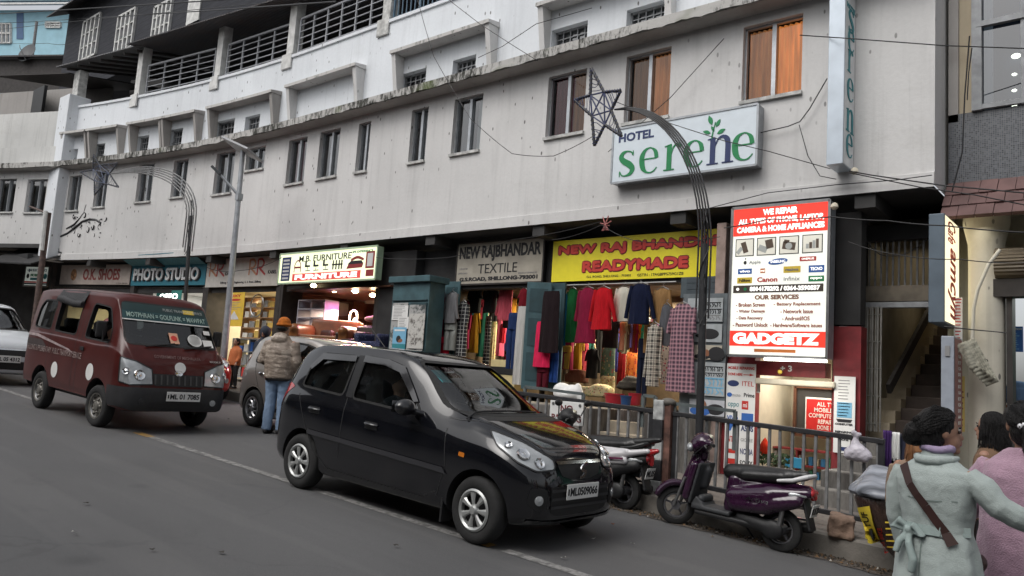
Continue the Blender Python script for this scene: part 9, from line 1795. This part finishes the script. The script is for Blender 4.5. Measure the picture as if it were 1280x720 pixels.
for i,f in enumerate(np.linspace(.475,.79,26)):
    puff=1+.045*abs(math.sin(i*math.pi/3.2));w0=np.interp(f,[.475,.60,.72,.79],[.165,.175,.175,.13]);w1=np.interp(f,[.475,.60,.72,.79],[.205,.215,.222,.19]);rows.append((z(f),-.01,0,w0*puff*.95,w1*puff,.3))
rows+=[(z(.82),-.01,0,.10,.13,0),(z(.85),0,0,.085,.095,0)]
def puffarm(pts):
    P=[];R_=[];pts=[Vector(q) for q in pts]
    for i in range(len(pts)-1):
        for q in np.linspace(0,1,7,endpoint=False):P.append(pts[i].lerp(pts[i+1],q))
    n=len(P);return ('t',P,[(.085-.025*i/n)*(1+.10*abs(math.sin(i*1.25))) for i in range(n)])
blob2('jacket',M['puffer'],mn,[puffarm([(0,.185,z(.785)),(-.02,.285,z(.62)),(.14,.22,z(.645))]),puffarm([(0,-.185,z(.785)),(-.02,-.275,z(.62)),(.09,-.24,z(.525))]),('e',(-.10,0,z(.815)),(.07,.13,.07)),('e',(-.07,0,z(.845)),(.08,.11,.05))],[ringmesh(rows,40,.03,9,1)],vox=.012,smooth=2,noise=.014,nscale=.09)
blob2('hem',M['black'],mn,[],[ringmesh([(z(.455),-.005,0,.15,.19,0),(z(.485),-.005,0,.155,.198,0)],32)],vox=.012,smooth=2)
blob2('trousers',jeans,mn,[('t',[(0,s*.09,z(.50)),(.015,s*.10,z(.36)),(.01,s*.10,z(.26)),(-.012,s*.11,.06)],[.105,.092,.082,.072]) for s in (-1,1)]+[('e',(0,0,z(.48)),(.115,.16,.08))],vox=.012,smooth=3,noise=.02,nscale=.07)
for s in (-1,1):blob2('shoe',M['black'],mn,[('c',(-.05,s*.105,.045),.04,(.15,s*.12,.038),.038)],vox=.012,smooth=2)
hatm=mat('orange knit',rgb('#b5641c'),.95,var=.2,nscale=30,bump=.6,bscale=70,stretch=(1,1,.25));blob2('hat',hatm,mn,[('e',(.005,0,H-.075),(.108,.096,.098)),('t',[(.012+.104*math.cos(a),.092*math.sin(a),H-.10) for a in np.linspace(0,6.283,20)],.022)],vox=.009,smooth=3);blob2('hair',M['hair'],mn,[('e',(-.03,0,H-.155),(.075,.085,.05))],vox=.01,smooth=2)
# ---- two people by the cable shop
p=at(332,411,9.3);zz=G(p[0])+KERB_H;o,hq,z,k=simple_person('child in a dark blue hooded coat standing by the cable shop',(p[0],9.3,zz),R(-62),p[2]-zz+.02,mat('dark blue coat',(.02,.025,.04),.85,bump=.3),M['hair'],M['black'],0,(),vox=.014)
blob2('hood',bpy.data.materials['dark blue coat'],o,[('e',hq(-.03,0,.02),(.12,.115,.13)),('c',hq(-.02,.07,-.06),.05,hq(-.02,-.07,-.06),.05)],vox=.012,smooth=3); 
p=at(297,424,9.0);zz=G(p[0])+KERB_H;simple_person('child in an orange top at the door of the cable shop',(p[0],9.0,zz),R(-80),p[2]-zz+.02,mat('orange top',(.45,.13,.04),.85),M['hair'],M['black'],0,CAPH,vox=.014)
# ------------------------------------------------------------------ wires over the street
wm=M['black']
def wire(label,pts,y,r=.009,sag=.0):
    if isinstance(y,(int,float)):y=[y]*len(pts)
    P=[Vector(at(u,v,yy)) for (u,v),yy in zip(pts,y)];Q=[]
    for i in range(len(P)-1):
        for t in np.linspace(0,1,9,endpoint=False):Q.append(P[i].lerp(P[i+1],t)+Vector((0,0,-sag*4*t*(1-t))))
    Q.append(P[-1]);b=MB();b.tube(Q,r*.72,5);tag(b.build('overhead_wire',wm,None,smooth=True),label,'wire','wires strung over the street')
wire('black cable crossing the top left corner, uppermost of the bundle',[(-30,19),(120,10),(400,-8)],8.0,.022);wire('black cable crossing the wooden house windows from the left edge',[(-30,30),(46,27),(250,14),(420,2)],[12,16.4,10,8],.022);wire('thin wire across the white windows of the wooden house',[(-30,40),(120,24),(330,4)],9,.012);wire('thin wire sagging across the pale blue house',[(-30,50),(60,54),(100,52)],12,.014,.1)
wire('thin wire from the top edge down past the second window hood',[(520,-8),(542,70),(588,148),(640,192),(692,195),(745,168)],9.3,.008,.02);wire('thin wire crossing the blank upper wall towards the big window hood',[(556,-4),(600,30),(640,56),(672,76)],9.6,.008);wire('thin wire looping from the big hood to the ledge',[(598,72),(628,58),(670,30),(740,10)],9.5,.008);wire('straight wire from the lamplit window past the blade sign to the corner building',[(1000,44),(1060,48),(1180,57),(1290,61)],[10.0,9.6,9.8,10.3],.010)
wire('thin wire crossing the hotel sign down to the foot of the blade sign',[(772,128),(840,155),(905,176),(960,189),(1038,211)],9.4,.008);wire('slanting wire on the wall right of the amber windows',[(760,190),(838,122),(905,48)],10.05,.008);wire('looped cable on the wall between the hotel sign and the blade sign',[(950,166),(985,158),(1000,152),(1012,136),(1034,98)],10.12,.011);wire('dangling cable from the wall loop to the blade sign foot',[(999,156),(1010,195),(1025,220),(1045,224)],10.05,.008)
wire('cable along the drip band from the sign to the corner',[(880,262),(960,241),(1045,231),(1120,225),(1165,219)],10.1,.009);wire('cable from the blade sign foot to the tile awning',[(1062,214),(1090,219),(1180,232),(1290,242)],[9.9,9.8,9.9,10.1],.012);wire('second cable from the blade sign foot, sagging lower over the tiles',[(1062,216),(1150,234),(1220,244),(1290,258)],[9.9,9.8,9.9,10.1],.010);wire('long cable crossing the repair sign and the dark stair recess',[(905,285),(960,274),(1040,271),(1110,276),(1180,282),(1290,291)],9.6,.011,.01)
wire('thin wire crossing the stair grille to the column',[(1060,302),(1120,318),(1200,324),(1290,328)],9.7,.008,.02);wire('drooping loop of cable before the stair grille',[(1083,300),(1100,318),(1130,318),(1158,300)],10.7,.009,.02);wire('wire crossing below the grey board to the column',[(1180,408),(1215,412),(1258,416)],9.8,.009);wire('sagging wire across the furniture and textile signs',[(470,322),(560,322),(640,300),(752,277)],9.9,.007,.03);wire('thin wire sagging across the yellow shop board',[(690,300),(752,281),(800,302),(900,296)],9.9,.007,.04);wire('tangled cables before the cable shop board',[(258,334),(300,338),(352,322)],9.2,.010,.06)
P=at(757,281,10.0);o=thing('cable_knot','red and white twisted knot of cord hanging under the wall foot','cord',P);b=MB()
for k in range(6):a=k*1.1;b.tube([(.10*math.cos(a),0,.10*math.sin(a)+.05),(0,-.01,.0),(-.06*math.cos(a*1.7),0,-.09)],.010,5)
b.build('cord',mat('red white cord',(.45,.16,.15),.7,var=.7,nscale=40),o)
wire('vertical cables down the corner of the mosaic wall',[(1212,45),(1206,120),(1203,190),(1190,240)],10.4,.012);wire('second vertical cable on the beige strip',[(1215,60),(1211,90),(1209,125)],10.45,.010)
P=at(1042,232,10.05)
for i,(u,v) in enumerate(((1043,262),(1068,218))):o=thing('insulator',['small pale lamp holder hanging by the repair sign corner','metal bracket at the foot of the blade sign'][i],'fitting',at(u,v,10.0));b=MB();b.lathe([(.02,0),(.05,.03),(.04,.07),(.015,.09)],None,12);b.build('holder',M['cream'],o,smooth=True)
# ------------------------------------------------------------------ grit, litter
lit_m=mat('pale paper scrap',(.55,.53,.50),.8,var=.3);LL=[((868,585),'paper','small crumpled white paper on the road before the silver scooter'),((744,585+75-9),'paper2','flat white scrap on the road below the black hatchback number plate'),((745,675),'p','pale scrap near the bottom edge of the road'),((790,682),'p','white crumb of paper beside the centre line'),((790,637),'p','white crumpled wrapper on the road left of the purple scooter'),((743,675),'p','torn white strip below the front bumper'),((765,659),'r','reddish dry leaf on the road by the kerb')]
for (u,v),k,lab in (((742,676),'p','torn white strip on the road below the front bumper'),((790,682),'p','white crumpled wrapper on the road left of the purple scooter'),((704,700),'p','flat pale scrap near the bottom edge of the road'),((765,658),'r','reddish dry leaf on the road beside the kerb'),((189,690),'d','dark scrap lying on the open road at the lower left'),((277,693),'d','second dark scrap on the open road, right of the first'),((107,632),'d','dark dry leaf on the road below the minivan'),((495,685),'d','dark leaf on the road between the hatchback wheels'),((285,525),'d','twig lying on the road behind the minivan front wheel'),((93,669),'p','tiny white chip on the open road')):
    d=ray(u,v);t_=(G(0)-CAMPOS[2])/(d[2]+SLOPE*d[0]);P=CAMPOS+t_*d;b=MB();n=7;rnd=random.Random(u)
    vs=[(P[0]+rnd.uniform(.012,.03)*math.cos(6.283*i/n),P[1]+rnd.uniform(.01,.025)*math.sin(6.283*i/n),G(P[0])+.012+rnd.uniform(0,.02)) for i in range(n)]+[(P[0],P[1],G(P[0])+.022)]
    b.add(vs,[(i,(i+1) % n,n) for i in range(n)]);m_={'p':lit_m,'r':mat('red leaf',(.25,.08,.05),.8),'d':mat('dark leaf',(.04,.035,.03),.8)}[k];tag(b.build('litter_scrap',m_,None),lab,'litter')
b=MB();b.m=0;rnd=random.Random(5)
for i in range(2600):
    x=rnd.uniform(-6.6,.6);y=7.64-abs(rnd.gauss(0,.10))-.01;s_=rnd.uniform(.006,.022)*(1.7 if rnd.random()<.06 else 1);zz=G(x)+.008;b.m=rnd.choice((0,0,0,1,1,2)) if rnd.random()>.03 else 3
    a=rnd.uniform(0,6.28);q=[(x+s_*math.cos(a+k*2.1)*rnd.uniform(.6,1.2),y+s_*math.sin(a+k*2.1)*rnd.uniform(.6,1.2),zz) for k in range(3)]+[(x,y,zz+s_*rnd.uniform(.5,1.1))];b.add(q,[(0,1,3),(1,2,3),(2,0,3)])
tag(b.build('gutter_debris',[mat('dark grit',(.045,.038,.03),.9),mat('brown grit',(.11,.085,.06),.9),mat('dry leaf bits',(.17,.10,.05),.9),mat('pale bits',(.5,.48,.44),.8)]),kind='stuff')
